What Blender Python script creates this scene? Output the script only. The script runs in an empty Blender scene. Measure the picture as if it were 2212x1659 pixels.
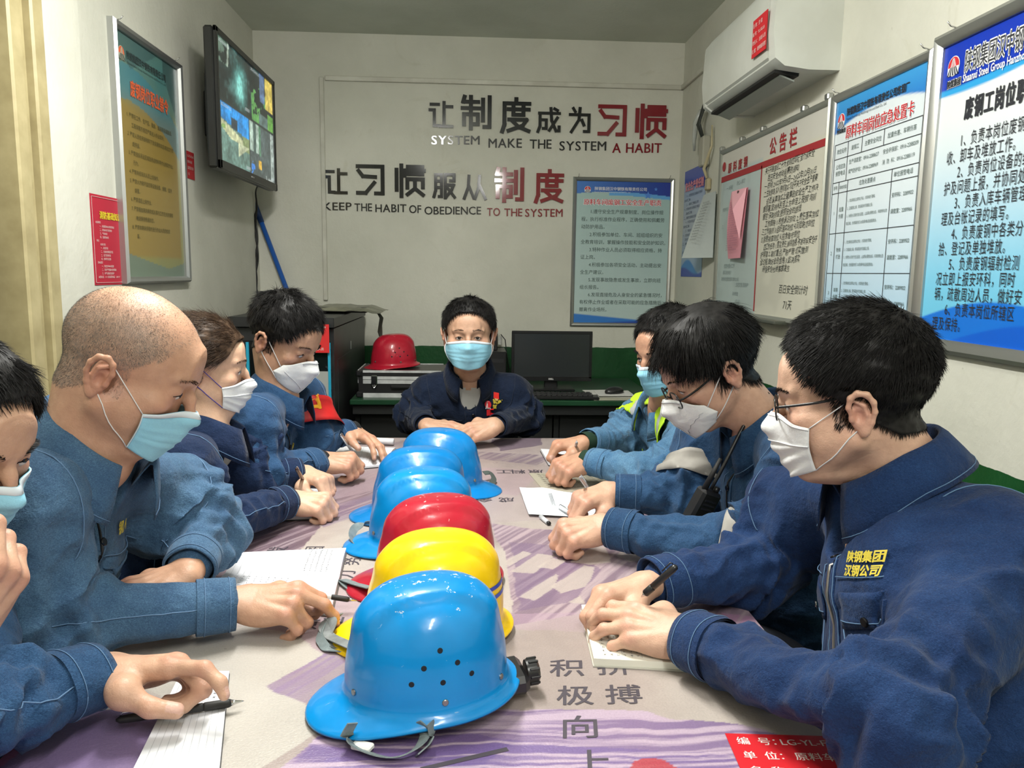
import bpy, math, random
import numpy as np
from mathutils import Vector, Matrix
from mathutils.bvhtree import BVHTree
random.seed(7); rng = np.random.default_rng(11)
PI = math.pi
SC = bpy.context.scene
COL = SC.collection
R_ = math.radians

# ---------------------------------------------------------------- camera
CAM = np.array([0.0, 0.0, 1.35]); FPX = 1680.0
PIT, YAW, ROL = R_(8.1), R_(3.05), R_(0.8)
_f = np.array([math.sin(YAW)*math.cos(PIT), math.cos(YAW)*math.cos(PIT), -math.sin(PIT)])
_r = np.array([math.cos(YAW), -math.sin(YAW), 0.0]); _u = np.cross(_r, _f)
CR = _r*math.cos(ROL) + _u*math.sin(ROL); CU = -_r*math.sin(ROL) + _u*math.cos(ROL); CF = _f
cd = bpy.data.cameras.new('camera'); cam = bpy.data.objects.new('camera', cd); COL.objects.link(cam)
cd.sensor_width = 36.0; cd.lens = 36.0*FPX/2212; cd.clip_start = 0.02
cam.matrix_world = Matrix(((CR[0], CU[0], -CF[0], CAM[0]), (CR[1], CU[1], -CF[1], CAM[1]), (CR[2], CU[2], -CF[2], CAM[2]), (0, 0, 0, 1)))
SC.camera = cam
SC.view_settings.view_transform = 'Standard'; SC.view_settings.look = 'None'
SC.view_settings.gamma = 1.0; SC.view_settings.use_curve_mapping = False
SC.view_settings.exposure = 0.07
# ---------------------------------------------------------------- light
w = bpy.data.worlds.new('world'); SC.world = w; w.use_nodes = True
w.node_tree.nodes['Background'].inputs[0].default_value = (0.75, 0.85, 0.8, 1)
w.node_tree.nodes['Background'].inputs[1].default_value = 0.12
def area(name, loc, size, power, color, rot=(0, 0, 0)):
    l = bpy.data.lights.new(name, 'AREA'); l.shape = 'RECTANGLE'; l.size, l.size_y = size
    l.energy = power; l.color = color
    o = bpy.data.objects.new(name, l); o.location = loc; o.rotation_euler = rot; COL.objects.link(o); return o
LAMPS = [((-0.30, 1.75), 52.0), ((0.25, -0.55), 34.0)]
for (lx, ly), pw in LAMPS:
    area('tube_light', (lx, ly, 2.475), (1.15, 0.10), pw*.62, (1.0, 0.985, 0.94), (0, 0, PI/2))
    for k in (-.4, 0, .4):      # a bare tube shines sideways and up as well
        l = bpy.data.lights.new('tube_glow', 'POINT'); l.energy = pw*.30; l.shadow_soft_size = .06; l.color = (1.0, .985, .93)
        o = bpy.data.objects.new('tube_glow', l); o.location = (lx, ly+k, 2.44); COL.objects.link(o)
SC.cycles.use_denoising = True
SC.cycles.max_bounces = 6; SC.cycles.diffuse_bounces = 4; SC.cycles.glossy_bounces = 3; SC.cycles.transmission_bounces = 6
SC.cycles.sample_clamp_indirect = 4.0

def V(*a): return np.array(a, float)
def ray(u, v):
    return CF + CR*(u-1106)/FPX - CU*(v-829.5)/FPX
def at(u, v, d):
    """world point seen at (u, v) at depth d metres"""
    return CAM + ray(u, v)*d
def on(u, v, ax, val):
    r = ray(u, v); return CAM + r*((val-CAM[ax])/r[ax])
def tb(u, v, z=0.752): return on(u, v, 2, z)
def nrm(a):
    a = np.asarray(a, float); return a/max(np.linalg.norm(a), 1e-9)

# ---------------------------------------------------------------- objects
def link(o, parent=None):
    COL.objects.link(o)
    if parent is not None:
        o.parent = parent
    return o
def tag(o, label=None, cat=None, group=None, kind=None):
    if label: o['label'] = label
    if cat: o['category'] = cat
    if group: o['group'] = group
    if kind: o['kind'] = kind
    return o
def thing(name, label, cat, loc=(0, 0, 0), rz=0.0, group=None, rot=None):
    o = bpy.data.objects.new(name, None); o.empty_display_size = 0.05; COL.objects.link(o)
    o.location = tuple(loc); o.rotation_euler = rot if rot else (0, 0, rz)
    return tag(o, label, cat, group)
def mesh(name, vs, fs, mat=None, parent=None, smooth=False, cols=None, mats=None, midx=None):
    """vs, fs in the parent's local space"""
    me = bpy.data.meshes.new(name)
    vs = np.asarray(vs, float)
    if isinstance(fs, np.ndarray) and fs.ndim == 2:
        n, k = fs.shape
        me.vertices.add(len(vs)); me.vertices.foreach_set('co', vs.astype(np.float32).ravel())
        me.loops.add(n*k); me.loops.foreach_set('vertex_index', fs.astype(np.int32).ravel())
        me.polygons.add(n); me.polygons.foreach_set('loop_start', np.arange(0, n*k, k, dtype=np.int32))
        me.polygons.foreach_set('loop_total', np.full(n, k, dtype=np.int32))
        me.update(calc_edges=True)
    else:
        me.from_pydata([tuple(p) for p in vs], [], [tuple(int(i) for i in f) for f in fs]); me.update()
    if mats:
        for m in mats: me.materials.append(m)
        if midx is not None: me.polygons.foreach_set('material_index', np.asarray(midx, dtype=np.int32))
    elif mat: me.materials.append(mat)
    if smooth: me.polygons.foreach_set('use_smooth', np.ones(len(me.polygons), dtype=bool))
    if cols is not None:
        at_ = me.color_attributes.new('Col', 'FLOAT_COLOR', 'POINT')
        c = np.ones((len(vs), 4), np.float32); c[:, :3] = cols
        at_.data.foreach_set('color', c.ravel())
    o = bpy.data.objects.new(name, me)
    return link(o, parent)
class MB:
    """collects simple shapes into one mesh"""
    def __init__(s): s.v = []; s.f = []; s.n = 0
    def add(s, vs, fs):
        s.v.append(np.asarray(vs, float)); s.f += [tuple(i+s.n for i in f) for f in fs]; s.n += len(vs); return s
    def box(s, c, d, M=None, bev=0.0):
        c = np.asarray(c, float); hx, hy, hz = np.asarray(d, float)/2
        if bev > 0:
            b = min(bev, hx*.9, hy*.9, hz*.9); P = []
            for sx in (-1, 1):
                for sy in (-1, 1):
                    for sz in (-1, 1):
                        P += [(sx*(hx-b), sy*(hy-b), sz*hz), (sx*(hx-b), sy*hy, sz*(hz-b)), (sx*hx, sy*(hy-b), sz*(hz-b))]
            import itertools
            I = lambda a, b_, c_, k: ((a*2+b_)*2+c_)*3+k
            F = []
            for a in (0, 1):
                q = [I(0, 0, a, 0), I(1, 0, a, 0), I(1, 1, a, 0), I(0, 1, a, 0)]; F.append(q if a else q[::-1])
                q = [I(0, a, 0, 1), I(1, a, 0, 1), I(1, a, 1, 1), I(0, a, 1, 1)]; F.append(q[::-1] if a else q)
                q = [I(a, 0, 0, 2), I(a, 1, 0, 2), I(a, 1, 1, 2), I(a, 0, 1, 2)]; F.append(q if a else q[::-1])
            for a in (0, 1):
                for b2 in (0, 1):
                    F.append([I(0, a, b2, 0), I(1, a, b2, 0), I(1, a, b2, 1), I(0, a, b2, 1)])
                    F.append([I(a, 0, b2, 0), I(a, 1, b2, 0), I(a, 1, b2, 2), I(a, 0, b2, 2)])
                    F.append([I(a, b2, 0, 1), I(a, b2, 1, 1), I(a, b2, 1, 2), I(a, b2, 0, 2)])
                    for c2 in (0, 1): F.append([I(a, b2, c2, 0), I(a, b2, c2, 1), I(a, b2, c2, 2)])
            P = np.array(P)
            G = []
            for f_ in F:   # outward winding
                p = P[list(f_)]; n_ = np.cross(p[1]-p[0], p[2]-p[0])
                G.append(f_ if n_ @ p.mean(0) > 0 else f_[::-1])
            F = G
        else:
            P = np.array([(x*hx, y*hy, z*hz) for x in (-1, 1) for y in (-1, 1) for z in (-1, 1)])
            F = [(0, 1, 3, 2), (4, 6, 7, 5), (0, 4, 5, 1), (2, 3, 7, 6), (0, 2, 6, 4), (1, 5, 7, 3)]
        if M is not None: P = P @ np.asarray(M).T
        return s.add(P+c, F)
    def tube(s, pts, r, n=8, cap=True, sq=1.0, up=None):
        pts = np.asarray(pts, float); k = len(pts)
        rr = np.full(k, r) if np.isscalar(r) else np.asarray(r, float)
        T = np.gradient(pts, axis=0); T /= np.linalg.norm(T, axis=1)[:, None]+1e-12
        a = np.array(up, float) if up is not None else (V(0, 0, 1) if abs(T[0][2]) < .9 else V(1, 0, 0))
        N = []
        for t in T:
            a = a - t*(a@t); a /= np.linalg.norm(a)+1e-12; N.append(a.copy())
        N = np.array(N); B = np.cross(T, N)
        an = np.arange(n)*2*PI/n
        vs = (pts[:, None] + rr[:, None, None]*(np.cos(an)[None, :, None]*B[:, None] + sq*np.sin(an)[None, :, None]*N[:, None])).reshape(-1, 3)
        fs = [(i*n+j, i*n+(j+1) % n, (i+1)*n+(j+1) % n, (i+1)*n+j) for i in range(k-1) for j in range(n)]
        if cap: fs += [tuple(range(n))[::-1], tuple((k-1)*n+j for j in range(n))]
        return s.add(vs, fs)
    def lathe(s, prof, c=(0, 0, 0), n=24, M=None):
        vs = []; fs = []
        for r, z in prof:
            for j in range(n): vs.append((r*math.cos(2*PI*j/n), r*math.sin(2*PI*j/n), z))
        for i in range(len(prof)-1):
            for j in range(n): fs.append((i*n+j, i*n+(j+1) % n, (i+1)*n+(j+1) % n, (i+1)*n+j))
        fs += [tuple(range(n))[::-1], tuple((len(prof)-1)*n+j for j in range(n))]
        vs = np.array(vs)
        if M is not None: vs = vs @ np.asarray(M).T
        return s.add(vs+np.asarray(c), fs)
    def prism(s, poly, y0, y1):
        """poly of (x, z), swept along y"""
        n = len(poly)
        vs = [(x, y0, z) for x, z in poly]+[(x, y1, z) for x, z in poly]
        fs = [tuple(range(n)), tuple(range(2*n-1, n-1, -1))]+[(i, i+n, (i+1) % n+n, (i+1) % n) for i in range(n)]
        return s.add(vs, fs)
    def grid(s, P):
        """P (a, b, 3)"""
        a, b, _ = P.shape
        return s.add(P.reshape(-1, 3), [(i*b+j, (i+1)*b+j, (i+1)*b+j+1, i*b+j+1) for i in range(a-1) for j in range(b-1)])
    def out(s, name, mat, parent=None, smooth=False, **k):
        o = mesh(name, np.concatenate(s.v), s.f, mat, parent, smooth, **k)
        return o
def smooth_by(o, ang=40):
    me = o.data; me.polygons.foreach_set('use_smooth', np.ones(len(me.polygons), dtype=bool))
    try: me.set_sharp_from_angle(angle=R_(ang))
    except Exception: pass
    return o

# ---------------------------------------------------------------- materials
def mat(name, col, rough=0.6, metal=0.0, **k):
    m = bpy.data.materials.new(name); m.use_nodes = True
    b = m.node_tree.nodes['Principled BSDF']
    b.inputs['Base Color'].default_value = (*col, 1); b.inputs['Roughness'].default_value = rough
    b.inputs['Metallic'].default_value = metal
    for kk, vv in k.items():
        b.inputs[kk.replace('_', ' ')].default_value = vv
    return m
def hexc(h):
    h = h.lstrip('#'); c = [int(h[i:i+2], 16)/255 for i in (0, 2, 4)]
    return tuple(x/12.92 if x <= .04045 else ((x+.055)/1.055)**2.4 for x in c)
class NT:
    def __init__(s, m): s.m = m; s.t = m.node_tree; s.b = s.t.nodes['Principled BSDF']
    def n(s, typ, **k):
        x = s.t.nodes.new(typ)
        for a, b in k.items():
            if a.startswith('i_'): x.inputs[int(a[2:]) if a[2:].isdigit() else a[2:].replace('_', ' ')].default_value = b
            else: setattr(x, a, b)
        return x
    def l(s, a, b): s.t.links.new(a, b)
    def co(s, kind='Object', scale=None):
        c = s.n('ShaderNodeTexCoord').outputs[kind]
        if scale is not None:
            mp = s.n('ShaderNodeMapping'); mp.inputs['Scale'].default_value = scale; s.l(c, mp.inputs[0]); c = mp.outputs[0]
        return c
    def noise(s, vec, scale, detail=4, rough=.55, dist=0.0):
        x = s.n('ShaderNodeTexNoise'); x.inputs['Scale'].default_value = scale; x.inputs['Detail'].default_value = detail
        x.inputs['Roughness'].default_value = rough; x.inputs['Distortion'].default_value = dist; s.l(vec, x.inputs['Vector']); return x.outputs['Fac']
    def ramp(s, fac, stops):
        x = s.n('ShaderNodeValToRGB'); e = x.color_ramp.elements
        while len(e) < len(stops): e.new(0.5)
        for i, (p, c) in enumerate(stops):
            e[i].position = p; e[i].color = (*c, 1) if len(c) == 3 else c
        s.l(fac, x.inputs[0]); return x.outputs[0]
    def mix(s, fac, a, b, blend='MIX'):
        x = s.n('ShaderNodeMix', data_type='RGBA', blend_type=blend)
        for i, q in ((0, fac), (6, a), (7, b)):
            if hasattr(q, 'is_linked') or hasattr(q, 'links'): s.l(q, x.inputs[i])
            else: x.inputs[i].default_value = q if i == 0 else (*q, 1)
        return x.outputs[2]
    def bump(s, h, dist, strength=1.0):
        x = s.n('ShaderNodeBump'); x.inputs['Distance'].default_value = dist; x.inputs['Strength'].default_value = strength
        s.l(h, x.inputs['Height'])
        if s.b.inputs['Normal'].links: s.l(s.b.inputs['Normal'].links[0].from_socket, x.inputs['Normal'])
        s.l(x.outputs[0], s.b.inputs['Normal'])
    def math(s, op, a, b=None):
        x = s.n('ShaderNodeMath', operation=op)
        for i, q in ((0, a), (1, b)):
            if q is None: continue
            if hasattr(q, 'links'): s.l(q, x.inputs[i])
            else: x.inputs[i].default_value = q
        return x.outputs[0]
    def col(s, c): s.l(c, s.b.inputs['Base Color'])
    def attr(s, name='Col'):
        return s.n('ShaderNodeVertexColor', layer_name=name).outputs['Color']
def noisy(name, c1, c2, rough=.6, scale=8, bump=0.0, bscale=60, metal=0.0, lo=.35, hi=.65, detail=4, kind='Object', **k):
    m = mat(name, c1, rough, metal, **k); t = NT(m); c = t.co(kind)
    t.col(t.ramp(t.noise(c, scale, detail), [(lo, c1), (hi, c2)]))
    if bump: t.bump(t.noise(c, bscale, 3), bump)
    return m
def vcol(name, rough=.6, grain=0.0, gscale=200, bump=0.0, bscale=300, **k):
    m = mat(name, (1, 1, 1), rough, **k); t = NT(m); c = t.attr()
    if grain:
        g = t.ramp(t.noise(t.co(), gscale, 3), [(.3, (1-grain,)*3), (.7, (1+grain*.3,)*3)]); c = t.mix(1.0, c, g, 'MULTIPLY')
    t.col(c)
    if bump: t.bump(t.noise(t.co(), bscale, 2), bump)
    return m

# ---------------------------------------------------------------- text
M_TXT = {}
def ink(col, rough=.6):
    k = (tuple(round(c, 4) for c in col), rough)
    if k not in M_TXT: M_TXT[k] = mat('ink', col, rough)
    return M_TXT[k]
def text_mesh(s, size=1.0, bold=0.0, width=None, res=2, spacing=1.0, extrude=0.0, align='LEFT', xs=1.0, line=1.0):
    """vertices (x, y, z) in the xy plane, baseline at 0"""
    c = bpy.data.curves.new('t', 'FONT'); c.body = s; c.size = size; c.resolution_u = res; c.offset = min(bold, 0)*size
    c.space_character = spacing; c.extrude = extrude; c.align_x = align; c.space_line = line
    o = bpy.data.objects.new('t', c); COL.objects.link(o)
    me = bpy.data.meshes.new_from_object(o.evaluated_get(bpy.context.evaluated_depsgraph_get()))
    vs = np.empty(len(me.vertices)*3, np.float32); me.vertices.foreach_get('co', vs); vs = vs.reshape(-1, 3).astype(float)
    fs = [tuple(p.vertices) for p in me.polygons]
    bpy.data.objects.remove(o); bpy.data.curves.remove(c); bpy.data.meshes.remove(me)
    vs[:, 0] *= xs
    if bold > .008 and len(vs):       # a heavier hand: the outline laid down again, slightly shifted
        q = bold*size; offs = [(-q, 0), (q, 0)] if bold < .02 else [(-q, -q), (q, -q), (q, q), (-q, q)]+([(0, 1.3*q), (0, -1.3*q), (1.3*q, 0), (-1.3*q, 0)] if bold > .045 else [])
        n0 = len(vs); vs0_, fs0_ = vs, fs; vs = np.concatenate([vs0_+V(a, b, .00007*(k+1)) for k, (a, b) in enumerate(offs)]); fs = [tuple(i+k*n0 for i in f) for k in range(len(offs)) for f in fs0_]
    if width and len(vs):
        lo, hi = vs[:, 0].min(), vs[:, 0].max()
        vs[:, 0] *= width/max(hi-lo, 1e-6)
    return vs, fs
def wtext(mb, s, x, z, size, y=-0.001, **k):
    """add a line of text to a wall-hung builder: x right, z up, print faces -y"""
    vs, fs = text_mesh(s, size, **k)
    if len(vs) == 0: return
    P = np.stack([vs[:, 0]+x, y-vs[:, 2], vs[:, 1]+z], 1)
    mb.add(P, fs)
def wchars(root, name, m, s, x, z, size, y=-0.008, **k):
    """a heading, one object per character (equal pitch)"""
    vs, fs = text_mesh(s, size, **k)
    if len(vs) == 0: return
    lo, hi = vs[:, 0].min(), vs[:, 0].max(); pit = (hi-lo)/len(s)
    P = np.stack([vs[:, 0]+x, y-vs[:, 2], vs[:, 1]+z], 1); by = {}
    for f in fs: by.setdefault(int(min(len(s)-1, max(0, (vs[list(f), 0].mean()-lo)/pit))), []).append(f)
    for i in sorted(by):
        idx = sorted({j for f in by[i] for j in f}); mp = {j: q for q, j in enumerate(idx)}
        mesh(name, P[idx], [tuple(mp[j] for j in f) for f in by[i]], m, root)
def ttext(mb, s, org, ux, uy, size, **k):
    """text laid flat: org 3-D, ux reading direction, uy up direction of the glyphs"""
    vs, fs = text_mesh(s, size, **k)
    if len(vs): mb.add(np.asarray(org)+vs[:, :1]*np.asarray(ux)+vs[:, 1:2]*np.asarray(uy)+vs[:, 2:3]*np.cross(ux, uy), fs)

# ---------------------------------------------------------------- numpy noise
def _hash(ix, iy, iz, seed):
    h = (ix*374761393 + iy*668265263 + iz*2147483647*7 + seed*1442695041) & 0xffffffff
    h = ((h ^ (h >> 13))*1274126177) & 0xffffffff
    return ((h ^ (h >> 16)) & 0xffff)/32767.5-1.0
def vnoise(P, seed=0):
    P = np.asarray(P, float); I = np.floor(P).astype(np.int64); f = P-I; f = f*f*(3-2*f)
    o = 0
    for dx in (0, 1):
        wx = f[:, 0] if dx else 1-f[:, 0]
        for dy in (0, 1):
            wy = f[:, 1] if dy else 1-f[:, 1]
            for dz in (0, 1):
                wz = f[:, 2] if dz else 1-f[:, 2]
                o = o+wx*wy*wz*_hash(I[:, 0]+dx, I[:, 1]+dy, I[:, 2]+dz, seed)
    return o
def fbm(P, seed=0, oct=3, gain=.5):
    P = np.asarray(P, float)
    o = 0; a = 1; 
    for i in range(oct):
        o = o+a*vnoise(P*2**i, seed+i*17); a *= gain
    return o
def sstep(a, b, x):
    t = np.clip((x-a)/(b-a), 0, 1); return t*t*(3-2*t)

# ---------------------------------------------------------------- signed distance modelling
class SDF:
    def __init__(s, lo, hi, h):
        s.lo = np.asarray(lo, float); s.h = h
        s.n = np.ceil((np.asarray(hi, float)-s.lo)/h).astype(int)+1
        s.a = np.full(s.n, 0.05, np.float32)
    def _loc(s, lo, hi):
        i0 = np.clip(np.floor((np.asarray(lo)-s.lo)/s.h).astype(int), 0, s.n); i1 = np.clip(np.ceil((np.asarray(hi)-s.lo)/s.h).astype(int)+1, 0, s.n)
        if (i1 <= i0).any(): return None
        sl = tuple(slice(a, b) for a, b in zip(i0, i1))
        ax = [(np.arange(a, b)*s.h+l).astype(np.float32) for a, b, l in zip(i0, i1, s.lo)]
        return sl, ax[0][:, None, None], ax[1][None, :, None], ax[2][None, None, :]
    def _mix(s, sl, d, k, sub):
        a = s.a[sl]
        if sub:
            d = -d
            h = np.clip(.5-.5*(a-d)/k, 0, 1) if k > 0 else (d > a).astype(np.float32)
            s.a[sl] = a+(d-a)*h+k*h*(1-h)
        else:
            if k > 0:
                h = np.clip(.5+.5*(a-d)/k, 0, 1); s.a[sl] = a+(d-a)*h-k*h*(1-h)
            else: s.a[sl] = np.minimum(a, d)
    def cap(s, a, b, r1, r2=None, k=.01, sub=False):
        r2 = r1 if r2 is None else r2
        a = np.asarray(a, float); b = np.asarray(b, float); m = max(r1, r2)+k+3*s.h
        L = s._loc(np.minimum(a, b)-m, np.maximum(a, b)+m)
        if L is None: return s
        sl, X, Y, Z = L; d = b-a; dd = max(d@d, 1e-12)
        t = np.clip(((X-a[0])*d[0]+(Y-a[1])*d[1]+(Z-a[2])*d[2])/dd, 0, 1)
        q = np.sqrt((X-a[0]-t*d[0])**2+(Y-a[1]-t*d[1])**2+(Z-a[2]-t*d[2])**2)-(r1+(r2-r1)*t)
        s._mix(sl, q.astype(np.float32), k, sub); return s
    def ell(s, c, r, M=None, k=.01, sub=False):
        """ellipsoid; rows of M are its axes"""
        c = np.asarray(c, float); r = np.asarray(r, float); m = max(r)+k+3*s.h
        if M is None: m3 = r+k+3*s.h
        else: m3 = np.sqrt(((np.asarray(M)*r[:, None])**2).sum(0))+k+3*s.h
        L = s._loc(c-m3, c+m3)
        if L is None: return s
        sl, X, Y, Z = L; X = X-c[0]; Y = Y-c[1]; Z = Z-c[2]
        if M is None: x, y, z = X/r[0], Y/r[1], Z/r[2]; x2, y2, z2 = X/r[0]**2, Y/r[1]**2, Z/r[2]**2
        else:
            M = np.asarray(M); p = [X*M[i][0]+Y*M[i][1]+Z*M[i][2] for i in range(3)]
            x, y, z = [p[i]/r[i] for i in range(3)]; x2, y2, z2 = [p[i]/r[i]**2 for i in range(3)]
        k0 = np.sqrt(x*x+y*y+z*z); k1 = np.sqrt(x2*x2+y2*y2+z2*z2)+1e-9
        s._mix(sl, (k0*(k0-1)/k1).astype(np.float32), k, sub); return s
    def chain(s, pts, rs, k=.01, sub=False):
        for i in range(len(pts)-1): s.cap(pts[i], pts[i+1], rs[i], rs[i+1], k, sub)
        return s
    def surf(s):
        """surface nets"""
        A = s.a; A[0] = A[-1] = .05; A[:, 0] = A[:, -1] = .05; A[:, :, 0] = A[:, :, -1] = .05
        ins = A < 0; n = np.array(A.shape)-1
        cnt = np.zeros(n, np.int8)
        for dx in (0, 1):
            for dy in (0, 1):
                for dz in (0, 1): cnt += ins[dx:n[0]+dx, dy:n[1]+dy, dz:n[2]+dz]
        ci = np.argwhere((cnt > 0) & (cnt < 8)); idx = np.full(n, -1, np.int32)
        idx[ci[:, 0], ci[:, 1], ci[:, 2]] = np.arange(len(ci))
        acc = np.zeros((len(ci), 3)); w_ = np.zeros(len(ci))
        C = [(i >> 2 & 1, i >> 1 & 1, i & 1) for i in range(8)]
        val = {c: A[ci[:, 0]+c[0], ci[:, 1]+c[1], ci[:, 2]+c[2]].astype(float) for c in C}
        for c in C:
            for ax in range(3):
                if c[ax]: continue
                e = list(c); e[ax] = 1; e = tuple(e); va, vb = val[c], val[e]; m = (va < 0) != (vb < 0)
                t = np.where(m, va/np.where(m, va-vb, 1), 0); p = np.tile(np.array(c, float), (len(ci), 1)); p[:, ax] += t
                acc += p*m[:, None]; w_ += m
        vs = (ci+acc/w_[:, None])*s.h+s.lo
        fs = []
        for ax in range(3):
            o1, o2 = (ax+1) % 3, (ax+2) % 3
            sa = [slice(None)]*3; sb = [slice(None)]*3; sa[ax] = slice(0, -1); sb[ax] = slice(1, None)
            m = ins[tuple(sa)] != ins[tuple(sb)]; e = np.argwhere(m); fl = ins[tuple(sa)][m]
            ok = (e[:, o1] > 0) & (e[:, o2] > 0); e = e[ok]; fl = fl[ok]
            def g(d1, d2):
                q = e.copy(); q[:, o1] -= d1; q[:, o2] -= d2; return idx[q[:, 0], q[:, 1], q[:, 2]]
            f = np.stack([g(1, 1), g(0, 1), g(0, 0), g(1, 0)], 1)
            f[~fl] = f[~fl][:, ::-1]; fs.append(f)
        return vs, np.concatenate(fs)
def vnormals(vs, fs):
    p = vs[fs]; n = np.cross(p[:, 2]-p[:, 0], p[:, 3]-p[:, 1]) if fs.shape[1] == 4 else np.cross(p[:, 1]-p[:, 0], p[:, 2]-p[:, 0])
    o = np.zeros_like(vs)
    for i in range(fs.shape[1]): 
        for ax in range(3): o[:, ax] += np.bincount(fs[:, i], n[:, ax], len(vs))
    return o/(np.linalg.norm(o, axis=1)[:, None]+1e-12)
def relax(vs, fs, it=1, lam=.5):
    e = np.concatenate([fs[:, [i, (i+1) % fs.shape[1]]] for i in range(fs.shape[1])])
    e = np.concatenate([e, e[:, ::-1]])
    deg = np.bincount(e[:, 0], minlength=len(vs))[:, None]
    for _ in range(it):
        a = np.stack([np.bincount(e[:, 0], vs[e[:, 1], ax], len(vs)) for ax in range(3)], 1)/np.maximum(deg, 1)
        vs = vs+(a-vs)*lam
    return vs
def bvh(vs, fs): return BVHTree.FromPolygons([tuple(p) for p in vs.tolist()], fs.tolist() if isinstance(fs, np.ndarray) else fs)
# ================================================================ people
def frame_from(F, up=(0, 0, 1), roll=0.0):
    """rows: left, forward, up of a head or body that faces F"""
    F = nrm(F); L = nrm(np.cross(up, F)); U = np.cross(F, L)
    if roll: L, U = L*math.cos(roll)+U*math.sin(roll), U*math.cos(roll)-L*math.sin(roll)
    return np.array([L, F, U])
def rot2(th, ax):
    c, s_ = math.cos(th), math.sin(th)
    if ax == 'x': return np.array([[1, 0, 0], [0, c, -s_], [0, s_, c]])
    if ax == 'y': return np.array([[c, 0, s_], [0, 1, 0], [-s_, 0, c]])
    return np.array([[c, -s_, 0], [s_, c, 0], [0, 0, 1]])
def head_sdf(h, neck, nr=.056, wide=1.0, lids=.5, jowl=0.0):
    """head in its own frame: x left, y forward, z up, origin between the ears"""
    g = SDF((-.105, -.125, -.21), (.105, .145, .155), h)
    W = wide
    g.ell((0, -.008, .047), (.074*W, .094, .083), k=.0)
    g.ell((0, .028, .045), (.066*W, .064, .066), k=.02)
    g.ell((0, .038, -.02), (.060*W, .056, .072), k=.025)
    g.ell((0, .046, -.078), (.034*W, .040, .030), k=.022)
    for s in (-1, 1):
        g.cap((s*.060*W, .000, -.040), (s*.024*W, .068, -.088), .014+jowl*.006, .013, k=.03)
        g.ell((s*.047*W, .030, -.035), (.016+jowl*.008, .032, .034), k=.022)
        g.ell((s*.045*W, .064, -.012), (.019, .018, .014), k=.018)
        g.cap((s*.012, .094, .030), (s*.044*W, .078, .032), .008, .006, k=.012)
    g.ell((0, .088, .052), (.036*W, .012, .030), k=.02)
    for s in (-1, 1): g.ell((s*.032, .104, .011), (.017, .014, .012), k=.012, sub=True)
    for s in (-1, 1):
        g.ell((s*.032, .0775, .012), (.0165, .0150, .0135), k=.005)
        g.ell((s*.032, .094, .0095-.002*lids), (.0125, .008, .0006+.0034*(1-lids)), k=.0015, sub=True)
    g.chain([(0, .094, .020), (0, .103, .002), (0, .114, -.022)], [.0065, .0070, .0085], k=.010)
    g.ell((0, .1155, -.026), (.0105, .0105, .009), k=.006)
    for s in (-1, 1):
        g.ell((s*.0125, .105, -.030), (.0075, .009, .0075), k=.005)
        g.cap((s*.006, .112, -.036), (s*.007, .106, -.034), .0028, .0028, k=.002, sub=True)
    g.cap((-.020, .090, -.058), (.020, .090, -.058), .006, .006, k=.012)
    g.cap((-.016, .096, -.0545), (.016, .096, -.0545), .004, .004, k=.004)
    g.cap((-.013, .096, -.0625), (.013, .096, -.0625), .0048, .0048, k=.004)
    # ears
    for s in (-1, 1):
        E = np.array([[s*.94, -.34, 0], [s*.34, .94, 0], [0, 0, 1.0]])
        T = rot2(-.18, 'x')
        def e(x, y, z): 
            q = T @ V(0, y, z); return V(s*.0735*W, -.004, -.002)+x*E[0]+q[1]*V(s*.25, .96, 0)+q[2]*V(s*.06, 0, 1)
        g.ell(e(.006, -.006, .002), (.0075, .015, .027), k=.006)
        hx = [(.010, .007, .000), (.012, .009, .014), (.015, .004, .027), (.018, -.006, .032), (.020, -.017, .027), (.020, -.023, .014), (.018, -.022, .000), (.014, -.016, -.014), (.010, -.008, -.025)]
        g.chain([e(*q) for q in hx], [.0032, .0036, .0042, .0044, .0044, .0040, .0036, .0036, .0048], k=.0035)
        g.ell(e(.009, -.004, -.026), (.0045, .0065, .0085), k=.005)
        g.chain([e(.012, -.001, .021), e(.015, -.011, .012), e(.014, -.012, -.002), e(.011, -.006, -.013)], [.0026]*4, k=.003)
        g.ell(e(.014, -.001, -.002), (.0065, .0065, .0095), k=.004, sub=True)
        g.ell(e(.009, .008, -.004), (.0045, .0040, .0055), k=.004)
    neck = np.asarray(neck, float)
    g.cap((0, -.022, -.035), neck, nr*.94, nr, k=.022)
    g.cap((0, .020, -.090), neck*.6+V(0, .028, -.04)*.6, .022, .032, k=.03)
    if jowl: g.ell((0, .040, -.092), (.040, .034, .016), k=.03)
    vs, fs = g.surf()
    return relax(vs, fs, 2, .5), fs
def scalp_w(P, line=0.0, low=0.0, side=.6):
    """1 where scalp hair grows (head frame)"""
    x, y, z = np.abs(P[:, 0]), P[:, 1], P[:, 2]
    zl = np.interp(y, [-.12, -.06, -.03, -.012, .008, .030, .052, .075, .10], [-.050, -.045, -.024, .012, .018, .034, .052, .082, .089])
    zl = zl+line*sstep(.02, .06, y)+low*sstep(0, -.05, y)+np.where(y > .045, -.25*np.maximum(x-.035, 0), 0)
    w = sstep(-.004, .004, z-zl)
    sb = (y > -.004) & (y < .020) & (z > -.022) & (x > .06)   # sideburn
    w = np.maximum(w, sb*side)
    ear = (x > .078) & (y < .02) & (z < .040) & (y > -.045) & (z > -.045)
    return w*(~ear)

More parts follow.
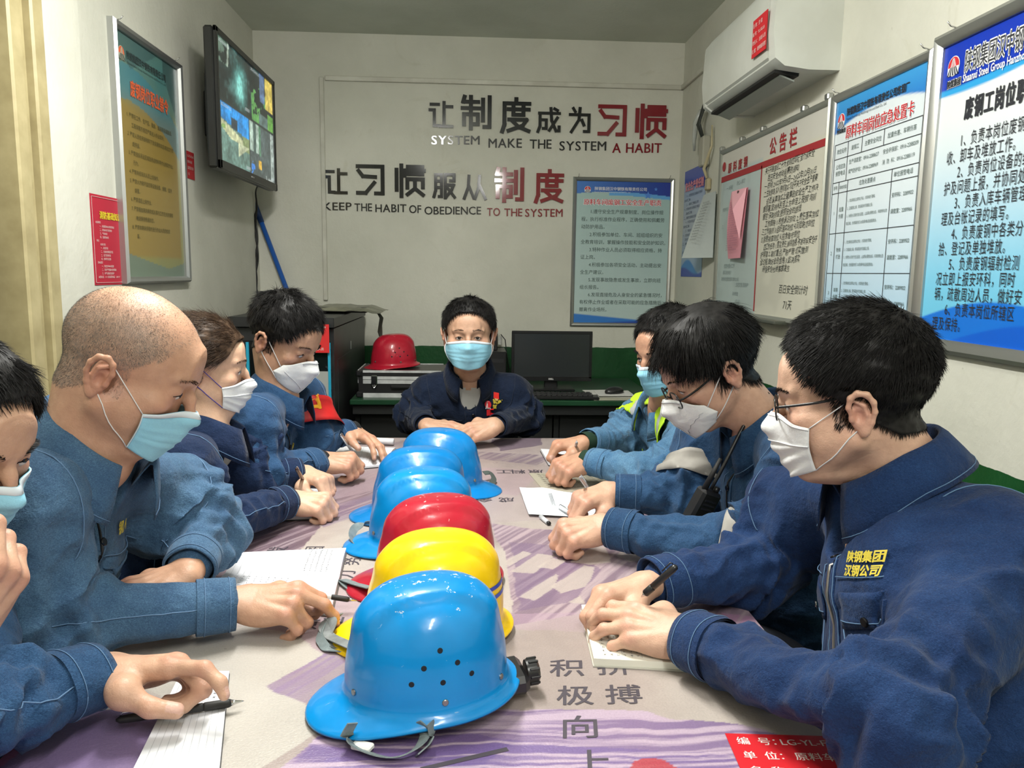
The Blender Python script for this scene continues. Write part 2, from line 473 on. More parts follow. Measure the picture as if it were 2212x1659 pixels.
def hand_sdf(h, fing, thumb, right=True, scale=1.0, width=1.0, wrist=None):
    """wrist at the origin, +x to the knuckles, +z the back of the hand, +y the thumb side (right hand palm down: left)"""
    g = SDF((-.10, -.085, -.10), (.20, .095, .065), h)
    mcp = [(.088, .029*width, .004), (.092, .009*width, .007), (.087, -.011*width, .004), (.079, -.029*width, -.002)]
    L = [(.043, .027, .021), (.047, .030, .022), (.043, .028, .022), (.034, .021, .019)]
    rr = [.0098, .0100, .0095, .0084]
    nails = []; kn = []
    wb = V(-.085, 0, 0) if wrist is None else nrm(wrist)*.085
    if not right: wb[1] *= -1
    g.cap((0, .011, 0), wb+V(0, .012, 0), .021, .024, k=.015); g.cap((0, -.011, 0), wb+V(0, -.012, 0), .020, .023, k=.02)
    for i, m in enumerate(mcp):
        m = np.array(m); base = V(.008, (.018, .006, -.006, -.017)[i], 0)
        g.cap(base, m-V(.004, 0, .004), .0155, .0120, k=.013)
        f = fing[i]; a = 0; sp = R_(f[3]) if len(f) > 3 else R_((6, 1, -4, -9)[i])
        p = m; r = rr[i]; pts = [p]
        for j in range(3):
            a += R_(f[j]); d = V(math.cos(a)*math.cos(sp), math.cos(a)*math.sin(sp)+math.sin(a)*math.sin(sp)*.2, -math.sin(a)); d /= np.linalg.norm(d)
            q = p+d*L[i][j]*(1 if j < 2 else .75); r2 = r*(.95, .90, .84)[j]
            g.cap(p, q, r*(1.02 if j else 1.08), r2, k=.006 if j else .009)
            if j == 0: kn.append(m+V(0, 0, .008)); kn.append(q)
            p = q; r = r2; pts.append(p)
        up = nrm(np.cross(np.cross(d, V(0, 0, 1) if abs(d[2]) < .95 else V(-1, 0, 0)), d)) if abs(d[2]) < .95 else V(1, 0, 0)
        upv = V(math.sin(a)*math.cos(sp), math.sin(a)*math.sin(sp), math.cos(a)); nails.append((p-d*.001+upv*r*.93, d, upv, r))
    t = [np.array(q, float) for q in thumb]
    g.cap((.012, .014*width, -.006), t[0], .018, .0165, k=.014)
    g.cap((.030, .010, -.010), t[0], .015, .0150, k=.016)
    g.cap(t[0], t[1], .0150, .0112, k=.010); g.cap(t[1], t[2], .0118, .0098, k=.006)
    d = nrm(t[2]-t[1]); tu = V(*(thumb[3] if len(thumb) > 3 else (0, .5, .86))); tu = nrm(tu-d*(tu@d)); kn.append(t[1])
    nails.append((t[2]-d*.002+tu*.0088, d, tu, .0105))
    g.ell((.035, -.024*width, -.012), (.030, .013, .014), k=.015)
    # tendons
    for i, m in enumerate(mcp): g.cap((.03, m[1]*.5, .0105), (m[0]-.008, m[1]*.97, m[2]+.0075), .003, .0035, k=.009)
    vs, fs = g.surf(); vs = relax(vs, fs, 2, .45)
    c = np.zeros((len(vs), 3)); c[:, 0] = 0
    nail = np.zeros(len(vs)); 
    for q, d, up, r in nails:
        D = vs-q; u_ = D@d; s_ = D@np.cross(d, up); n_ = D@up
        nail = np.maximum(nail, ((np.abs(u_) < r*.95) & (np.abs(s_) < r*.72) & (n_ > -r*.45)))
    knm = np.zeros(len(vs))
    for q in kn: knm = np.maximum(knm, np.exp(-((vs-q)**2).sum(1)/(2*.009**2)))
    vs = vs*scale
    if not right: vs = vs*V(1, -1, 1); fs = fs[:, ::-1]
    return vs, fs, nail, knm
POSE = {
 'hold': ([(44, 60, 20, 6), (34, 34, 20, 2), (66, 66, 34, -3), (66, 66, 34, -8)], [(.045, .046, -.022), (.078, .044, -.040), (.098, .028, -.050), (0, .7, .7)]),
 'write': ([(52, 62, 30, 2), (62, 72, 35), (68, 80, 40), (70, 78, 40)], [(.045, .046, -.022), (.078, .046, -.034), (.100, .032, -.040), (0, .7, .7)]),
 'pinch': ([(40, 52, 22, -2), (46, 58, 28, -3), (60, 72, 35), (66, 75, 40)], [(.048, .044, -.026), (.083, .040, -.046), (.110, .026, -.056), (0, .8, .5)]),
 'flat': ([(14, 26, 14, 5), (12, 24, 14, 1), (14, 26, 14, -3), (16, 26, 16, -8)], [(.046, .050, -.014), (.080, .060, -.022), (.106, .060, -.028), (0, .3, .95)]),
 'cover': ([(20, 30, 16, 8), (18, 30, 16, 3), (20, 32, 16, -4), (34, 50, 20, -9)], [(.046, .048, -.016), (.080, .050, -.030), (.104, .042, -.040), (0, .4, .9)]),
 'fist': ([(62, 85, 50, 2), (66, 88, 50, 0), (68, 90, 50, -3), (66, 88, 50, -5)], [(.044, .044, -.022), (.072, .038, -.042), (.082, .014, -.052), (0, .6, .7)]),
 'point': ([(6, 34, 26, 10), (48, 96, 40, 4), (58, 92, 45, -1), (58, 86, 45, -5)], [(.040, .052, -.022), (.074, .056, -.040), (.103, .050, -.046), (0, .75, .65)]),
 'relax': ([(28, 36, 20, 8), (48, 42, 22, 2), (60, 62, 34, -3), (58, 60, 34, -8)], [(.045, .048, -.020), (.078, .046, -.040), (.104, .034, -.054), (0, .6, .7)]),
}
def skin_mat():
    m = mat('skin', (.5, .3, .2), .48); t = NT(m); c = t.attr()
    co = t.co()
    g = t.ramp(t.noise(co, 55, 5, .6), [(.3, (.90, .86, .84)), (.7, (1.06, 1.05, 1.04))])
    c = t.mix(1.0, c, g, 'MULTIPLY')
    t.col(c)
    t.b.inputs['Subsurface Weight'].default_value = .12
    t.b.inputs['Subsurface Radius'].default_value = (.012, .005, .003); t.b.inputs['Subsurface Scale'].default_value = .6
    t.b.inputs['Specular IOR Level'].default_value = .45
    t.bump(t.noise(co, 420, 2), .0004); t.bump(t.noise(co, 130, 3), .0006)
    return m
SKIN = skin_mat()
def hair_mat(name, c1, c2, rough=.38):
    m = mat(name, c1, rough); t = NT(m)
    t.col(t.ramp(t.noise(t.co(), 90, 2), [(.35, c1), (.7, c2)]))
    t.b.inputs['Specular IOR Level'].default_value = .22
    return m
HAIR_BLACK = hair_mat('black_hair', (.004, .0035, .0035), (.013, .012, .012), .52)
HAIR_BROWN = hair_mat('brown_hair', (.035, .020, .012), (.085, .050, .030), .45)
HAIR_GREY = hair_mat('grey_hair', (.09, .082, .075), (.26, .245, .23), .55)
EYE_W = mat('eye_white', (.62, .58, .55), .2)
EYE_B = mat('eye_iris', (.012, .007, .005), .12)

def strands(roots, nrms, dirs, length, r0, seg=4, curl=0.0, grav=0.0, Mup=(0, 0, 1), tipr=.15, stick=None):
    """3-sided tapering strands as one mesh"""
    n = len(roots); L = np.asarray(length).reshape(-1, 1) if not np.isscalar(length) else np.full((n, 1), length)
    P = [roots]; D = dirs/np.linalg.norm(dirs, axis=1)[:, None]; p = roots; down = -np.asarray(Mup, float)
    wob = rng.normal(size=(n, 3))*curl
    for i in range(seg):
        D = D+wob+down*grav; D /= np.linalg.norm(D, axis=1)[:, None]
        p = p+D*L/seg
        if stick is not None: p = stick(p)
        P.append(p)
    P = np.stack(P, 1)                                             # n, seg+1, 3
    T = np.gradient(P, axis=1); T /= np.linalg.norm(T, axis=2)[..., None]+1e-12
    A = np.cross(T, nrms[:, None]); A /= np.linalg.norm(A, axis=2)[..., None]+1e-9; B = np.cross(T, A)
    t = np.linspace(0, 1, seg+1); rad = (r0 if np.isscalar(r0) else np.asarray(r0).reshape(-1, 1))*(1-(1-tipr)*t**1.5)[None]
    vs = []
    for k in range(3):
        a = 2*PI*k/3; vs.append(P+rad[..., None]*(math.cos(a)*A+.6*math.sin(a)*B))
    vs = np.stack(vs, 2)                                           # n, seg+1, 3, 3
    idx = np.arange(n*(seg+1)*3).reshape(n, seg+1, 3)
    f = []
    for k in range(3):
        a, b = idx[:, :-1, k], idx[:, :-1, (k+1) % 3]; c, d = idx[:, 1:, (k+1) % 3], idx[:, 1:, k]
        f.append(np.stack([a, b, c, d], -1).reshape(-1, 4))
    return vs.reshape(-1, 3), np.concatenate(f)
def sample_faces(vs, fs, w, n):
    p = vs[fs]; ar = np.linalg.norm(np.cross(p[:, 2]-p[:, 0], p[:, 3]-p[:, 1]), axis=1); pr = ar*w[fs].mean(1); pr /= pr.sum()
    i = rng.choice(len(fs), n, p=pr); a, b = rng.random(n)[:, None], rng.random(n)[:, None]; q = p[i]
    return (q[:, 0]*(1-a)+q[:, 1]*a)*(1-b)+(q[:, 3]*(1-a)+q[:, 2]*a)*b, i
def make_hair(vs, fs, style, n, vol=.010, line=0.0, low=0.0, side=.6):
    """hair shell and strands in head frame -> vs, fs"""
    w = scalp_w(vs, line, low, side); n = int(n*1.5) if style['cap'](vs).max() > 0 else n; N = vnormals(vs, fs); noshell = style['cap'](vs).max() < 0
    body = vs[:, 2] > -.075
    w = w*body; w[w < .15] = 0
    up = sstep(-.03, .11, vs[:, 2])
    th = style['cap'](vs)*w
    nz = fbm(vs*V(70, 25, 70), 5, 2)*.0022*style.get('nz', 1)
    keep = w[fs].min(1) > .7
    cv = vs+N*(th+nz*np.minimum(1, th/.004))[:, None]+N*.0006
    used = np.unique(fs[keep]); mp = np.full(len(vs), -1); mp[used] = np.arange(len(used))
    CV = cv[used]; CFc = mp[fs[keep]]
    rt, fi = sample_faces(cv, fs, w*style.get('dens', lambda p: np.ones(len(p)))(vs), n)
    if noshell: rt = sample_faces(vs, fs, w*style.get('dens', lambda p: np.ones(len(p)))(vs), n); rt, fi = rt; CV, CFc = CV[:0], CFc[:0]
    nn = N[fs[fi, 0]]
    flow = style['flow'](rt); flow = flow-nn*(flow*nn).sum(1)[:, None]; flow /= np.linalg.norm(flow, axis=1)[:, None]+1e-9
    lift = style['lift'](rt)[:, None]
    clump = np.stack([fbm(rt*style.get('cf', 45), 30+i*7, 2) for i in range(3)], 1)
    d = flow*(1-lift)+nn*lift+clump*style.get('clump', .35)+rng.normal(size=rt.shape)*style.get('rand', .12)
    L = style['len'](rt)*rng.uniform(.65, 1.15, n)
    rt2 = rt-nn*(.0005 if noshell else .002)
    hv, hf = strands(rt2, nn, d, L, style.get('r', .0007), style.get('seg', 4), style.get('curl', .04), style.get('grav', .08))
    return np.concatenate([CV, hv]), np.concatenate([CFc, hf+len(CV)])
def A3(x, y, z): return np.stack([x, y, z], -1)
def fwd_flow(p):   # combed from the crown forward over the top, down at sides and back
    x, y, z = p[:, 0], p[:, 1], p[:, 2]
    c = V(.0, -.055, .11); d = p-c
    f = A3(d[:, 0]*1.2, d[:, 1]+.02, d[:, 2]*1.0-.02); 
    return f
def side_flow(p):
    x, y, z = p[:, 0], p[:, 1], p[:, 2]
    return A3(x*6-.25, y*6+.35, -.3-2*(np.abs(x)))
def back_flow(p):
    x, y, z = p[:, 0], p[:, 1], p[:, 2]
    return A3(-x*2.0, -1+0*y, -.35+0*z-.0*x)
top_ = lambda p: sstep(-.035, .115, p[:, 2])*(1-.55*sstep(.035, .085, p[:, 1]))
STYLE = {
 'crew': dict(cap=lambda p: .005+.022*top_(p), flow=fwd_flow, lift=lambda p: .10+.12*top_(p), len=lambda p: .008+.017*top_(p), r=.0007, clump=.16, grav=.04, curl=.03, rand=.07),
 'short': dict(cap=lambda p: .003+.014*top_(p), flow=fwd_flow, lift=lambda p: .08+.10*top_(p), len=lambda p: .007+.020*top_(p), r=.0007, clump=.24, grav=.06, rand=.08, curl=.03),
 'spiky': dict(cap=lambda p: .002+.019*top_(p), flow=fwd_flow, lift=lambda p: .08+.15*top_(p), len=lambda p: .006+.028*top_(p), r=.0008, clump=.36, cf=60, grav=.07, nz=1.6, rand=.06, curl=.03),
 'long': dict(cap=lambda p: .007+.017*top_(p), flow=side_flow, rand=.07, curl=.03, lift=lambda p: .08+.09*top_(p), len=lambda p: .020+.032*sstep(.02, .08, p[:, 2]), r=.0008, clump=.3, cf=40, grav=.22, seg=5),
 'stubble': dict(cap=lambda p: -.003+0*p[:, 0], flow=fwd_flow, lift=lambda p: .45+0*p[:, 0], len=lambda p: .0032+0*p[:, 0], r=.00024, clump=.2, grav=.0, seg=2, nz=0, curl=.0),
 'tied': dict(cap=lambda p: .006+.008*top_(p), flow=back_flow, lift=lambda p: .06+0*p[:, 0], len=lambda p: .05+0*p[:, 0], r=.0007, clump=.12, cf=30, grav=.03, seg=5, nz=1.2),
}

# ---- things on the face
class Head:
    def __init__(s, pos, F, roll=0.0, scale=1.0, up=(0, 0, 1), neck=None, h=.002, wide=1.0, lids=.5, jowl=0, nr=.056):
        s.M = frame_from(F, up, roll); s.o = np.asarray(pos, float); s.sc = scale
        nk = s.to_local(neck) if neck is not None else V(0, -.03, -.17)
        s.vs, s.fs = head_sdf(h, nk, nr, wide, lids, jowl)
        s.bv = bvh(s.vs, s.fs); s.W = wide
    def to_world(s, p): return s.o+(np.asarray(p)*s.sc)@s.M
    def to_local(s, p): return ((np.asarray(p, float)-s.o)@s.M.T)/s.sc
    def R(s, th, z, y0=-.0, extra=0):
        """radius of the face around a vertical axis at (0, y0)"""
        d = Vector((math.sin(th), math.cos(th), 0)); o = Vector((0, y0, z))+d*.25
        r = s.bv.ray_cast(o, -d, .25)
        return (r[0]-Vector((0, y0, z))).length if r[0] is not None else None
def mask_mesh(H, kind, zt=-.006, zb=-.105, span=1.02):
    nu, nv = 37, 25; P = np.zeros((nv, nu, 3))
    y0 = .0
    Rm = np.zeros((nv, nu))
    for i in range(nv):
        v = i/(nv-1)
        for j in range(nu):
            u = j/(nu-1)*2-1
            z = mask_z(u, v, kind, zt, zb)
            th = u*span*(1-.10*v if kind != 'ffp' else 1-.22*abs(v-.5)*2)
            r = H.R(th, max(z, -.085), y0)
            Rm[i, j] = (r if r else .08)
            P[i, j] = (th, 0, z)
    # bridge hollows: a mask stretches over nose and chin
    X = Rm*np.sin(P[..., 0]); Y = Rm*np.cos(P[..., 0])
    for i in range(nv):          # convex hull across
        pts = np.stack([X[i], Y[i]], 1); n = nu
        hull = []
        for k in range(n):
            while len(hull) >= 2:
                a, b, c = pts[hull[-2]], pts[hull[-1]], pts[k]
                if (b[0]-a[0])*(c[1]-a[1])-(b[1]-a[1])*(c[0]-a[0]) >= -1e-9: hull.pop()
                else: break
            hull.append(k)
        for a, b in zip(hull[:-1], hull[1:]):
            for k in range(a+1, b):
                # intersection of ray th with chord
                th = P[i, k, 0]; d = V(math.sin(th), math.cos(th)); A_, B_ = pts[a], pts[b]
                M_ = np.array([[d[0], -(B_[0]-A_[0])], [d[1], -(B_[1]-A_[1])]])
                try: tt = np.linalg.solve(M_, A_); Rm[i, k] = Rm[i, k]*.35+max(tt[0], Rm[i, k])*.65
                except Exception: pass
    v = np.linspace(0, 1, nv)[:, None]; u = np.linspace(-1, 1, nu)[None]
    # vertical tautness from nose to chin
    for j in range(nu):
        zc, rc = P[:, j, 2], Rm[:, j]; hull = []
        for k in range(nv):
            while len(hull) >= 2:
                a_, b_ = hull[-2], hull[-1]
                if (zc[b_]-zc[a_])*(rc[k]-rc[a_])-(rc[b_]-rc[a_])*(zc[k]-zc[a_]) <= 0: hull.pop()
                else: break
            hull.append(k)
        up_ = np.interp(-zc, -zc[hull], rc[hull]); Rm[:, j] = Rm[:, j]*.25+np.maximum(up_, Rm[:, j])*.75
    prof = Rm.copy()
    for it in range(6):
        a = prof.copy(); a[1:-1] = np.maximum(prof[1:-1], (prof[:-2]+prof[2:])/2); prof = a
    for it in range(2):
        a = prof.copy(); a[:, 1:-1] = (prof[:, :-2]+prof[:, 2:]+2*prof[:, 1:-1])/4; prof = np.maximum(a, Rm)
    Rm = prof+.0035
    bulge = np.sin(PI*np.clip(v, 0, 1))**.8
    if kind == 'surgical':
        ple = np.zeros_like(v)
        for c in (.34, .50, .66): ple = ple+np.where((v > c) & (v < c+.10), .0022*(1-(v-c)/.10), 0)
        Rm = Rm+.006*bulge*(1-u**2*.7)+ple*(1-u**4)
    elif kind == 'ffp':
        Rm = Rm+(.013*(1-np.abs(u))**.9+.003)*np.sin(PI*np.clip(v*.8+.12, 0, 1))**.8+.0012*np.sign(np.abs(u)-.45*0)*0
        Rm = Rm-.0016*np.exp(-((v-(.30+.55*np.abs(u)))/.012)**2)
    elif kind == 'folded':
        Rm = Rm+.008*bulge*(1-u**2*.7)+.0022*np.sin(v*26+u*u*6)*(v > .42)*(1-u**4)
    P2 = np.stack([Rm*np.sin(P[..., 0]), Rm*np.cos(P[..., 0])+y0, P[..., 2]], -1)
    # pinch the side edges to the skin
    a, b = nv, nu
    outer = P2.reshape(-1, 3)
    c = np.zeros(3)+V(0, 0, -.05)
    ctr = V(0, 0, 0)
    nrm_ = outer-np.array([0, 0, 0])*1; nrm_ = nrm_*V(1, 1, 0); nrm_ /= np.linalg.norm(nrm_, axis=1)[:, None]
    inner = outer-nrm_*.0012
    F = [(i*b+j, i*b+j+1, (i+1)*b+j+1, (i+1)*b+j) for i in range(a-1) for j in range(b-1)]
    n = a*b; F2 = [tuple(k+n for k in f[::-1]) for f in F]
    rim = [i*b for i in range(a)]; rim2 = [i*b+b-1 for i in range(a)]; top = list(range(b)); bot = [(a-1)*b+j for j in range(b)]
    S = []
    for L_, fl in ((rim, 0), (rim2, 1), (top, 1), (bot, 0)):
        for p_, q_ in zip(L_[:-1], L_[1:]): S.append((p_, q_, q_+n, p_+n) if not fl else (q_, p_, p_+n, q_+n))
    return np.concatenate([outer, inner]), F+F2+S, P2
def mask_z(u, v, kind, zt, zb):
    if kind == 'surgical' or kind == 'folded':
        top = zt-.018*abs(u)**1.2; bot = zb+.022*abs(u)**1.3
    else:
        top = zt-.036*abs(u)**1.1; bot = zb+.030*abs(u)**1.1
    return top+(bot-top)*v
def onface(H, p, off=.002, lay=False):
    """push a head-frame point out of the head"""
    if lay:      # straight back onto the face
        r = H.bv.ray_cast(Vector(p)+Vector((0, .05, 0)), Vector((0, -1, 0)), .3)
        if r[0] is not None: return np.array(r[0]+r[1]*off)
    p = Vector(p); loc, n, i, d = H.bv.find_nearest(p)
    if loc is None: return np.array(p)
    if (p-loc).dot(n) < off: p = loc+n*off
    return np.array(p)
# ================================================================ the room
XL, XR, YB, YN, ZC = -1.22, 1.205, 4.60, -1.9, 2.66
def wall_mat():
    m = mat('painted_wall', (.6, .6, .55), .65); t = NT(m); co = t.co()
    base = t.ramp(t.noise(co, 1.6, 5, .6), [(.3, hexc('#c3c3b6')), (.72, hexc('#d8d7cb'))])
    st = t.ramp(t.noise(co, 3.2, 7, .7, 1.5), [(.60, (1, 1, 1)), (.80, (.80, .78, .72))])
    c = t.mix(.8, base, st, 'MULTIPLY')
    sp = t.ramp(t.noise(co, 40, 2), [(.76, (1, 1, 1)), (.80, (.55, .52, .48))]); c = t.mix(.35, c, sp, 'MULTIPLY')
    # the lower band is painted green, its edge cut in by hand
    sx = t.n('ShaderNodeSeparateXYZ'); t.l(co, sx.inputs[0])
    e = t.math('ADD', sx.outputs['Z'], t.math('MULTIPLY', t.math('SUBTRACT', t.noise(co, 14, 3), .5), .012))
    g = t.math('LESS_THAN', e, .918)
    gc = t.ramp(t.noise(co, 5, 4), [(.3, (.006, .052, .014)), (.7, (.010, .078, .022))])
    t.col(t.mix(g, c, gc))
    rr = t.math('SUBTRACT', .7, t.math('MULTIPLY', g, .38)); t.l(rr, t.b.inputs['Roughness'])
    t.bump(t.noise(co, 60, 4), .0012); t.bump(t.noise(co, 4, 3), .006)
    return m
WALL = wall_mat()
CEIL = noisy('ceiling_paint', hexc('#c3c8bb'), hexc('#d2d6ca'), .8, 2, .001, 50)
def slab(name, lo, hi, m):
    lo, hi = np.array(lo), np.array(hi); o = MB().box((lo+hi)/2, hi-lo).out(name, m); return tag(o, kind='structure')
FLOOR = noisy('floor_tile', (.10, .09, .08), (.16, .15, .13), .4, 4)
slab('floor', (XL-.1, YN-.1, -.1), (XR+.1, YB+.1, 0), FLOOR)
slab('ceiling', (XL-.1, YN-.1, ZC), (XR+.1, YB+.1, ZC+.1), CEIL)
slab('wall_back', (XL-.1, YB, 0), (XR+.1, YB+.1, ZC), WALL)
slab('wall_right', (XR, YN-.1, 0), (XR+.1, YB, ZC), WALL)
slab('wall_front', (XL-.1, YN-.1, 0), (XR, YN, ZC), WALL)
slab('wall_left', (XL-.1, 2.33, 0), (XL, YB, ZC), WALL)
slab('wall_left', (XL-.1, YN, 0), (XL, 1.30, ZC), WALL)
slab('wall_left', (XL-.1, 1.30, 2.2), (XL, 2.33, ZC), WALL)
WHITEP = noisy('white_gloss_paint', hexc('#c9c8c0'), hexc('#b4b2a8'), .45, 6)
slab('trim_1', (XL, 2.335, 0), (XL+.022, 2.56, ZC), WALL)
# door with ribbed cream frame and folding leaf
CREAM = noisy('cream_enamel', hexc('#b5a981'), hexc('#9c906a'), .4, 9)
d = bpy.data.objects.new('door_1', None); COL.objects.link(d); tag(d, kind='structure')
for i, (y0, y1, px) in enumerate([(2.275, 2.335, .034), (2.225, 2.272, .014), (2.165, 2.222, .034), (1.30, 1.36, .03)]):
    MB().box((XL+px/2-.03, (y0+y1)/2, 1.1), (px+.06, y1-y0, 2.2), bev=.006).out('door_frame', CREAM, d)
MB().box((XL, 1.8, 2.23), (.06, 1.07, .06), bev=.005).out('door_frame', CREAM, d)
LEAF = noisy('dull_cream_panel', hexc('#8f8768'), hexc('#7c745a'), .5, 5)
for k in range(6):
    MB().box((XL-.05, 1.43+k*.122, 1.08), (.02, .108, 2.14), bev=.006).out('panel', LEAF, d)
MB().box((XL-.075, 1.8, 1.1), (.01, 1.0, 2.2)).out('gap_backing', mat('dark_gap', (.02, .02, .018), .8), d)  # near-black sheet added behind the panels, paints the dark of the gap

# cable trunking along the back wall
TR = noisy('trunking_plastic', hexc('#cfcec2'), hexc('#bdbbae'), .5, 8)
tr = bpy.data.objects.new('trim_2', None); COL.objects.link(tr); tag(tr, kind='structure')
MB().box((.19, YB-.009, 2.415), (2.03, .018, .026), bev=.003).out('horizontal_trunking', TR, tr)
MB().box((-.845, YB-.009, 1.80), (.024, .018, 1.24), bev=.003).out('vertical_trunking', TR, tr)
MB().box((XR-.009, 4.1, 2.415), (.018, 1.0, .026), bev=.003).out('side_trunking', TR, tr)
ALU = mat('brushed_aluminium', (.46, .47, .46), .32, .9); STEEL = mat('steel', (.55, .55, .54), .25, 1.0)
# ceiling lamps (real tube battens that light the room)
TUBE = mat('lit_tube', (1, 1, 1), .5); TUBE.node_tree.nodes['Principled BSDF'].inputs['Emission Color'].default_value = (1, .98, .93, 1)
TUBE.node_tree.nodes['Principled BSDF'].inputs['Emission Strength'].default_value = 6
for i, ((lx, ly), pw) in enumerate(LAMPS):
    t = thing('ceiling_lamp', ['white tube lamp on the ceiling above the middle of the table', 'white tube lamp on the ceiling above the near end of the table'][i], 'lamp', (lx, ly, ZC))
    MB().box((0, 0, -.09), (.08, 1.22, .04), bev=.006).out('lamp_body', WHITEP, t)
    for s in (-.45, .45): MB().tube([(0, s, 0), (0, s, -.075)], .006, 8).out('hanger_rod', STEEL, t, True)
    MB().tube([(0, -.58, -.135), (0, .58, -.135)], .013, 12).out('tube', TUBE, t, True)
    for s in (-1, 1): MB().box((0, s*.595, -.125), (.03, .02, .05), bev=.004).out('lamp_holder', WHITEP, t)

# ---------------------------------------------------------------- wall slogans
ACR_K = mat('black_acrylic', (.008, .009, .010), .10); ACR_R = mat('red_acrylic', (.22, .012, .020), .08)
GL = {
'让': [[(5, 92), (40, 92)], [(0, 70), (20, 70), (20, 8), (42, 8)], [(64, 100), (64, 8)], [(64, 84), (100, 84)], [(46, 6), (100, 6)]],
'习': [[(0, 94), (92, 94), (92, 7), (66, 7)], [(4, 80), (20, 62), (66, 60)], [(0, 8), (30, 8), (62, 42)]],
'惯': [[(4, 86), (4, 20)], [(21, 100), (21, 0)], [(32, 84), (32, 66)], [(44, 96), (95, 96), (95, 72), (44, 72), (44, 96)], [(69, 96), (69, 72)], [(37, 84), (102, 84)], [(42, 28), (42, 56), (97, 56), (97, 30)], [(69, 46), (69, 26), (42, 6)], [(69, 26), (98, 5)]],
'制': [[(30, 100), (30, 0)], [(8, 100), (3, 84), (56, 84)], [(0, 64), (60, 64)], [(6, 12), (6, 45), (54, 45), (54, 14), (42, 14)], [(72, 92), (72, 26)], [(95, 100), (95, 6), (76, 6)]],
'度': [[(52, 102), (52, 92)], [(10, 88), (100, 88)], [(10, 88), (10, 22), (2, 0)], [(24, 70), (98, 70)], [(42, 80), (42, 53), (78, 53), (78, 80)], [(26, 38), (90, 38), (76, 20), (24, 3)], [(38, 34), (62, 15), (98, 3)]],
'成': [[(8, 80), (100, 80)], [(12, 80), (12, 26), (3, 2)], [(12, 52), (40, 52), (40, 16), (26, 16)], [(60, 100), (64, 50), (84, 7), (98, 7), (98, 24)], [(90, 62), (54, 8)], [(76, 99), (90, 92)]],
'为': [[(18, 100), (28, 86)], [(3, 74), (94, 74), (94, 6), (72, 6)], [(50, 100), (46, 54), (10, 3)], [(60, 52), (70, 32)]],
'服': [[(0, 4), (8, 30), (8, 94), (36, 94), (36, 5), (24, 5)], [(8, 68), (36, 68)], [(8, 42), (36, 42)], [(54, 0), (54, 95), (96, 95), (96, 70), (78, 70)], [(60, 53), (94, 53), (84, 32), (58, 3)], [(64, 42), (99, 3)]],
'从': [[(24, 98), (21, 50), (3, 3)], [(24, 56), (46, 5)], [(72, 98), (69, 50), (52, 3)], [(74, 56), (100, 3)]],
}
def glyph(ch, x0, x1, z0, z1, mt, parent, th=.008, wd=13.0):
    mb = MB(); sx, sz = (x1-x0)/100, (z1-z0)/100; q_ = 0
    for st in GL[ch]:
        P = [np.array((x0+a*sx, z0+b*sz)) for a, b in st]
        for a, b in zip(P[:-1], P[1:]):
            d_ = b-a; L = np.linalg.norm(d_); d_ /= L; nn = V(-d_[1], d_[0])
            w_ = wd*sz*.5*(1.0 if abs(d_[0]) < .5 else .92); e = w_*.96
            a2, b2 = a-d_*e*.9, b+d_*e*.9
            q_ += 1; mb.prism([tuple(a2-nn*w_), tuple(b2-nn*w_), tuple(b2+nn*w_), tuple(a2+nn*w_)], -th-.00025*q_, 0)
    return mb.out('character', mt, parent)
def wallxz(u, v, y=YB): p = on(u, v, 1, y); return p[0], p[2]
def slogan(name, label, chars, words):
    root = thing(name, label, 'wall lettering', (0, YB, 0), group=None)
    for ch, u0, u1, v0, v1, mt in chars:
        xa, za = wallxz(u0, (v0+v1)/2); xb, zb = wallxz(u1, (v0+v1)/2); z1 = wallxz((u0+u1)/2, v0)[1]; z0 = wallxz((u0+u1)/2, v1)[1]
        glyph(ch, xa+.012, xb-.012, z0+.012, z1-.012, mt, root)
    for wd, u0, u1, vb, cap, mt in words:
        xa, za = wallxz(u0, vb); xb, zb = wallxz(u1, vb); ch_ = wallxz(u0, vb-cap)[1]-za
        size = ch_/.70
        vs_all = [text_mesh(c, size, bold=.012, extrude=.0025, res=3) for c in wd if c != ' ']
        wds = [(v[:, 0].max()-v[:, 0].min()) for v, f in vs_all]
        gap = size*.09; sp = size*.32
        tot = sum(wds)+gap*(len(wd)-1)+sp*wd.count(' '); k = (xb-xa)/tot; x = xa; i = 0
        for c in wd:
            if c == ' ': x += sp*k; continue
            v, f = vs_all[i]; P = np.stack([(v[:, 0]-v[:, 0].min())*k+x, -.003-v[:, 2], v[:, 1]+za+(zb-za)*(x-xa)/(xb-xa)], 1)
            mesh('letter', P, f, mt, root); x += (wds[i]+gap)*k; i += 1
K_, Q_ = ACR_K, ACR_R
slogan('wall_slogan', 'upper raised acrylic slogan on the back wall, black with a red end A HABIT',
 [('让', 924, 981, 217, 281, K_), ('制', 994, 1065, 205, 283, K_), ('度', 1079, 1148, 211, 290, K_), ('成', 1156, 1213, 230, 291, K_), ('为', 1225, 1279, 230, 292, K_), ('习', 1290, 1358, 222, 300, Q_), ('惯', 1369, 1441, 224, 302, Q_)],
 [('SYSTEM', 932, 1036, 312, 19, K_), ('MAKE', 1055, 1127, 319, 20, K_), ('THE', 1144, 1191, 321, 20, K_), ('SYSTEM', 1208, 1309, 325, 20, K_), ('A HABIT', 1322, 1431, 330, 21, Q_)])
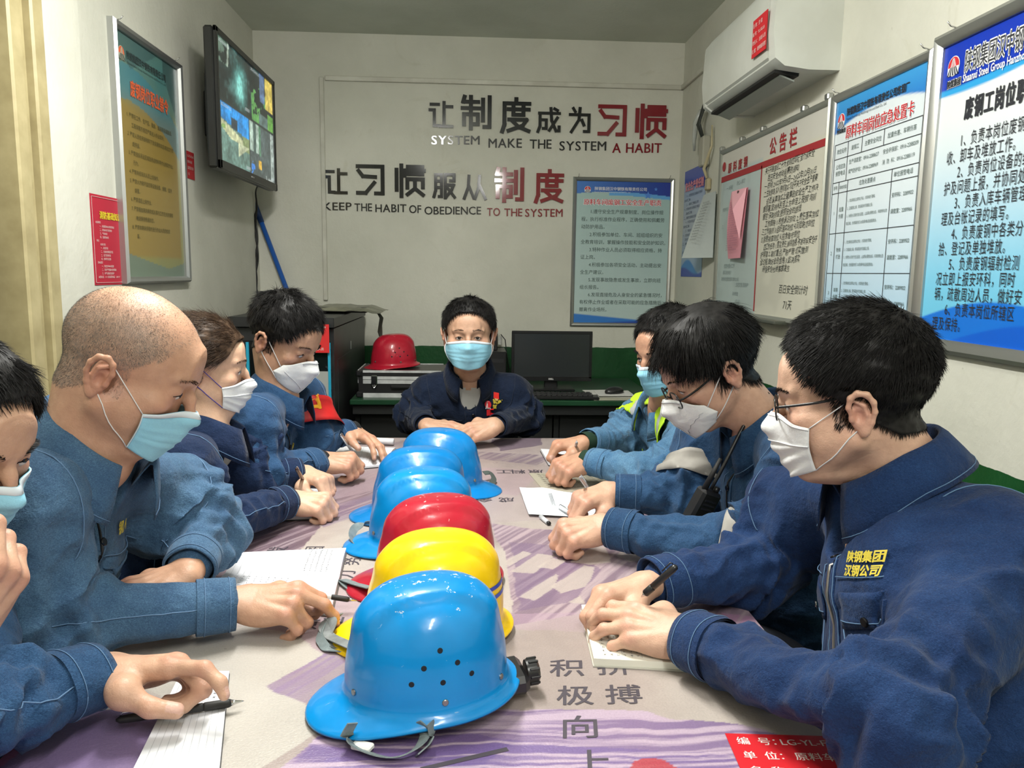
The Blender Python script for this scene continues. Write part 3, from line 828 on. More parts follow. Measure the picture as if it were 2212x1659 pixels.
slogan('wall_slogan', 'lower raised acrylic slogan on the back wall, beginning with KEEP in black',
 [('让', 698, 753, 362, 424, K_), ('习', 768, 836, 351, 427, K_), ('惯', 850, 920, 353, 429, K_), ('服', 933, 987, 370, 432, K_), ('从', 997, 1053, 375, 435, K_), ('制', 1067, 1135, 361, 439, Q_), ('度', 1152, 1219, 366, 441, Q_)],
 [('KEEP', 699, 760, 454, 17, K_), ('THE', 766, 804, 456, 17, K_), ('HABIT', 811, 878, 458, 17, K_), ('OF', 884, 910, 460, 17, K_), ('OBEDIENCE', 917, 1039, 463, 17, K_), ('TO', 1052, 1080, 466, 17, Q_), ('THE', 1089, 1128, 467, 17, Q_), ('SYSTEM', 1134, 1215, 468, 17, Q_)])

# ---------------------------------------------------------------- posters and boards
PRINT = vcol('printed_sheet', .35); PRINT_M = vcol('matt_print', .6)
def sheet(parent, w, h, nx, nz, fn, name='printed_sheet', y=-.006, m=None, curl=None):
    X, Z = np.meshgrid(np.linspace(0, w, nx), np.linspace(0, h, nz))
    Y = np.full_like(X, y) if curl is None else y-curl(X/w, Z/h)
    P = np.stack([X, Y, Z], -1); c = fn(X/w, Z/h)
    mb = MB(); mb.grid(P); b_ = P.reshape(-1, 3)+V(0, .0015, 0); 
    o = mesh(name, np.concatenate([P.reshape(-1, 3), b_]), mb.f+[tuple(i+nx*nz for i in f[::-1]) for f in mb.f], m or PRINT, parent, cols=np.tile(c.reshape(-1, 3), (2, 1)))
    return o
def frame(parent, w, h, b=.022, d=.018, m=None, name='frame'):
    m = m or ALU
    for k, (x0, z0, x1, z1) in enumerate([(0, 0, w, 0), (w, 0, w, h), (w, h, 0, h), (0, h, 0, 0)]):
        A_, B_ = V(x0, 0, z0), V(x1, 0, z1); T = nrm(B_-A_); inn = V(-T[2], 0, T[0])
        pr = [(0, 0), (0, -d*.7), (b*.3, -d), (b*.7, -d*.85), (b, -d*.5), (b, -.002)]
        vs = []; n = len(pr)
        for e, sgn in ((A_, 1), (B_, -1)):
            for (a_, y_) in pr: vs.append(e+inn*a_+T*a_*sgn+V(0, y_, 0))
        fs = [(i, (i+1) % n, (i+1) % n+n, i+n) for i in range(n)]+[tuple(range(n))[::-1], tuple(range(n, 2*n))]
        smooth_by(mesh(name+'_rail', vs, fs, m, parent), 30)
def C3(a): return np.array(a, float)
def lerp(a, b, t): return C3(a)+(C3(b)-C3(a))*np.asarray(t)[..., None]
def paint(c, m, col): m = np.asarray(m, float)[..., None]; return c*(1-m)+C3(col)*m
def emblem(mb_r, mb_w, mb_k, cx, cz, r, y=-.008):
    """round red emblem with fanned rays above the dark half"""
    n = 24
    for k, s in ((mb_w, 1.10), (mb_r, 1.0)):
        k.prism([(cx+r*s*math.cos(2*PI*i/n), cz+r*s*math.sin(2*PI*i/n)) for i in range(n)], y+(.0006 if s > 1 else 0), y+.001)
    mb_w.prism([(cx-r*1.0, cz-r*1.0), (cx+r*1.0, cz-r*1.0), (cx+r*1.0, cz-r*.1), (cx-r*1.0, cz-r*.1)], y-.0006, y)
    for a in (-.62, -.32, 0, .32, .62):
        b = cx+a*r*1.5
        mb_k.prism([(cx+a*r*.75-.05*r, cz-.12*r), (cx+a*r*.75+.07*r, cz-.12*r), (b+.14*r, cz-r*1.0), (b-.08*r, cz-r*1.0)], y-.0012, y-.0006)
        mb_w.prism([(cx+a*r*.18-.015*r, cz+.85*r), (cx+a*r*.18+.015*r, cz+.85*r), (cx+a*r*.75+.05*r, cz-.1*r), (cx+a*r*.75-.03*r, cz-.1*r)], y-.0009, y-.0003)
WHT = ink((.82, .83, .84)); BLK = ink((.02, .022, .03)); RED = ink((.62, .02, .03)); GRN = ink((.08, .12, .11)); YEL = ink((.75, .58, .03)); NAVY = ink((.02, .03, .09))
def nails(root, pts):
    for x, z in pts:
        mb = MB(); mb.tube([(x, 0, z), (x, -.025, z+.006), (x, -.034, z+.016)], .0018, 6); mb.out('hanging_nail', STEEL, root, True)

# framed duties poster on the back wall
r = thing('framed_poster', 'blue-topped framed poster with a red title and six numbered rules on the back wall', 'poster', (.583, YB, 1.045))
Wd, Ht = .592, .862
def f_back(x, z):
    c = lerp(hexc('#9fbcb9'), hexc('#b9cdcb'), 1-z)
    top = z > .895+.02*np.sin(x*3.2+.3)-.02*(x > .5)*(x-.5); c = np.where(top[..., None], lerp(hexc('#2d6fc0'), hexc('#1b2f8f'), x), c)
    sw = np.abs(z-(.885+.02*np.sin(x*3.2+.3)+.0*x)) < .012; c = paint(c, sw & (x > .35), hexc('#5fa3dc'))
    bt = sstep(.005, -.005, z-(.060*(1-x)+.018)); c = paint(c, bt, hexc('#2f78c8')); c = paint(c, sstep(.005, -.005, z-(.035*x+.004)), hexc('#1c3f9e')); return c
sheet(r, Wd-.02, Ht-.02, 130, 190, f_back).location = (.01, 0, .01)
frame(r, Wd, Ht); nails(r, [(.03, Ht), (Wd-.03, Ht)])
mw, mk, mr, mg = MB(), MB(), MB(), MB()
wtext(mw, '陕钢集团汉中钢铁有限责任公司', .125, .790, .022, y=-.008, bold=.012); wtext(mw, 'Shaanxi Steel Group Hanzhong Iron and Steel Co., Ltd', .125, .776, .0095, y=-.008)
emblem(mr, mw, mk, .085, .793, .017)
wtext(mw, '原料车间废钢工安全生产职责', .062, .708, .036, y=-.0078, bold=.05, width=.46); wchars(r, 'title_character', RED, '原料车间废钢工安全生产职责', .064, .709, .036, y=-.009, bold=.016, width=.455)
star = [(.44+.024*(1 if i % 2 == 0 else .42)*math.sin(2*PI*i/10), .765+.024*(1 if i % 2 == 0 else .42)*math.cos(2*PI*i/10)) for i in range(10)]
mw2 = MB(); mw2.prism(star, -.008, -.007); star2 = [(.485+.012*(1 if i % 2 == 0 else .42)*math.sin(2*PI*i/10), .80+.012*(1 if i % 2 == 0 else .42)*math.cos(2*PI*i/10)) for i in range(10)]; mw2.prism(star2, -.008, -.007)
mw2.out('star_print', ink(hexc('#4f86d8')), r)
L_ = ['       1.遵守安全生产规章制度、岗位操作规', '程，执行标准作业程序，正确使用和佩戴劳', '动防护用品。', '       2.积极参加单位、车间、班组组织的安', '全教育培训，掌握操作技能和安全防护知识。', '       3.特种作业人员必须取得相应资格，持', '证上岗。', '       4.积极参加各项安全活动，主动提出安', '全生产建议。', '       5.发现事故隐患或发生事故，立即向班', '组长报告。', '       6.发现直接危及人身安全的紧急情况时，', '有权停止作业或者在采取可能的应急措施后', '撤离作业场所。']
for i, s in enumerate(L_): wtext(mg, s, .052, .658-i*.0437, .0268, bold=.006, xs=.965, y=-.008)
tag(mw.out('white_lettering', WHT, r), kind='stuff'); tag(mk.out('emblem_rays', BLK, r), kind='stuff'); mr.out('red_lettering', RED, r); tag(mg.out('body_lettering', GRN, r), kind='stuff')

# right wall: local x runs towards the viewer (-Y), print faces -X
def rwall(name, label, cat, y, z, x=XR): return thing(name, label, cat, (x, y, z), -PI/2)
def lwall(name, label, cat, y, z, x=XL): return thing(name, label, cat, (x, y, z), PI/2)
# emergency card poster
r = rwall('framed_poster', 'framed poster with a blue arc, red title and ruled table, right of the whiteboard', 'poster', 2.632, 1.02)
Wd, Ht = .575, .925
def f_card(x, z):
    c = lerp(hexc('#9cc9e6'), hexc('#dfe9ee'), sstep(0, .75, z))
    arc = sstep(-.004, .004, z-(.795+.125*np.sqrt(np.clip(1-((x-.56)/.66)**2, 0, 1))))[..., None]; c = c*(1-arc)+lerp(hexc('#3a9bdc'), hexc('#0c5fc2'), sstep(0, .18, 1-z))*arc
    return c
sheet(r, Wd-.02, Ht-.02, 130, 190, f_card).location = (.01, 0, .01)
frame(r, Wd, Ht, .026, .02); nails(r, [(.04, Ht), (Wd-.03, Ht)])
mk, mr, mw, mg = MB(), MB(), MB(), MB()
emblem(mr, mw, mk, .065, .835, .022)
wtext(mk, '陕煤集团', .040, .797, .015, y=-.008, bold=.03)
wtext(mk, '陕钢集团汉中钢铁有限责任公司炼钢厂', .10, .845, .0265, y=-.008, bold=.02, width=.36); wtext(mk, 'Shaanxi Steel Group Hanzhong Iron and Steel Co., Ltd', .10, .830, .011, y=-.008)
wchars(r, 'title_character', RED, '原料车间岗位应急处置卡', .105, .775, .044, y=-.009, bold=.018, width=.39)
wtext(mw, '原料车间岗位应急处置卡', .103, .7745, .044, y=-.0076, bold=.05, width=.394)
def rule(mb, x0, z0, x1, z1, w=.0016, y=-.0076): mb.box(((x0+x1)/2, y, (z0+z1)/2), (abs(x1-x0)+w, .0008, abs(z1-z0)+w))
zz = [.762, .715, .640, .605, .475, .345, .215, .085]; x0, x1 = .035, .540
for z in zz: rule(mk, x0, z, x1, z)
for x in (x0, x1): rule(mk, x, zz[0], x, zz[-1])
rule(mk, .125, zz[0], .125, zz[2]); rule(mk, .215, zz[0], .215, zz[1]); rule(mk, .345, zz[0], .345, zz[1])
rule(mk, .080, zz[2], .080, zz[-1]); rule(mk, .140, zz[2], .140, zz[-1]); rule(mk, .405, zz[2], .405, zz[-1])
T = lambda s, x, z, sz=.0165, b=.008: wtext(mg, s, x, z, sz, y=-.0078, bold=b)
T('岗位名称', .050, .732); T('废钢工', .148, .732); T('主要安全风险', .232, .732); T('起重伤害、车辆伤害', .365, .732, .0165)
T('公司应急', .050, .683); T('报警电话', .050, .662); T('生产调度室：0916-2288627', .138, .690, .0155); T('煤气防护站：0916-2288969', .138, .660, .0155); T('安全环保部：0916-2288209', .345, .690, .0155); T('消  防  科：0916-2288119', .345, .660, .0155)
T('序号', .043, .617, .014); T('事故类型', .085, .617, .0125); T('应急处置要点', .215, .617); T('单位报警电话', .415, .617, .0165)
for k, (a, b) in enumerate((('起重', '伤害'), ('物体', '打击'), ('车辆', '伤害'), ('坍塌', ''))):
    zt = zz[3+k]; T(str(k+1), .055, zt-.07, .016); T(a, .093, zt-.06, .0155); T(b, .093, zt-.082, .0155)
    for q, s in enumerate(('1、发生事故后立即停止作业，对现场进行警戒。', '2、汇报直接上级，情况紧急时可越级上报。', '3、对受伤人员进行包扎固定，止血等必要救治后，将其转移出危', '险区域；伤情重的打120急救电话送医救治。')):
        wtext(mg, s, .148, zt-.035-q*.024, .0108, y=-.0078, bold=.006, width=(.17, .16, .245, .19)[q])
    T('安环科：2289922', .413, zt-.045, .0148, .01); T('调度室：2289966', .413, zt-.090, .0148, .01)
tag(mk.out('black_print', BLK, r), kind='stuff'); mr.out('red_lettering', RED, r); tag(mw.out('white_outline', WHT, r), kind='stuff'); tag(mg.out('table_lettering', GRN, r), kind='stuff')
# duties poster, cut by the right edge of the picture
r = rwall('framed_poster', 'largest framed poster, deep blue head and numbered duties in black, nearest the camera', 'poster', 2.052, 1.165)
Wd, Ht = .62, .80
def f_duty(x, z):
    c = lerp(hexc('#6fc4e6'), hexc('#e9ecec'), sstep(.1, .85, z))
    c = paint(c, sstep(-.004, .004, z-(.818-.05*x+.12*x*x)), hexc('#2fa3e2')); c = paint(c, sstep(-.004, .004, z-(.836-.02*x+.09*x*x)), hexc('#0a35b4'))
    c = paint(c, sstep(.004, -.004, z-(.085+.07*np.sin(x*3.0))), hexc('#1271d6')); c = paint(c, sstep(.004, -.004, z-(.035+.06*np.sin(x*3.3-1.0))), hexc('#0a5ccc')); return c
sheet(r, Wd-.03, Ht-.03, 170, 200, f_duty).location = (.015, 0, .015)
frame(r, Wd, Ht, .034, .024); nails(r, [(.08, Ht), (Wd-.05, Ht)])
mk, mr, mw = MB(), MB(), MB()
emblem(mr, mw, mk, .078, .712, .022)
wtext(mw, '陕煤集团', .058, .662, .020, y=-.0072, bold=.07, xs=.7); wtext(mk, '陕煤集团', .058, .662, .020, y=-.0085, bold=.02, xs=.7)
wtext(mw, '陕钢集团汉中钢铁有限责任公司', .122, .690, .056, y=-.0072, bold=.05, width=.410); wtext(mk, '陕钢集团汉中钢铁有限责任公司', .1225, .690, .056, y=-.0085, bold=.008, width=.408)
wtext(mw, 'Shaanxi Steel Group Hanzhong Iron and Steel Co., Ltd', .122, .662, .026, y=-.0085, bold=.02, width=.410)
wchars(r, 'title_character', BLK, '废钢工岗位职责', .140, .575, .055, bold=.022, spacing=1.15, xs=.62, y=-.008)
L_ = [('1、负责本岗位废钢的验', .150), ('收、卸车及堆放工作。', .085), ('2、负责岗位设备的维', .150), ('护及问题上报，并协同处理。', .085), ('3、负责入库车辆管理', .150), ('理及台帐记录的填写。', .085), ('4、负责废钢中各类分', .150), ('拾、登记及单独堆放。', .085), ('5、负责废钢辐射检测', .150), ('况立即上报安环科，同时', .085), ('辆，疏散周边人员，做好安', .085), ('6、负责本岗位所辖区', .150), ('理及保持。', .085)]
for i, (s, x) in enumerate(L_): wtext(mk, s, x*.75+.02, .510-i*.0375, .0365, bold=.006, y=-.008, xs=.70, spacing=1.12)
tag(mk.out('black_lettering', BLK, r), kind='stuff'); mr.out('emblem_disc', RED, r); tag(mw.out('white_lettering', WHT, r), kind='stuff')
# whiteboard notice board
r = rwall('notice_board', 'whiteboard notice board with red headings and handwriting beside the air conditioner', 'notice board', 3.805, 1.175)
Wd, Ht = 1.165, .770
WB = noisy('whiteboard_face', hexc('#b3bfb4'), hexc('#a2b0a8'), .28, 3)
def f_wb(x, z):
    c = lerp(hexc('#b7c6c4'), hexc('#cfcdbe'), (x > .47)*1.0); c = paint(c, z > .86, hexc('#cfcdc4'))
    sm = sstep(.15, .55, fbm(np.stack([x.ravel()*6, z.ravel()*5, 0*z.ravel()], 1), 5, 3).reshape(x.shape)); return c*(1-.10*sm[..., None])
sheet(r, Wd-.02, Ht-.02, 70, 50, f_wb).location = (.01, 0, .01)
frame(r, Wd, Ht, .020, .020, mat('grimy_board_frame', (.35, .36, .32), .4, .6))
mr, mk, mb_ = MB(), MB(), MB()
mr.box((Wd/2, -.0075, .632), (Wd-.04, .001, .026)); mr.box((.545, -.0075, .33), (.010, .001, .60))
RB = ink((.36, .025, .03)); wchars(r, 'heading_character', RB, '公告栏', .62, .665, .072, bold=.02, spacing=1.75, y=-.008); wchars(r, 'heading_character', RB, '原料废钢', .11, .655, .050, bold=.02, spacing=1.8, y=-.008)
mr.prism([(.05+.022*math.cos(i*PI/8), .69+.022*math.sin(i*PI/8)) for i in range(16)], -.0085, -.0075)
HW = ['关于开展喜迎二十大 做到四零起 全力保安全', '百日安全劳动竞赛的通知', '一.时间 2022年9月6日—2022年12月31日', '二.主体思路 深入贯彻落实习近平关于安全生产重要', '论述,认真落实上级集团安全生产工作决', '策部署,坚持人民至上,生命至上,按照“超前', '管控”深刻领会,狠抓安全的底线', '工作措施 1.思想认识到位 2.责任落实到位', '三工作原则 3.组织落实到位 4.风险防范到位', '5.隐患排查到位 6.应急值守到位', '四工作任务 1.落实责任,消除隐患,不断筑牢安全环', '护屏障 2.紧盯重点,严防严管 切实做到', '全过程,做好全员合格 3.坚决落实', '环保安全杜绝事故发生']
for i, s in enumerate(HW):
    vs, fs = text_mesh(s, .028, res=1, bold=-.002); 
    if not len(vs): continue
    x = vs[:, 0]; k = min(1.0, (.50 if i else .46)/x.max())
    P = np.stack([x*k+.585+.03*(i % 3 == 1)+vs[:, 1]*.25+.002*np.sin(x*60), np.full(len(x), -.0080), vs[:, 1]*(1+.1*np.sin(x*37))+.590-i*.0305+x*.02+.002*np.sin(x*90+i)], 1); mk.add(P, fs)
for s, x, z, sz in (('百日安全倒计时', .80, .115, .038), ('71天', .85, .055, .042)):
    vs, fs = text_mesh(s, sz, res=1, bold=-.006); mk.add(np.stack([vs[:, 0]+x+vs[:, 1]*.2, np.full(len(vs), -.008), vs[:, 1]+z], 1), fs)
for s, x, z, sz in (('一. 5班组', .10, .575, .022), ('会议 6.学习', .24, .585, .022), ('检查中重点工作', .12, .215, .022), ('落实安全培训', .11, .185, .020), ('隐患排查整改落实 及时上报', .09, .155, .020), ('五班交接 及防护', .30, .13, .022), ('现场检查', .26, .09, .020), ('9月 6日', .30, .055, .020), ('安全学习', .06, .48, .02), ('三.', .06, .40, .02)):
    vs, fs = text_mesh(s, sz, res=1, bold=-.006); mb_.add(np.stack([vs[:, 0]+x+vs[:, 1]*.2, np.full(len(vs), -.008), vs[:, 1]+z], 1), fs)
mr.out('red_heading', ink((.36, .025, .03)), r); tag(mk.out('handwriting', ink((.05, .055, .05)), r), kind='stuff'); tag(mb_.out('faded_handwriting', ink((.20, .26, .27)), r), kind='stuff')
MB().box((.74, -.035, .002), (.36, .06, .014), bev=.004).out('pen_tray', mat('dark_tray', (.10, .11, .09), .4, .5), r)
for x in (.02, .30, .55, .95, Wd-.02): MB().box((x, -.012, Ht+.006), (.028, .022, .022), bev=.004).out('clip', ALU, r)
# pink sheet pinned on the board
r = rwall('paper_sheet', 'pink printed sheet pinned to the whiteboard, its right corner folded over', 'paper', 3.585, 1.43, XR-.018)
PINK = hexc('#e39aa8')
def pk(x, z): return np.tile(C3(PINK), x.shape+(1,))*(1-.05*np.sin(z*9)[..., None])
sheet(r, .215, .30, 14, 24, pk, 'sheet', 0, PRINT_M, curl=lambda u, v: .018*(1-v)*u+.012*np.sin(PI*v)*(1-u)+.004)
g = MB()
for i in range(22): wtext(g, '安全生产工作会议学习材料及要求落实', .030, .245-i*.0100, .0088, y=-.0185-.010*(i/22), res=1, width=.145 if i % 5 else .09)
tag(g.out('printed_lines', ink((.30, .10, .16)), r), kind='stuff')
mb = MB(); mb.add([(.03, -.012, .30), (.215, -.010, .30), (.215, -.03, .08), (.15, -.045, .21), (.03, -.014, .27)], [(0, 4, 3), (0, 3, 2, 1)]); mb.out('folded_corner', ink(hexc('#eeb0bb')), r)
MB().tube([(.13, 0, .288), (.13, -.02, .288)], .006, 8).out('push_pin', mat('dark_pin', (.05, .02, .02), .3), r, True)
# narrow blue poster near the corner
r = rwall('paper_poster', 'small unframed blue poster with faint text on the right wall near the far corner', 'poster', 4.47, 1.345)
def f_blue(x, z):
    c = lerp(hexc('#7fa6cf'), hexc('#b9bfc9'), 1-np.abs(z-.5)*1.6); c = paint(c, sstep(-.01, .01, z-(.88-.10*x)), hexc('#2b49ae')); c = paint(c, sstep(.01, -.01, z-(.09+.07*np.sin(5*x))), hexc('#3c86cc')); c = paint(c, sstep(.01, -.01, z-(.055+.03*np.sin(5*x+1))), hexc('#2b43a6')); return c
sheet(r, .405, .585, 60, 90, f_blue, y=-.002)
mr, mk = MB(), MB(); wtext(mr, '安全生产责任制', .03, .475, .052, bold=.04, width=.35, y=-.005)
for i in range(15): wtext(mk, ['一、负责本岗位设备运行情况', '及时汇报', '二、做好交接班记录'][i % 3], .02 if i % 2 else .06, .44-i*.024, .016, width=(.30, .12, .24)[i % 3], y=-.005)
mr.out('title_lettering', ink(hexc('#e08f9a')), r); tag(mk.out('body_lettering', ink((.07, .09, .16)), r), kind='stuff')
# hanging white sheet on a hook with a tape loop
r = rwall('paper_sheet', 'curled white sheet hanging from a taped hook beside the small blue poster', 'paper', 4.02, 1.44, XR-.012)
sheet(r, .20, .32, 12, 20, lambda x, z: np.tile(C3(hexc('#b9c1bf')), x.shape+(1,)), 'sheet', 0, PRINT_M, curl=lambda u, v: .10*(1-v)*(1-u)+.01)
g = MB()
for i in range(14): wtext(g, '检查记录登记表填写', .06, .27-i*.014, .009, y=-.03-.0045*i, width=.11, res=1)
tag(g.out('printed_lines', ink((.2, .21, .22)), r), kind='stuff')
r = rwall('wall_hook', 'yellowed hook bound with tape above the curled white sheet', 'hook', 3.99, 1.79)
MB().box((0, -.012, .02), (.05, .022, .06), bev=.006).out('hook_plate', mat('yellowed_plastic', hexc('#a79c7d'), .5), r)
MB().tube([(.0, -.02, .05), (-.02, -.03, .10), (.03, -.03, .14), (.06, -.02, .20), (.05, -.02, .30)], [.006, .009, .008, .006, .004], 8).out('tape', mat('old_tape', hexc('#b5ab8a'), .5), r, True)
# taped wiring and plug beside the board
r = rwall('wall_socket', 'grubby socket with a taped bundle of wires below the air conditioner', 'socket', 4.10, 1.95)
MB().box((.05, -.02, .03), (.075, .04, .15), bev=.006).out('socket_box', mat('grubby_plastic', hexc('#a8a698'), .5), r)
mb = MB()
for k in range(5):
    a = k*1.3; mb.tube([(.04+.01*math.cos(a), -.03, .10), (.02+.02*math.cos(a), -.05, .17), (.05+.02*math.sin(a), -.04, .23), (.04, -.02, .30)], .006, 6)
mb.out('wire_bundle', mat('dark_wires', (.03, .035, .03), .6), r, True)
MB().tube([(.0, -.03, .24), (-.045, -.045, .19), (-.06, -.045, .10), (-.07, -.04, .05)], [.014, .016, .010, .006], 8).out('plastic_wrap', mat('film_wrap', (.45, .47, .44), .25), r, True)

# left wall
r = lwall('framed_poster', 'tall green-gold framed poster with an orange title on the left wall', 'poster', 2.80, 1.295)
Wd, Ht = .615, .885
def f_gold(x, z):
    n_ = fbm(np.stack([x.ravel()*2.2, z.ravel()*2.5, 0*x.ravel()], 1), 3, 3).reshape(x.shape)
    c = lerp(hexc('#8a8a58'), hexc('#587f78'), sstep(.45, .95, z)+.25*n_)
    c = paint(c, sstep(-.05, .05, .74-.02*x-z)*sstep(0, .03, x-.06)*sstep(0, .03, .95-x)*sstep(0, .02, z-.09)*.9, hexc('#957c3d'))
    c = paint(c, (np.abs(z-(.80-.28*(x-.2)**2)) < .07)*.55, hexc('#2f7f96')); c = paint(c, (z > .86+.3*np.abs(x-.25))*.7, hexc('#3e5c5e')); c = paint(c, (x > .75) & (z > .70+.9*(1-x)), hexc('#41605f')); c = paint(c, (z < .05+.10*np.abs(x-.7))*.7, hexc('#5f7a78')); return c
sheet(r, Wd-.02, Ht-.02, 110, 160, f_gold).location = (.01, 0, .01)
frame(r, Wd, Ht, .024, .03, mat('satin_aluminium', (.42, .43, .42), .35, .8)); nails(r, [(.05, Ht), (Wd-.05, Ht)])
mk, mr, mo, mw = MB(), MB(), MB(), MB()
emblem(mr, mw, mk, .085, .79, .022)
wtext(mk, '陕钢集团汉中钢铁有限责任公司', .125, .785, .030, bold=.02, width=.35, y=-.008); wtext(mk, 'Shaanxi Steel Group Hanzhong Iron and Steel Co., Ltd', .125, .768, .010, y=-.008, width=.35)
wchars(r, 'title_character', ink(hexc('#d8623a')), '废钢岗位职业禁令', .14, .665, .060, bold=.025, width=.35, y=-.008)
L_ = ['1. 严禁在工作、生产区、宿舍、道路等吸烟酗酒,', '工服穿戴不规范严禁进入作业现场。', '2. 严禁人员在吊装物料下及车辆倒车区域站立行走', '或停留。', '3. 严禁违反吊运区域及吊运物料等作业规定作业,', '行为。', '4. 严禁未经培训人员上岗操作。', '5. 严禁人为破坏监控等设施设备、报警、监测', '装置。', '6. 严禁酒后上岗作业。', '7. 严禁擅自离岗串岗或从事与工作无关的事情', '电话保持畅通状态。', '8. 严禁车辆未停稳时进行作业人员的检查', '等。']
for i, s in enumerate(L_): wtext(mo, s, .10 if s[0].isdigit() else .135, .585-i*.0325, .0185, bold=.008, xs=1.05, y=-.008)
tag(mk.out('dark_lettering', ink((.03, .05, .05)), r), kind='stuff'); mr.out('orange_title', ink(hexc('#d8623a')), r); tag(mw.out('emblem_rays', ink((.4, .4, .3)), r), kind='stuff'); tag(mo.out('body_lettering', ink((.09, .08, .03)), r), kind='stuff')
r = lwall('red_notice', 'long red paper notice with white text low on the left wall', 'notice', 2.60, 1.293)
sheet(r, .232, .292, 8, 8, lambda x, z: np.tile(C3(hexc('#b5243a')), x.shape+(1,)), 'sheet', -.002, PRINT_M)
mw, my = MB(), MB()
for a in (.008, .284): rule(mw, .012, a, .22, a, .001, -.004)
for a in (.012, .22): rule(mw, a, .008, a, .284, .001, -.004)
wtext(my, '消防基础知识', .060, .218, .026, bold=.03, y=-.004)
for i, s in enumerate(['火灾种类', '一、普通固体火灾物质燃烧', '二、液体火灾可燃液体', '三、气体火灾', '四、金属类火灾', '特点', '火灾分类：', '一、初起阶段', '二、迅速发展蔓延阶段', '三、猛烈燃烧阶段', '四、熄灭阶段控制', '防火要求', '一、检查各种火灾隐患', '二、现场严禁烟火使用明火', '三、电气设备检查维护', '火警电话：119  应急报警电话：2288119']): wtext(mw, s, .03 if i in (0, 5, 11, 15) else .055, .200-i*.0118, .0088, y=-.004, res=1)
tag(mw.out('white_print', ink((.75, .62, .60)), r), kind='stuff'); my.out('yellow_title', YEL, r)
r = lwall('red_tag', 'small red asset tag between the gold poster and the wall television', 'tag', 3.435, 1.735)
sheet(r, .145, .115, 4, 4, lambda x, z: np.tile(C3(hexc('#b3262c')), x.shape+(1,)), 'sheet', -.002, PRINT_M)
mw = MB()
for i, s in enumerate(['编 号：LG-YL-FG-05', '单 位：原料车间', '名 称：监控显示屏', '数 量：1台']): wtext(mw, s, .010, .090-i*.025, .014, y=-.004)
tag(mw.out('white_print', ink((.7, .6, .55)), r), kind='stuff')
# television
def screen_col(x, z):
    n1 = fbm(np.stack([x.ravel()*14, z.ravel()*14, 0*x.ravel()], 1), 9, 3).reshape(x.shape)
    c = np.tile(C3((.010, .020, .022)), x.shape+(1,)); c = c+np.clip(n1, 0, 1)[..., None]*C3((.03, .07, .06))
    A_ = (x < .5) & (z > .5); B2 = (x >= .5) & (z > .5); D_ = (x < .5) & (z <= .5); E_ = (x >= .5) & (z <= .5)
    c = paint(c, np.exp(-(((x-.36)/.07)**2+((z-.72)/.10)**2))*A_*1.0, (.35, .85, .75)); c = paint(c, np.exp(-(((x-.36)/.10)**2+((z-.74)/.16)**2))*A_*.4, (.1, .5, .45))
    c = paint(c, A_ & (x < .17) & (z > .80)*(n1 > -.1), (.10, .16, .12)); c = paint(c, A_ & (np.abs(x-.17-.1*(z-.9)) < .012) & (z > .8), (.4, .5, .4))
    c = paint(c, B2 & (x > .84) & (z > .70), (.62, .48, .10)); c = paint(c, B2 & (n1 > .0) & (x > .56) & (x < .84) & (z < .85), (.10, .30, .08)); c = paint(c, B2 & (np.abs(x-.78) < .05) & (z > .74), (.10, .17, .30)); c = paint(c, B2 & (z < .62) & (x > .7), (.10, .16, .15)); c = paint(c, B2 & (x > .88) & (z < .66), (.15, .40, .07))
    c = paint(c, D_, (.13, .24, .20)); c = paint(c, D_ & (z > .36-.15*(x-.0)) & (z > .30), (.02, .30, .75)); c = paint(c, D_ & (z > .485), (.08, .14, .16))
    c = paint(c, D_ & (z > .22+.5*(.30-x)*0) & (z < .36-.25*x) & (z > .30-.45*x), (.55, .58, .34)); c = paint(c, D_ & (np.abs(x-.24) < .05) & (np.abs(z-.36) < .05), (.03, .05, .07)); c = paint(c, D_ & (x < .10) & (z > .28) & (z < .40) & (n1 > 0), (.2, .33, .10)); c = paint(c, D_ & (x > .38) & (z < .30) & (z > .17), (.22, .28, .12)); c = paint(c, D_ & (x > .30) & (z < .22) & (z > .10+.6*(x-.3)) & (x < .5), (.55, .60, .38))
    c = paint(c, E_, (.07, .10, .10)); c = paint(c, E_ & (x < .72) & (z > .22), (.38, .50, .42)); c = paint(c, E_ & (np.abs(x-.60) < .025) & (z > .2), (.06, .10, .09)); c = paint(c, E_ & (np.abs(x-.70) < .02) & (z > .2), (.08, .20, .12)); c = paint(c, E_ & (np.abs(x-.58) < .05) & (z < .12) & (n1 > -.1), (.05, .25, .75)); c = paint(c, E_ & (np.abs(x-.70) < .03) & (np.abs(z-.12) < .04), (.75, .45, .05)); c = paint(c, E_ & (x > .93), (.35, .42, .38)); c = paint(c, E_ & (z < .05) & (x > .6) & (n1 > .1), (.4, .45, .42))
    n2 = fbm(np.stack([x.ravel()*60, z.ravel()*40, 0*x.ravel()], 1), 19, 2).reshape(x.shape); c = c*(1+.35*n2[..., None])*(1+.35*n1[..., None])
    c = paint(c, (np.abs(x-.5) < .004) | (np.abs(z-.5) < .006), (.02, .03, .03)); return c
r = thing('television', 'black wall television showing four security camera pictures in the left corner', 'television', (-1.045, 3.36, 1.765), PI/2)
BEZ = mat('black_bezel', (.012, .013, .012), .35)
W2, H2 = .945, .56
MB().box((W2/2, .024, H2/2), (W2, .040, H2), bev=.008).out('back_case', BEZ, r); MB().box((W2/2, .075, H2/2), (.55, .08, .32), bev=.02).out('rear_housing', BEZ, r)
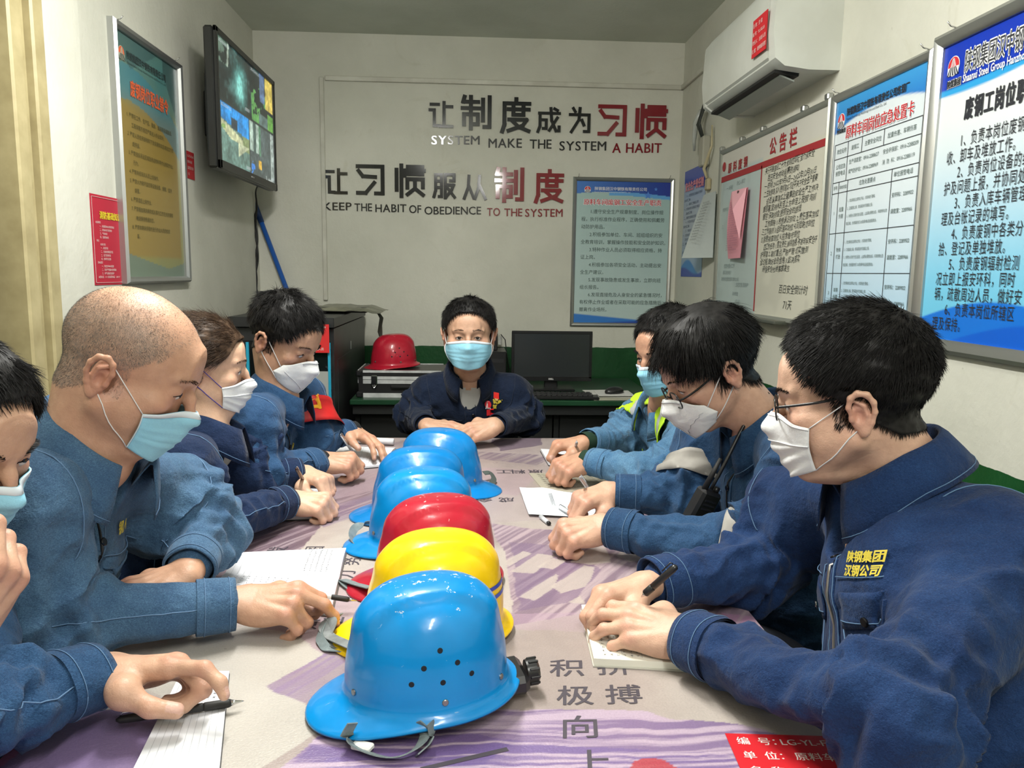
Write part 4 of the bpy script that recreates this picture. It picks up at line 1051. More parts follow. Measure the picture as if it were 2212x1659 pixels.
for c_, s_ in (((W2/2, -.003, .018), (W2, .014, .036)), ((W2/2, -.003, H2-.012), (W2, .014, .024)), ((.012, -.003, H2/2), (.024, .014, H2)), ((W2-.012, -.003, H2/2), (.024, .014, H2))): MB().box(c_, s_, bev=.003).out('bezel', BEZ, r)
SCR = mat('lit_screen', (.01, .01, .01), .15); t_ = NT(SCR); t_.l(t_.attr(), t_.b.inputs['Emission Color']); t_.b.inputs['Emission Strength'].default_value = .95
s_ = sheet(r, W2-.048, H2-.060, 150, 86, screen_col, 'screen', 0, SCR); s_.location = (.024, -.0, .036)
g = MB()
for s, x, z in (('2022-10-20 09:12:33', .05, .515), ('2022-10-20 09:12:33', .52, .515), ('2022-10-20 09:12:33', .05, .262), ('废钢通道', .40, .047), ('废钢现场', .41, .310), ('地磅房', .86, .047)): wtext(g, s, x, z, .017, y=-.003)
m_ = mat('screen_caption', (.1, .1, .1), .5); m_.node_tree.nodes['Principled BSDF'].inputs['Emission Color'].default_value = (.8, .9, .9, 1); m_.node_tree.nodes['Principled BSDF'].inputs['Emission Strength'].default_value = .6
tag(g.out('screen_captions', m_, r), kind='stuff')
MB().box((W2/2, .115, H2/2), (.25, .10, .20), bev=.005).out('wall_bracket', BEZ, r)
MB().box((W2/2, -.011, .017), (.04, .003, .006)).out('badge', mat('silver_badge', (.4, .4, .4), .3, .8), r)
for k in range(3):
    pts = [V(-1.10, 4.20, 1.80)]
    q = [(551, 412), (556, 445+3*k), (552-4*k, 480), (558-2*k, 520), (549+5*k, 560), (556-3*k, 600), (553+2*k, 640)]
    pts += [on(u, v, 0, XL+.02+.006*k) for u, v in q] if False else [on(u, v, 1, 4.52) for u, v in q]
    pts.append(V(-1.10, 4.50, 1.05))
    pts = np.array(pts); tt = np.linspace(0, len(pts)-1, 40); P = np.stack([np.interp(tt, np.arange(len(pts)), pts[:, i]) for i in range(3)], 1)
    for _ in range(3): P[1:-1] = (P[:-2]+P[1:-1]*2+P[2:])/4
    o = MB().tube(P, .0042, 6).out('power_cable', mat('black_cable', (.012, .012, .012), .5), None, True)
    tag(o, ['black cable hanging from the television, nearest the blue pole', 'black cable hanging from the television, middle of the three', 'black cable hanging from the television, nearest the left wall'][k], 'cable')
# blue pole in the corner
a_, b_ = on(548, 436, 1, 4.565), on(640, 680, 1, 4.565)
e_ = a_+(b_-a_)*((a_[2]-.008)/(a_[2]-b_[2]))
r = thing('blue_pole', 'blue plastic pole leaning in the far left corner behind the black cabinet', 'pole', tuple(e_))
BLU = mat('blue_pole', hexc('#1f57a8'), .35)
MB().tube([a_-e_, V(0, 0, 0)], .0135, 12).out('pole', BLU, r, True)
MB().tube([a_-e_+(a_-b_)*.02, a_-e_-(a_-b_)*.18], .0165, 12).out('grip', mat('dark_blue_grip', (.015, .05, .17), .5), r, True)

# ---------------------------------------------------------------- air conditioner
AC = noisy('ac_plastic', hexc('#d3d6cf'), hexc('#c6c8c0'), .32, 4)
r = rwall('air_conditioner', 'white wall-mounted air conditioner high on the right wall', 'air conditioner', 3.42, 2.030)
Lc = .80
kz = .70
prof = [(0, .0), (-.10, -.0), (-.180, .010), (-.212, .034), (-.222, .12), (-.214, .270), (-.19, .300), (-.12, .312), (0, .312)]
def sweep(pr, x0, x1, mb): 
    n = len(pr); vs = [(x0, y, z) for y, z in pr]+[(x1, y, z) for y, z in pr]
    return mb.add(vs, [(i, (i+1) % n, (i+1) % n+n, i+n) for i in range(n)]+[tuple(range(n))[::-1], tuple(range(n, 2*n))])
smooth_by(sweep(prof, .012, Lc-.012, MB()).out('casing', AC, r), 35)
pf = [(-.196, .028), (-.222, .045), (-.233, .12), (-.226, .262), (-.205, .292), (-.200, .285), (-.212, .26), (-.216, .12), (-.206, .055), (-.185, .036)]
smooth_by(sweep(pf, .03, Lc-.06, MB()).out('front_panel', AC, r), 35)
for x0, x1 in ((0, .028), (Lc-.055, Lc)):
    smooth_by(sweep([(a*1.03, b*1.01-.004) for a, b in prof], x0, x1, MB()).out('end_cap', AC, r), 35)
MB().box((Lc/2-.02, -.142, -.012), (Lc-.13, .055, .005), M=rot2(-.35, 'x')).out('louvre', mat('grey_louvre', hexc('#9aa19a'), .4), r)
MB().box((Lc/2-.02, -.150, .001), (Lc-.10, .085, .010), M=rot2(-.12, 'x')).out('air_outlet', mat('black_slot', (.008, .008, .008), .7), r)
MB().box((Lc/2, -.10, .006), (Lc-.3, .05, .01)).out('dark_underside', mat('dark_brown', (.09, .085, .07), .8), r)  # dark brown strip along the underside
lab = thing('red_tag', 'red asset label with white text stuck on the air conditioner front', 'tag', (XR-.2335, 2.800, 2.100), -PI/2)
sheet(lab, .135, .125, 4, 4, lambda x, z: np.tile(C3(hexc('#c8232c')), x.shape+(1,)), 'sheet', -.002, PRINT_M)
mw = MB()
for i, s in enumerate(['名 称：空 调', '编 号：YL-FG-01', '责任人：当班人员', '位 置：废钢值班室']): wtext(mw, s, .008, .098-i*.028, .0155, y=-.004, bold=.01)
tag(mw.out('white_print', ink((.75, .65, .62)), lab), kind='stuff')
# ================================================================ conference table
TX0, TX1, TY0, TY1, TZ = -.575, .505, .34, 2.80, .75
tab = thing('conference_table', 'long meeting table under a purple and beige printed cover', 'table', ((TX0+TX1)/2, (TY0+TY1)/2, 0))
ox, oy = (TX0+TX1)/2, (TY0+TY1)/2
EDGE = mat('table_edge', (.035, .045, .04), .45); DKW = noisy('dark_laminate', (.02, .02, .02), (.035, .032, .03), .5, 5)
MB().box((0, 0, TZ-.018), (TX1-TX0, TY1-TY0, .030), bev=.003).out('tabletop', EDGE, tab)
for x in (-1, 1):
    for y in (-1, 1): MB().box((x*.44, y*1.10, (TZ-.033)/2), (.06, .06, TZ-.033), bev=.004).out('leg', DKW, tab)
for x in (-1, 1): MB().box((x*.46, 0, TZ-.075), (.025, 2.2, .08), bev=.003).out('apron', DKW, tab)
def inpoly(X, Y, poly):
    r_ = np.zeros(X.shape, bool); n = len(poly)
    for i in range(n):
        (x1, y1), (x2, y2) = poly[i], poly[(i+1) % n]
        if y1 == y2: continue
        r_ ^= ((y1 > Y) != (y2 > Y)) & (X < (x2-x1)*(Y-y1)/(y2-y1)+x1)
    return r_
def cover_paint(X, Y):
    sh = X.shape; q = lambda a, b, s=0, o=3: fbm(np.stack([X.ravel()*a, Y.ravel()*b, 0*X.ravel()], 1), s, o).reshape(sh)
    n1, n2 = q(6, 5, 1), q(60, 60, 2, 2); wb = q(14, 14, 4)*.006
    base = lerp(hexc('#9c8f8b'), hexc('#b4aaa3'), sstep(-.5, .6, n1)); base = base*(1+.035*n2[..., None])
    X = X+wb; Y = Y+wb
    st = q(4, 170, 7, 3)                         # fine streaks running across the table
    sd = fbm(np.stack([(X*.55+Y*.83).ravel()*6, (X*-.83+Y*.55).ravel()*130, 0*X.ravel()], 1), 8, 3).reshape(sh)
    PUR, LIL, PINK_, DEEP = hexc('#7d6488'), hexc('#a692aa'), hexc('#b59aa8'), hexc('#5a4488')
    c = base
    def pw(pts): return [tuple(tb(u, v, TZ)[:2]) for u, v in pts]
    def reg(pts, col, k=.8, tex=None, amt=.5):
        nonlocal c
        m = inpoly(X, Y, pw(pts)).astype(float)*k
        if tex is not None: m = m*np.clip(1-amt+amt*(.5+tex*1.1), 0, 1.25)
        c = paint(c, np.clip(m, 0, 1), col)
    # near purple streaked band
    st2 = np.clip(st*1.6, -1, 1); sd2 = np.clip(sd*1.6, -1, 1)
    reg([(-900, 1800), (60, 1530), (330, 1540), (430, 1680), (300, 2300), (-2000, 2300)], hexc('#6d5590'), .9, n1, .35)
    reg([(-400, 1700), (-40, 1690), (140, 1545), (95, 1535), (-200, 1700)], hexc('#a05a80'), .7)
    NB = [(560, 1700), (705, 1570), (860, 1535), (1110, 1530), (1400, 1540), (1640, 1572), (2100, 1680), (3000, 2500), (300, 2500)]
    reg(NB, hexc('#b39fb4'), .9); reg(NB, hexc('#7d688c'), .75, st2, .95)
    reg([(560, 1720), (705, 1570), (900, 1560), (1100, 1610), (900, 1760)], hexc('#655084'), .55, st2, .9)
    reg([(700, 1640), (1100, 1600), (1900, 1640), (2100, 1720), (1100, 1700), (700, 1800)], hexc('#6b5790'), .45, st2, .9)
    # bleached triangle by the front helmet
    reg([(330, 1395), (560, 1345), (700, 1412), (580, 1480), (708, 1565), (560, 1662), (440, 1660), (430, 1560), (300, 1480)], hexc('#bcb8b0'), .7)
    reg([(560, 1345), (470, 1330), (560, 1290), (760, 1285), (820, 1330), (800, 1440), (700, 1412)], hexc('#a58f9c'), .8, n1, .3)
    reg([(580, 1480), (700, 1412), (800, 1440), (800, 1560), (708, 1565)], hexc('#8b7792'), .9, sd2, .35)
    # left middle
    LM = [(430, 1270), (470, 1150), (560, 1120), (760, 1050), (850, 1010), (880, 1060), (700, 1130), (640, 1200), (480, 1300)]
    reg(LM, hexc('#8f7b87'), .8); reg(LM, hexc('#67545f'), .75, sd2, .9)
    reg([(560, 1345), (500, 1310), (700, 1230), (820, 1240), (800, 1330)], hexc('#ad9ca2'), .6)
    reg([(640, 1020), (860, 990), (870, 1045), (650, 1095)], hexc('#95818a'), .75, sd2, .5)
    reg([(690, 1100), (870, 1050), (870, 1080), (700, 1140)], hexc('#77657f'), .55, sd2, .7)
    # right middle: purple with bleached wedges
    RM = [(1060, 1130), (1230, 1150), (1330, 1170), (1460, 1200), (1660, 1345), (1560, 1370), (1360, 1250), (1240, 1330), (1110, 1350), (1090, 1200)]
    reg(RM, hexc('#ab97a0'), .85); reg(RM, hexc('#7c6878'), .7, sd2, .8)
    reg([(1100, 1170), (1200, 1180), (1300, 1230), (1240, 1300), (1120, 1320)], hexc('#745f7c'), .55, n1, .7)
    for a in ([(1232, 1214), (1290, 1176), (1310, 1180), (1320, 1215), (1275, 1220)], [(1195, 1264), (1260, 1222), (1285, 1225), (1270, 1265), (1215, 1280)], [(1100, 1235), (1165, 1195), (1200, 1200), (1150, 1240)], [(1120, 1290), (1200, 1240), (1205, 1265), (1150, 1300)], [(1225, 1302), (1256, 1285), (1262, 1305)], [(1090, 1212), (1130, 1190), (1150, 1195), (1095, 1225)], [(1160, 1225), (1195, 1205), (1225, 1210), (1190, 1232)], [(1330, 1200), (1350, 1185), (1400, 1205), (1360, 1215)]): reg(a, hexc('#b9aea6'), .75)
    reg([(1100, 1325), (1560, 1325), (1560, 1380), (1100, 1360)], hexc('#a98fa2'), .5, n1, .4)
    reg([(1560, 1320), (1640, 1335), (1760, 1440), (1620, 1400)], hexc('#a97f9f'), .7, sd2, .5)
    reg([(1380, 1060), (1480, 1150), (1430, 1150), (1350, 1090)], hexc('#9a7f92'), .8)
    # far end
    reg([(640, 940), (1420, 935), (1470, 1100), (1060, 1130), (900, 1080), (640, 1100)], hexc('#a08f93'), .55, n1, .5)
    reg([(1060, 950), (1170, 945), (1170, 962), (1080, 975)], hexc('#6a5a6c'), .8); reg([(1020, 975), (1200, 985), (1160, 1005), (1020, 990)], hexc('#776777'), .7, sd2, .5)
    reg([(1030, 1010), (1170, 1015), (1120, 1070), (1030, 1060)], hexc('#a88f99'), .6, n1, .4)
    reg([(640, 960), (900, 950), (860, 1000), (640, 1000)], hexc('#8a7c84'), .6, sd2, .5)
    reg([(1150, 1040), (1390, 1040), (1400, 1062), (1170, 1062)], hexc('#a39c88'), .4)
    # printed red sun at the near edge
    s_ = tb(1415, 1664, TZ); c = paint(c, ((X-s_[0])**2+(Y-s_[1])**2 < .028**2)*.9, hexc('#a83a40'))
    return c
nx, ny = 320, 1100
X, Y = np.meshgrid(np.linspace(TX0, TX1, nx), np.linspace(TY0, TY1, ny))
Z = np.full_like(X, TZ); ex = np.minimum(X-TX0, TX1-X)
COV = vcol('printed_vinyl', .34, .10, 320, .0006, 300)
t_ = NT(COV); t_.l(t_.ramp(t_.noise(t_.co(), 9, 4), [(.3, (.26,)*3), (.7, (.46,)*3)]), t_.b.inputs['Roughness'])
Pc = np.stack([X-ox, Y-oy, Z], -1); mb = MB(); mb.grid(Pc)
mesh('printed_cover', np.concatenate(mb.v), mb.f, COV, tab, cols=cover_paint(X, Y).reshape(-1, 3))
INKT = ink((.055, .045, .06)); zt = TZ+.0006
def tchar(s, u, v, size, ux=(1, 0, 0), uy=(0, 1, 0), bold=.02, sk=0.0):
    p = tb(u, v, TZ)-V(ox, oy, 0); ux, uy = V(*ux), V(*uy)
    vs, fs = text_mesh(s, 1.0, bold=bold); vs[:, 0] -= vs[:, 0].mean(); vs[:, 1] -= (vs[:, 1].max()+vs[:, 1].min())/2
    vs[:, 0] += vs[:, 1]*sk
    mesh('printed_character', V(p[0], p[1], zt)+vs[:, :1]*ux*size+vs[:, 1:2]*uy*size+vs[:, 2:3]*V(0, 0, 1), fs, INKT, tab)
for s, u, v in (('积', 1218, 1443), ('极', 1242, 1502), ('向', 1258, 1570), ('上', 1282, 1646), ('拼', 1322, 1440), ('搏', 1350, 1500)): tchar(s, u, v, .056, bold=.010, sk=.12)
for s, u, v in (('原', 662, 1350), ('料', 716, 1345)): tchar(s, u, v, .044, bold=.014)
for s, u, v in (('奋', 510, 1187), ('发', 598, 1189), ('图', 678, 1188), ('强', 756, 1188), ('努', 757, 1213), ('力', 745, 1240)): tchar(s, u, v, .045, (0, 1, 0), (-1, 0, 0), bold=.010)
for s, u, v in (('工', 1088, 1019), ('料', 1121, 1019), ('原', 1157, 1019)): tchar(s, u, v, .050, (-1, 0, 0), (0, -1, 0), bold=.014)
for s, u, v in (('余', 1047, 1080), ('成', 1093, 1080)): tchar(s, u, v, .045, (-1, 0, 0), (0, -1, 0), bold=.010)
tchar('一', 1005, 1640, .12, (1, .35, 0), (-.35, 1, 0), bold=-.01); tchar('千', 690, 1018, .04, (-1, 0, 0), (0, -1, 0))
# asset label and slip under the film
def flat_thing(name, label, cat, corners, z, colr, th=.0008, matx=None):
    """a sheet lying on the table through four pixel corners (near-left, near-right, far-right, far-left)"""
    P = np.array([tb(u, v, z) for u, v in corners]); c0 = P.mean(0); r = thing(name, label, cat, (c0[0], c0[1], z))
    Q = P-c0; vs = np.concatenate([Q+V(0, 0, th), Q]); 
    mesh('sheet', vs, [(0, 1, 2, 3), (7, 6, 5, 4)]+[(i, i+4, (i+1) % 4+4, (i+1) % 4) for i in range(4)], matx or ink(colr, .4), r)
    return r, P, Q
r, P, Q = flat_thing('red_label', 'red asset label with white text on the near right corner of the table', 'label', [(1640, 1755), (1935, 1745), (1815, 1592), (1566, 1585)], TZ+.001, hexc('#c8242c'))
ux = nrm(P[2]-P[3]); uy = nrm(P[3]-P[0]); uy[2] = 0; mw = MB(); wl = np.linalg.norm(P[2]-P[3]); hl = np.linalg.norm(P[3]-P[0])
for i, (a, b) in enumerate((('编  号：', 'LG-YL-FG-01'), ('单  位：', '原料车间'), ('名  称：', '会议桌'), ('数  量：', '1台'), ('责任人：', '当班人员'))):
    for s, fx in ((a, .07), (b, .44 if i == 0 else .50)): ttext(mw, s, Q[3]+ux*wl*fx-uy*hl*(.15+.20*i)+V(0, 0, .0010), ux, uy, hl*.115, bold=.012)
tag(mw.out('white_print', ink((.82, .72, .68)), r), kind='stuff')
r, P, Q = flat_thing('paper_slip', 'faded printed form lying flat on the table near the far right notebook', 'paper', [(1178, 1064), (1400, 1062), (1380, 1020), (1142, 1022)], TZ+.0008, hexc('#a8a292'), .0003)
mw = MB(); ux = nrm(P[2]-P[3]); uy = nrm(P[3]-P[0])
for i in range(8): ttext(mw, '废钢车间 岗位安全 检查记录 合格 签字 备注'[:24-i % 3], Q[3]+ux*.02-uy*(.022+.020*i)+V(0, 0, .0005), ux, uy, .013, res=1)
tag(mw.out('faint_print', ink((.17, .16, .13)), r), kind='stuff')

# ---------------------------------------------------------------- hard hats
def plastic(name, c, chip=0.0, rough=.3):
    m = mat(name, c, rough); t = NT(m); co = t.co()
    f = t.ramp(t.noise(co, 7, 3), [(.3, tuple(x*.86 for x in c)), (.7, tuple(min(1, x*1.1) for x in c))])
    if chip:
        sx = t.n('ShaderNodeSeparateXYZ'); t.l(co, sx.inputs[0])
        n1 = t.noise(co, 55, 6, .75); hi = t.math('MULTIPLY', t.math('SUBTRACT', sx.outputs['Z'], .10), 2.2)
        k = t.ramp(t.math('ADD', n1, hi), [(.832-chip*.02, (0, 0, 0)), (.842-chip*.02, (1, 1, 1))])
        f = t.mix(k, f, (.72, .74, .70))
        n2 = t.noise(t.co('Object', (30, 200, 60)), 1.2, 4, .6); k2 = t.ramp(n2, [(.70, (0, 0, 0)), (.715, (1, 1, 1))]); f = t.mix(t.math('MULTIPLY', k2, .35), f, (.5, .65, .75))
        t.l(t.math('ADD', rough, t.math('MULTIPLY', k, .4)), t.b.inputs['Roughness'])
    t.col(f); t.b.inputs['Coat Weight'].default_value = .35; t.b.inputs['Coat Roughness'].default_value = .10; t.b.inputs['Specular IOR Level'].default_value = .3
    t.bump(t.noise(co, 25, 2), .0012)
    return m
BLUEP = plastic('blue_shell', (.0008, .235, .60), 1.0); REDP = plastic('red_shell', (.42, .012, .030), 1.4); YELP = plastic('yellow_shell', (.93, .60, .004), 0)
BLUE2 = plastic('dark_blue_shell', (.0008, .190, .52), .3)
BLKP = mat('black_plastic', (.012, .012, .013), .32); STRAP = noisy('grey_webbing', hexc('#7e8a8c'), hexc('#6c787a'), .8, 60, .0008, 800)
RIV = mat('rivet_metal', (.30, .29, .27), .35, .9); WHP = mat('white_buckle', (.75, .75, .72), .35)
def helmet_surface(n_a=72, n_e=26, A=.122, B=.100, H=.141):
    rows = []; az = np.arange(n_a)*2*PI/n_a
    def pt(e, a):
        ce, se = np.cos(e)**.62, np.sin(e)**.86
        ax = A*(1-.0*np.cos(a)); x = ce*np.cos(a)*ax*(1+.06*np.cos(a)*(1-se)); y = ce*np.sin(a)*B; z = H*se
        cr = sstep(.052, .044, np.abs(y))*sstep(.50, .70, se)*.0085
        return x, y, z+cr, cr
    for i in range(n_e+1):
        e = (1-i/n_e)**1.15*PI/2; e = min(e, PI/2-1e-3); x, y, z, cr = pt(e, az); rows.append(np.stack([x*1.0+cr*np.cos(az)*.4, y, z], 1))
    base = rows[-1]; nrm2 = np.stack([np.cos(az)*B, np.sin(az)*A], 1); nrm2 /= np.linalg.norm(nrm2, axis=1)[:, None]
    front = np.clip(np.cos(az), 0, 1); rear = np.clip(-np.cos(az), 0, 1)
    W_ = .013+.046*front**2.2+.007*rear**2
    for t, dz, in ((.10, -.0055), (.25, -.0085), (.5, -.0105), (.75, -.0125), (.95, -.0145), (1.0, -.0165)):
        r_ = base.copy(); r_[:, :2] += nrm2*(W_*t)[:, None]; r_[:, 2] += dz-.012*front**2*t-.004*np.abs(np.sin(az))*t; rows.append(r_)
    return np.array(rows), az
HS, HAZ = helmet_surface()
def hsurf(e_, a_):
    """surface point and normal: e_ fraction 0 rim..1 top, a_ azimuth from the peak"""
    na = HS.shape[1]; j = (a_/(2*PI)*na) % na; i = (1-e_)*26; i0 = int(min(i, 25)); j0 = int(j) % na; fi, fj = i-i0, j-int(j)
    P = lambda a, b: HS[a, b % na]
    p = (P(i0, j0)*(1-fi)+P(i0+1, j0)*fi)*(1-fj)+(P(i0, j0+1)*(1-fi)+P(i0+1, j0+1)*fi)*fj
    n = np.cross(P(i0+1, j0)-P(i0, j0), P(i0, j0+1)-P(i0, j0)); n = n/np.linalg.norm(n); 
    if n@p < 0: n = -n
    return p, n
def disc(mb, p, n, r, h, seg=12):
    n = nrm(n); a = nrm(np.cross(n, (0, 0, 1) if abs(n[2]) < .9 else (1, 0, 0))); b = np.cross(n, a); M = np.array([a, b, n]).T
    mb.lathe([(.0001, 0), (r, 0), (r, h*.6), (r*.8, h), (.0001, h)], c=p, n=seg, M=M)
def ribbon(pts, w, th, up=(0, 0, 1), tw=None):
    """flat webbing along pts, width vector across"""
    pts = np.array(pts, float); T = np.gradient(pts, axis=0); T /= np.linalg.norm(T, axis=1)[:, None]
    mb = MB(); rows = []
    for i, (p, t) in enumerate(zip(pts, T)):
        u_ = np.asarray(tw[i] if tw is not None else up, float); s_ = nrm(np.cross(t, u_)) ; n_ = np.cross(s_, t)
        rows.append([p+s_*w/2+n_*th/2, p-s_*w/2+n_*th/2, p-s_*w/2-n_*th/2, p+s_*w/2-n_*th/2])
    R_w = np.array(rows).reshape(-1, 3); k = len(pts)
    fs = [(i*4+j, i*4+(j+1) % 4, (i+1)*4+(j+1) % 4, (i+1)*4+j) for i in range(k-1) for j in range(4)]+[(3, 2, 1, 0), tuple((k-1)*4+j for j in range(4))]
    return mb.add(R_w, fs)
def spline(pts, n=24):
    pts = np.array(pts, float); t = np.linspace(0, len(pts)-1, n); P = np.stack([np.interp(t, np.arange(len(pts)), pts[:, i]) for i in range(3)], 1)
    for _ in range(3): P[1:-1] = (P[:-2]+2*P[1:-1]+P[2:])/4
    return P
def hard_hat(label, loc, ang, m, group, tilt=(0, 0), sc=.95, strap=None, holes='tri', stripes=False, dials=False, rim=.035):
    r = thing('hard_hat', label, 'helmet', loc, ang, group); r.rotation_euler = (tilt[0], tilt[1], ang); r.scale = (sc,)*3
    k, n = HS.shape[:2]; V1 = HS.reshape(-1, 3)+V(0, 0, rim)
    ctr = V(0, 0, .02+rim); Nn = V1-ctr; Nn /= np.linalg.norm(Nn, axis=1)[:, None]; inner = V1-Nn*.0022; inner[-n*6:] = V1[-n*6:]-V(0, 0, .0024)
    f = [(i*n+j, (i+1)*n+j, (i+1)*n+(j+1) % n, i*n+(j+1) % n) for i in range(k-1) for j in range(n)]
    N0 = k*n; f2 = [tuple(q+N0 for q in a[::-1]) for a in f]; e = [((k-1)*n+j, (k-1)*n+(j+1) % n, (k-1)*n+(j+1) % n+N0, (k-1)*n+j+N0)[::-1] for j in range(n)]
    c1 = [tuple(range(n))]; c2 = [tuple(range(N0, N0+n))[::-1]]
    mesh('shell', np.concatenate([V1, inner]), f+f2+e+c1+c2, m, r, True)
    up = V(0, 0, rim)
    for s in (1, -1):
        mbh = None
        for (e_, a_) in ((.40, PI/2+.03), (.29, PI/2-.18), (.29, PI/2+.23), (.185, PI/2-.33), (.175, PI/2+.03), (.185, PI/2+.40)):
            p, nn = hsurf(e_, s*a_ % (2*PI)); mb = MB(); disc(mb, p+up-nn*.0006, nn, .0040, .0012, 14); mb.out('vent_hole', HOLE, r)
        for a_ in (.42, PI/2+.04, PI-.62):
            p, nn = hsurf(.035 if a_ > 1 else .06, s*a_ % (2*PI)); mb = MB(); disc(mb, p+up, nn, .0048, .0022); smooth_by(mb.out('rivet', RIV, r), 30)
    if stripes:
        for e0 in (.30, .22):
            an = np.linspace(-.95, .95, 40)+PI
            rows = []
            for a_ in an:
                for de in (0, .035):
                    p, nn = hsurf(e0+de+.10*(a_-PI)**2*0, a_ % (2*PI)); rows.append(p+nn*.0010+up)
            mesh('blue_stripe', np.array(rows), [(2*i, 2*i+1, 2*i+3, 2*i+2) for i in range(39)], mat('blue_stripe', (.01, .05, .42), .3), r)
    # head band and harness inside
    an = np.arange(48)*2*PI/48; mb = MB()
    P = np.stack([.098*np.cos(an)*1.05, .082*np.sin(an), 0*an+rim-.012-.006*np.cos(an)], 1)
    vs = np.concatenate([P+V(0, 0, .022), P-V(0, 0, .014), P*V(.96, .96, 1)-V(0, 0, .014), P*V(.96, .96, 1)+V(0, 0, .022)])
    mesh('head_band', vs, [(a*48+j, a*48+(j+1) % 48, ((a+1) % 4)*48+(j+1) % 48, ((a+1) % 4)*48+j) for a in range(4) for j in range(48)], BLKP, r, True)
    if dials:
        mb = MB(); mb.box((-.126, 0, rim-.028), (.038, .080, .030), bev=.008); mb.out('rear_cradle', BLKP, r)
        kn = thing_part('ratchet_knob', r); M = rot2(-PI/2, 'y')
        mb = MB(); prof = [(.0001, 0), (.019, 0), (.0195, .004), (.0195, .016), (.015, .020), (.0001, .021)]; mb.lathe(prof, c=(-.147, 0, rim-.026), n=20, M=M)
        o = mb.out('ratchet_knob', BLKP, r); smooth_by(o, 30)
        for q in range(10):
            a_ = q*2*PI/10; MB().box((-.158, .0195*math.cos(a_), rim-.026+.0195*math.sin(a_)), (.016, .004, .004), M=rot2(a_, 'x'), bev=.001).out('knob_rib', BLKP, o)
    if strap is not None:
        for sp, w_ in strap:
            P = spline(sp); smooth_by(ribbon(P, w_, .0016, tw=None if True else None).out('chin_strap', STRAP, r), 50)
    return r
def thing_part(*a): return None
HOLE = mat('vent_hole_dark', (.004, .006, .012), .8)
ZT = TZ+.0005
fa = PI+.18
def loc_of(u, v, z=.93, dz=0): 
    p = on(u, v, 2, z); return (p[0], p[1], ZT)
G = 'hard hats in a row down the middle of the table'
front = hard_hat('scuffed blue hard hat nearest the camera, black ratchet knob showing', (-.050, 1.026, ZT), PI+.20, BLUEP, G, sc=.925, rim=.048, dials=True, tilt=(0, .06))
def strapw(root, pts, w=.016, up=(0, 0, 1), tw=None, name='chin_strap', m=None):
    """webbing given in world coordinates"""
    M = root.matrix_basis.inverted(); P = np.array([M @ Vector(p) for p in spline(pts, 30)])
    return smooth_by(ribbon(P, w, .0018, up=up, tw=tw).out(name, m or STRAP, root), 50)
z = TZ+.006
strapw(front, [tb(762, 1562, .785), tb(745, 1590, .768), tb(765, 1612, TZ+.010), tb(810, 1632, z), tb(858, 1640, z), tb(905, 1615, TZ+.012), tb(925, 1580, .768), tb(900, 1560, .782)], .019, up=(0, -.6, .8))
strapw(front, [tb(930, 1560, .785), tb(935, 1590, .768), tb(925, 1610, TZ+.012), tb(900, 1632, z)], .017, up=(.5, -.5, .7))
c_ = tb(783, 1612, TZ+.008); MB().box(np.array(front.matrix_basis.inverted() @ Vector(c_)), (.030, .016, .008), M=rot2(-PI-.2-.45, 'z'), bev=.002).out('strap_buckle', WHP, front)
hat2 = hard_hat('yellow hard hat with two blue stripes behind the front blue one', (-.052, 1.245, ZT), PI+.22, YELP, G, stripes=True, rim=.032)
strapw(hat2, [tb(770, 1400, .775), tb(735, 1385, .765), tb(705, 1372, TZ+.012), tb(695, 1345, TZ+.020), tb(712, 1330, TZ+.028), tb(722, 1350, TZ+.020), tb(700, 1385, TZ+.006), tb(742, 1402, TZ+.004), tb(775, 1400, TZ+.006)], .018, up=(.3, -.4, .8), m=noisy('grey_webbing_dusty', hexc('#84898a'), hexc('#6b6f70'), .9, 50))
strapw(hat2, [tb(735, 1330, TZ+.01), tb(700, 1345, TZ+.018), tb(688, 1375, TZ+.010), tb(705, 1402, TZ+.004), tb(760, 1408, TZ+.004)], .016, up=(.5, -.4, .6))
hat3 = hard_hat('red hard hat between the yellow one and the blue ones', (-.060, 1.458, ZT), PI+.25, REDP, G, rim=.032)
strapw(hat3, [tb(800, 1270, .775), tb(770, 1262, TZ+.014), tb(735, 1250, TZ+.008), tb(752, 1268, TZ+.004), tb(790, 1290, TZ+.004)], .018, up=(0, -.3, .9))
hat4 = hard_hat('blue hard hat directly behind the red one', (-.100, 1.672, ZT), PI+.10, BLUEP, G, rim=.032)
strapw(hat4, [tb(835, 1132, .785), tb(790, 1128, .778), tb(765, 1140, .772), tb(758, 1160, .765), tb(768, 1180, TZ+.006), tb(800, 1188, TZ+.004), tb(840, 1186, TZ+.004)], .020, up=(-.6, -.2, .6))
hat5 = hard_hat('second blue hard hat from the far end of the row', (-.120, 1.882, ZT), PI+.06, BLUE2, G, rim=.032, dials=False)
hat6 = hard_hat('farthest hard hat of the row, blue with its peak turned the other way', (-.088, 2.120, ZT), -.22, BLUE2, G, rim=.030)
strapw(hat6, [tb(1045, 1022, .775), tb(1060, 1020, TZ+.024), tb(1068, 1034, TZ+.014), tb(1060, 1048, TZ+.004), tb(1030, 1056, TZ+.004)], .018, up=(.5, 0, .8), m=mat('dark_webbing', (.06, .075, .07), .8))
hat7 = hard_hat('red hard hat on top of the aluminium case by the back wall', (-.385, 3.96, .8725), PI+.35, REDP, None, rim=.026, tilt=(.0, .05))

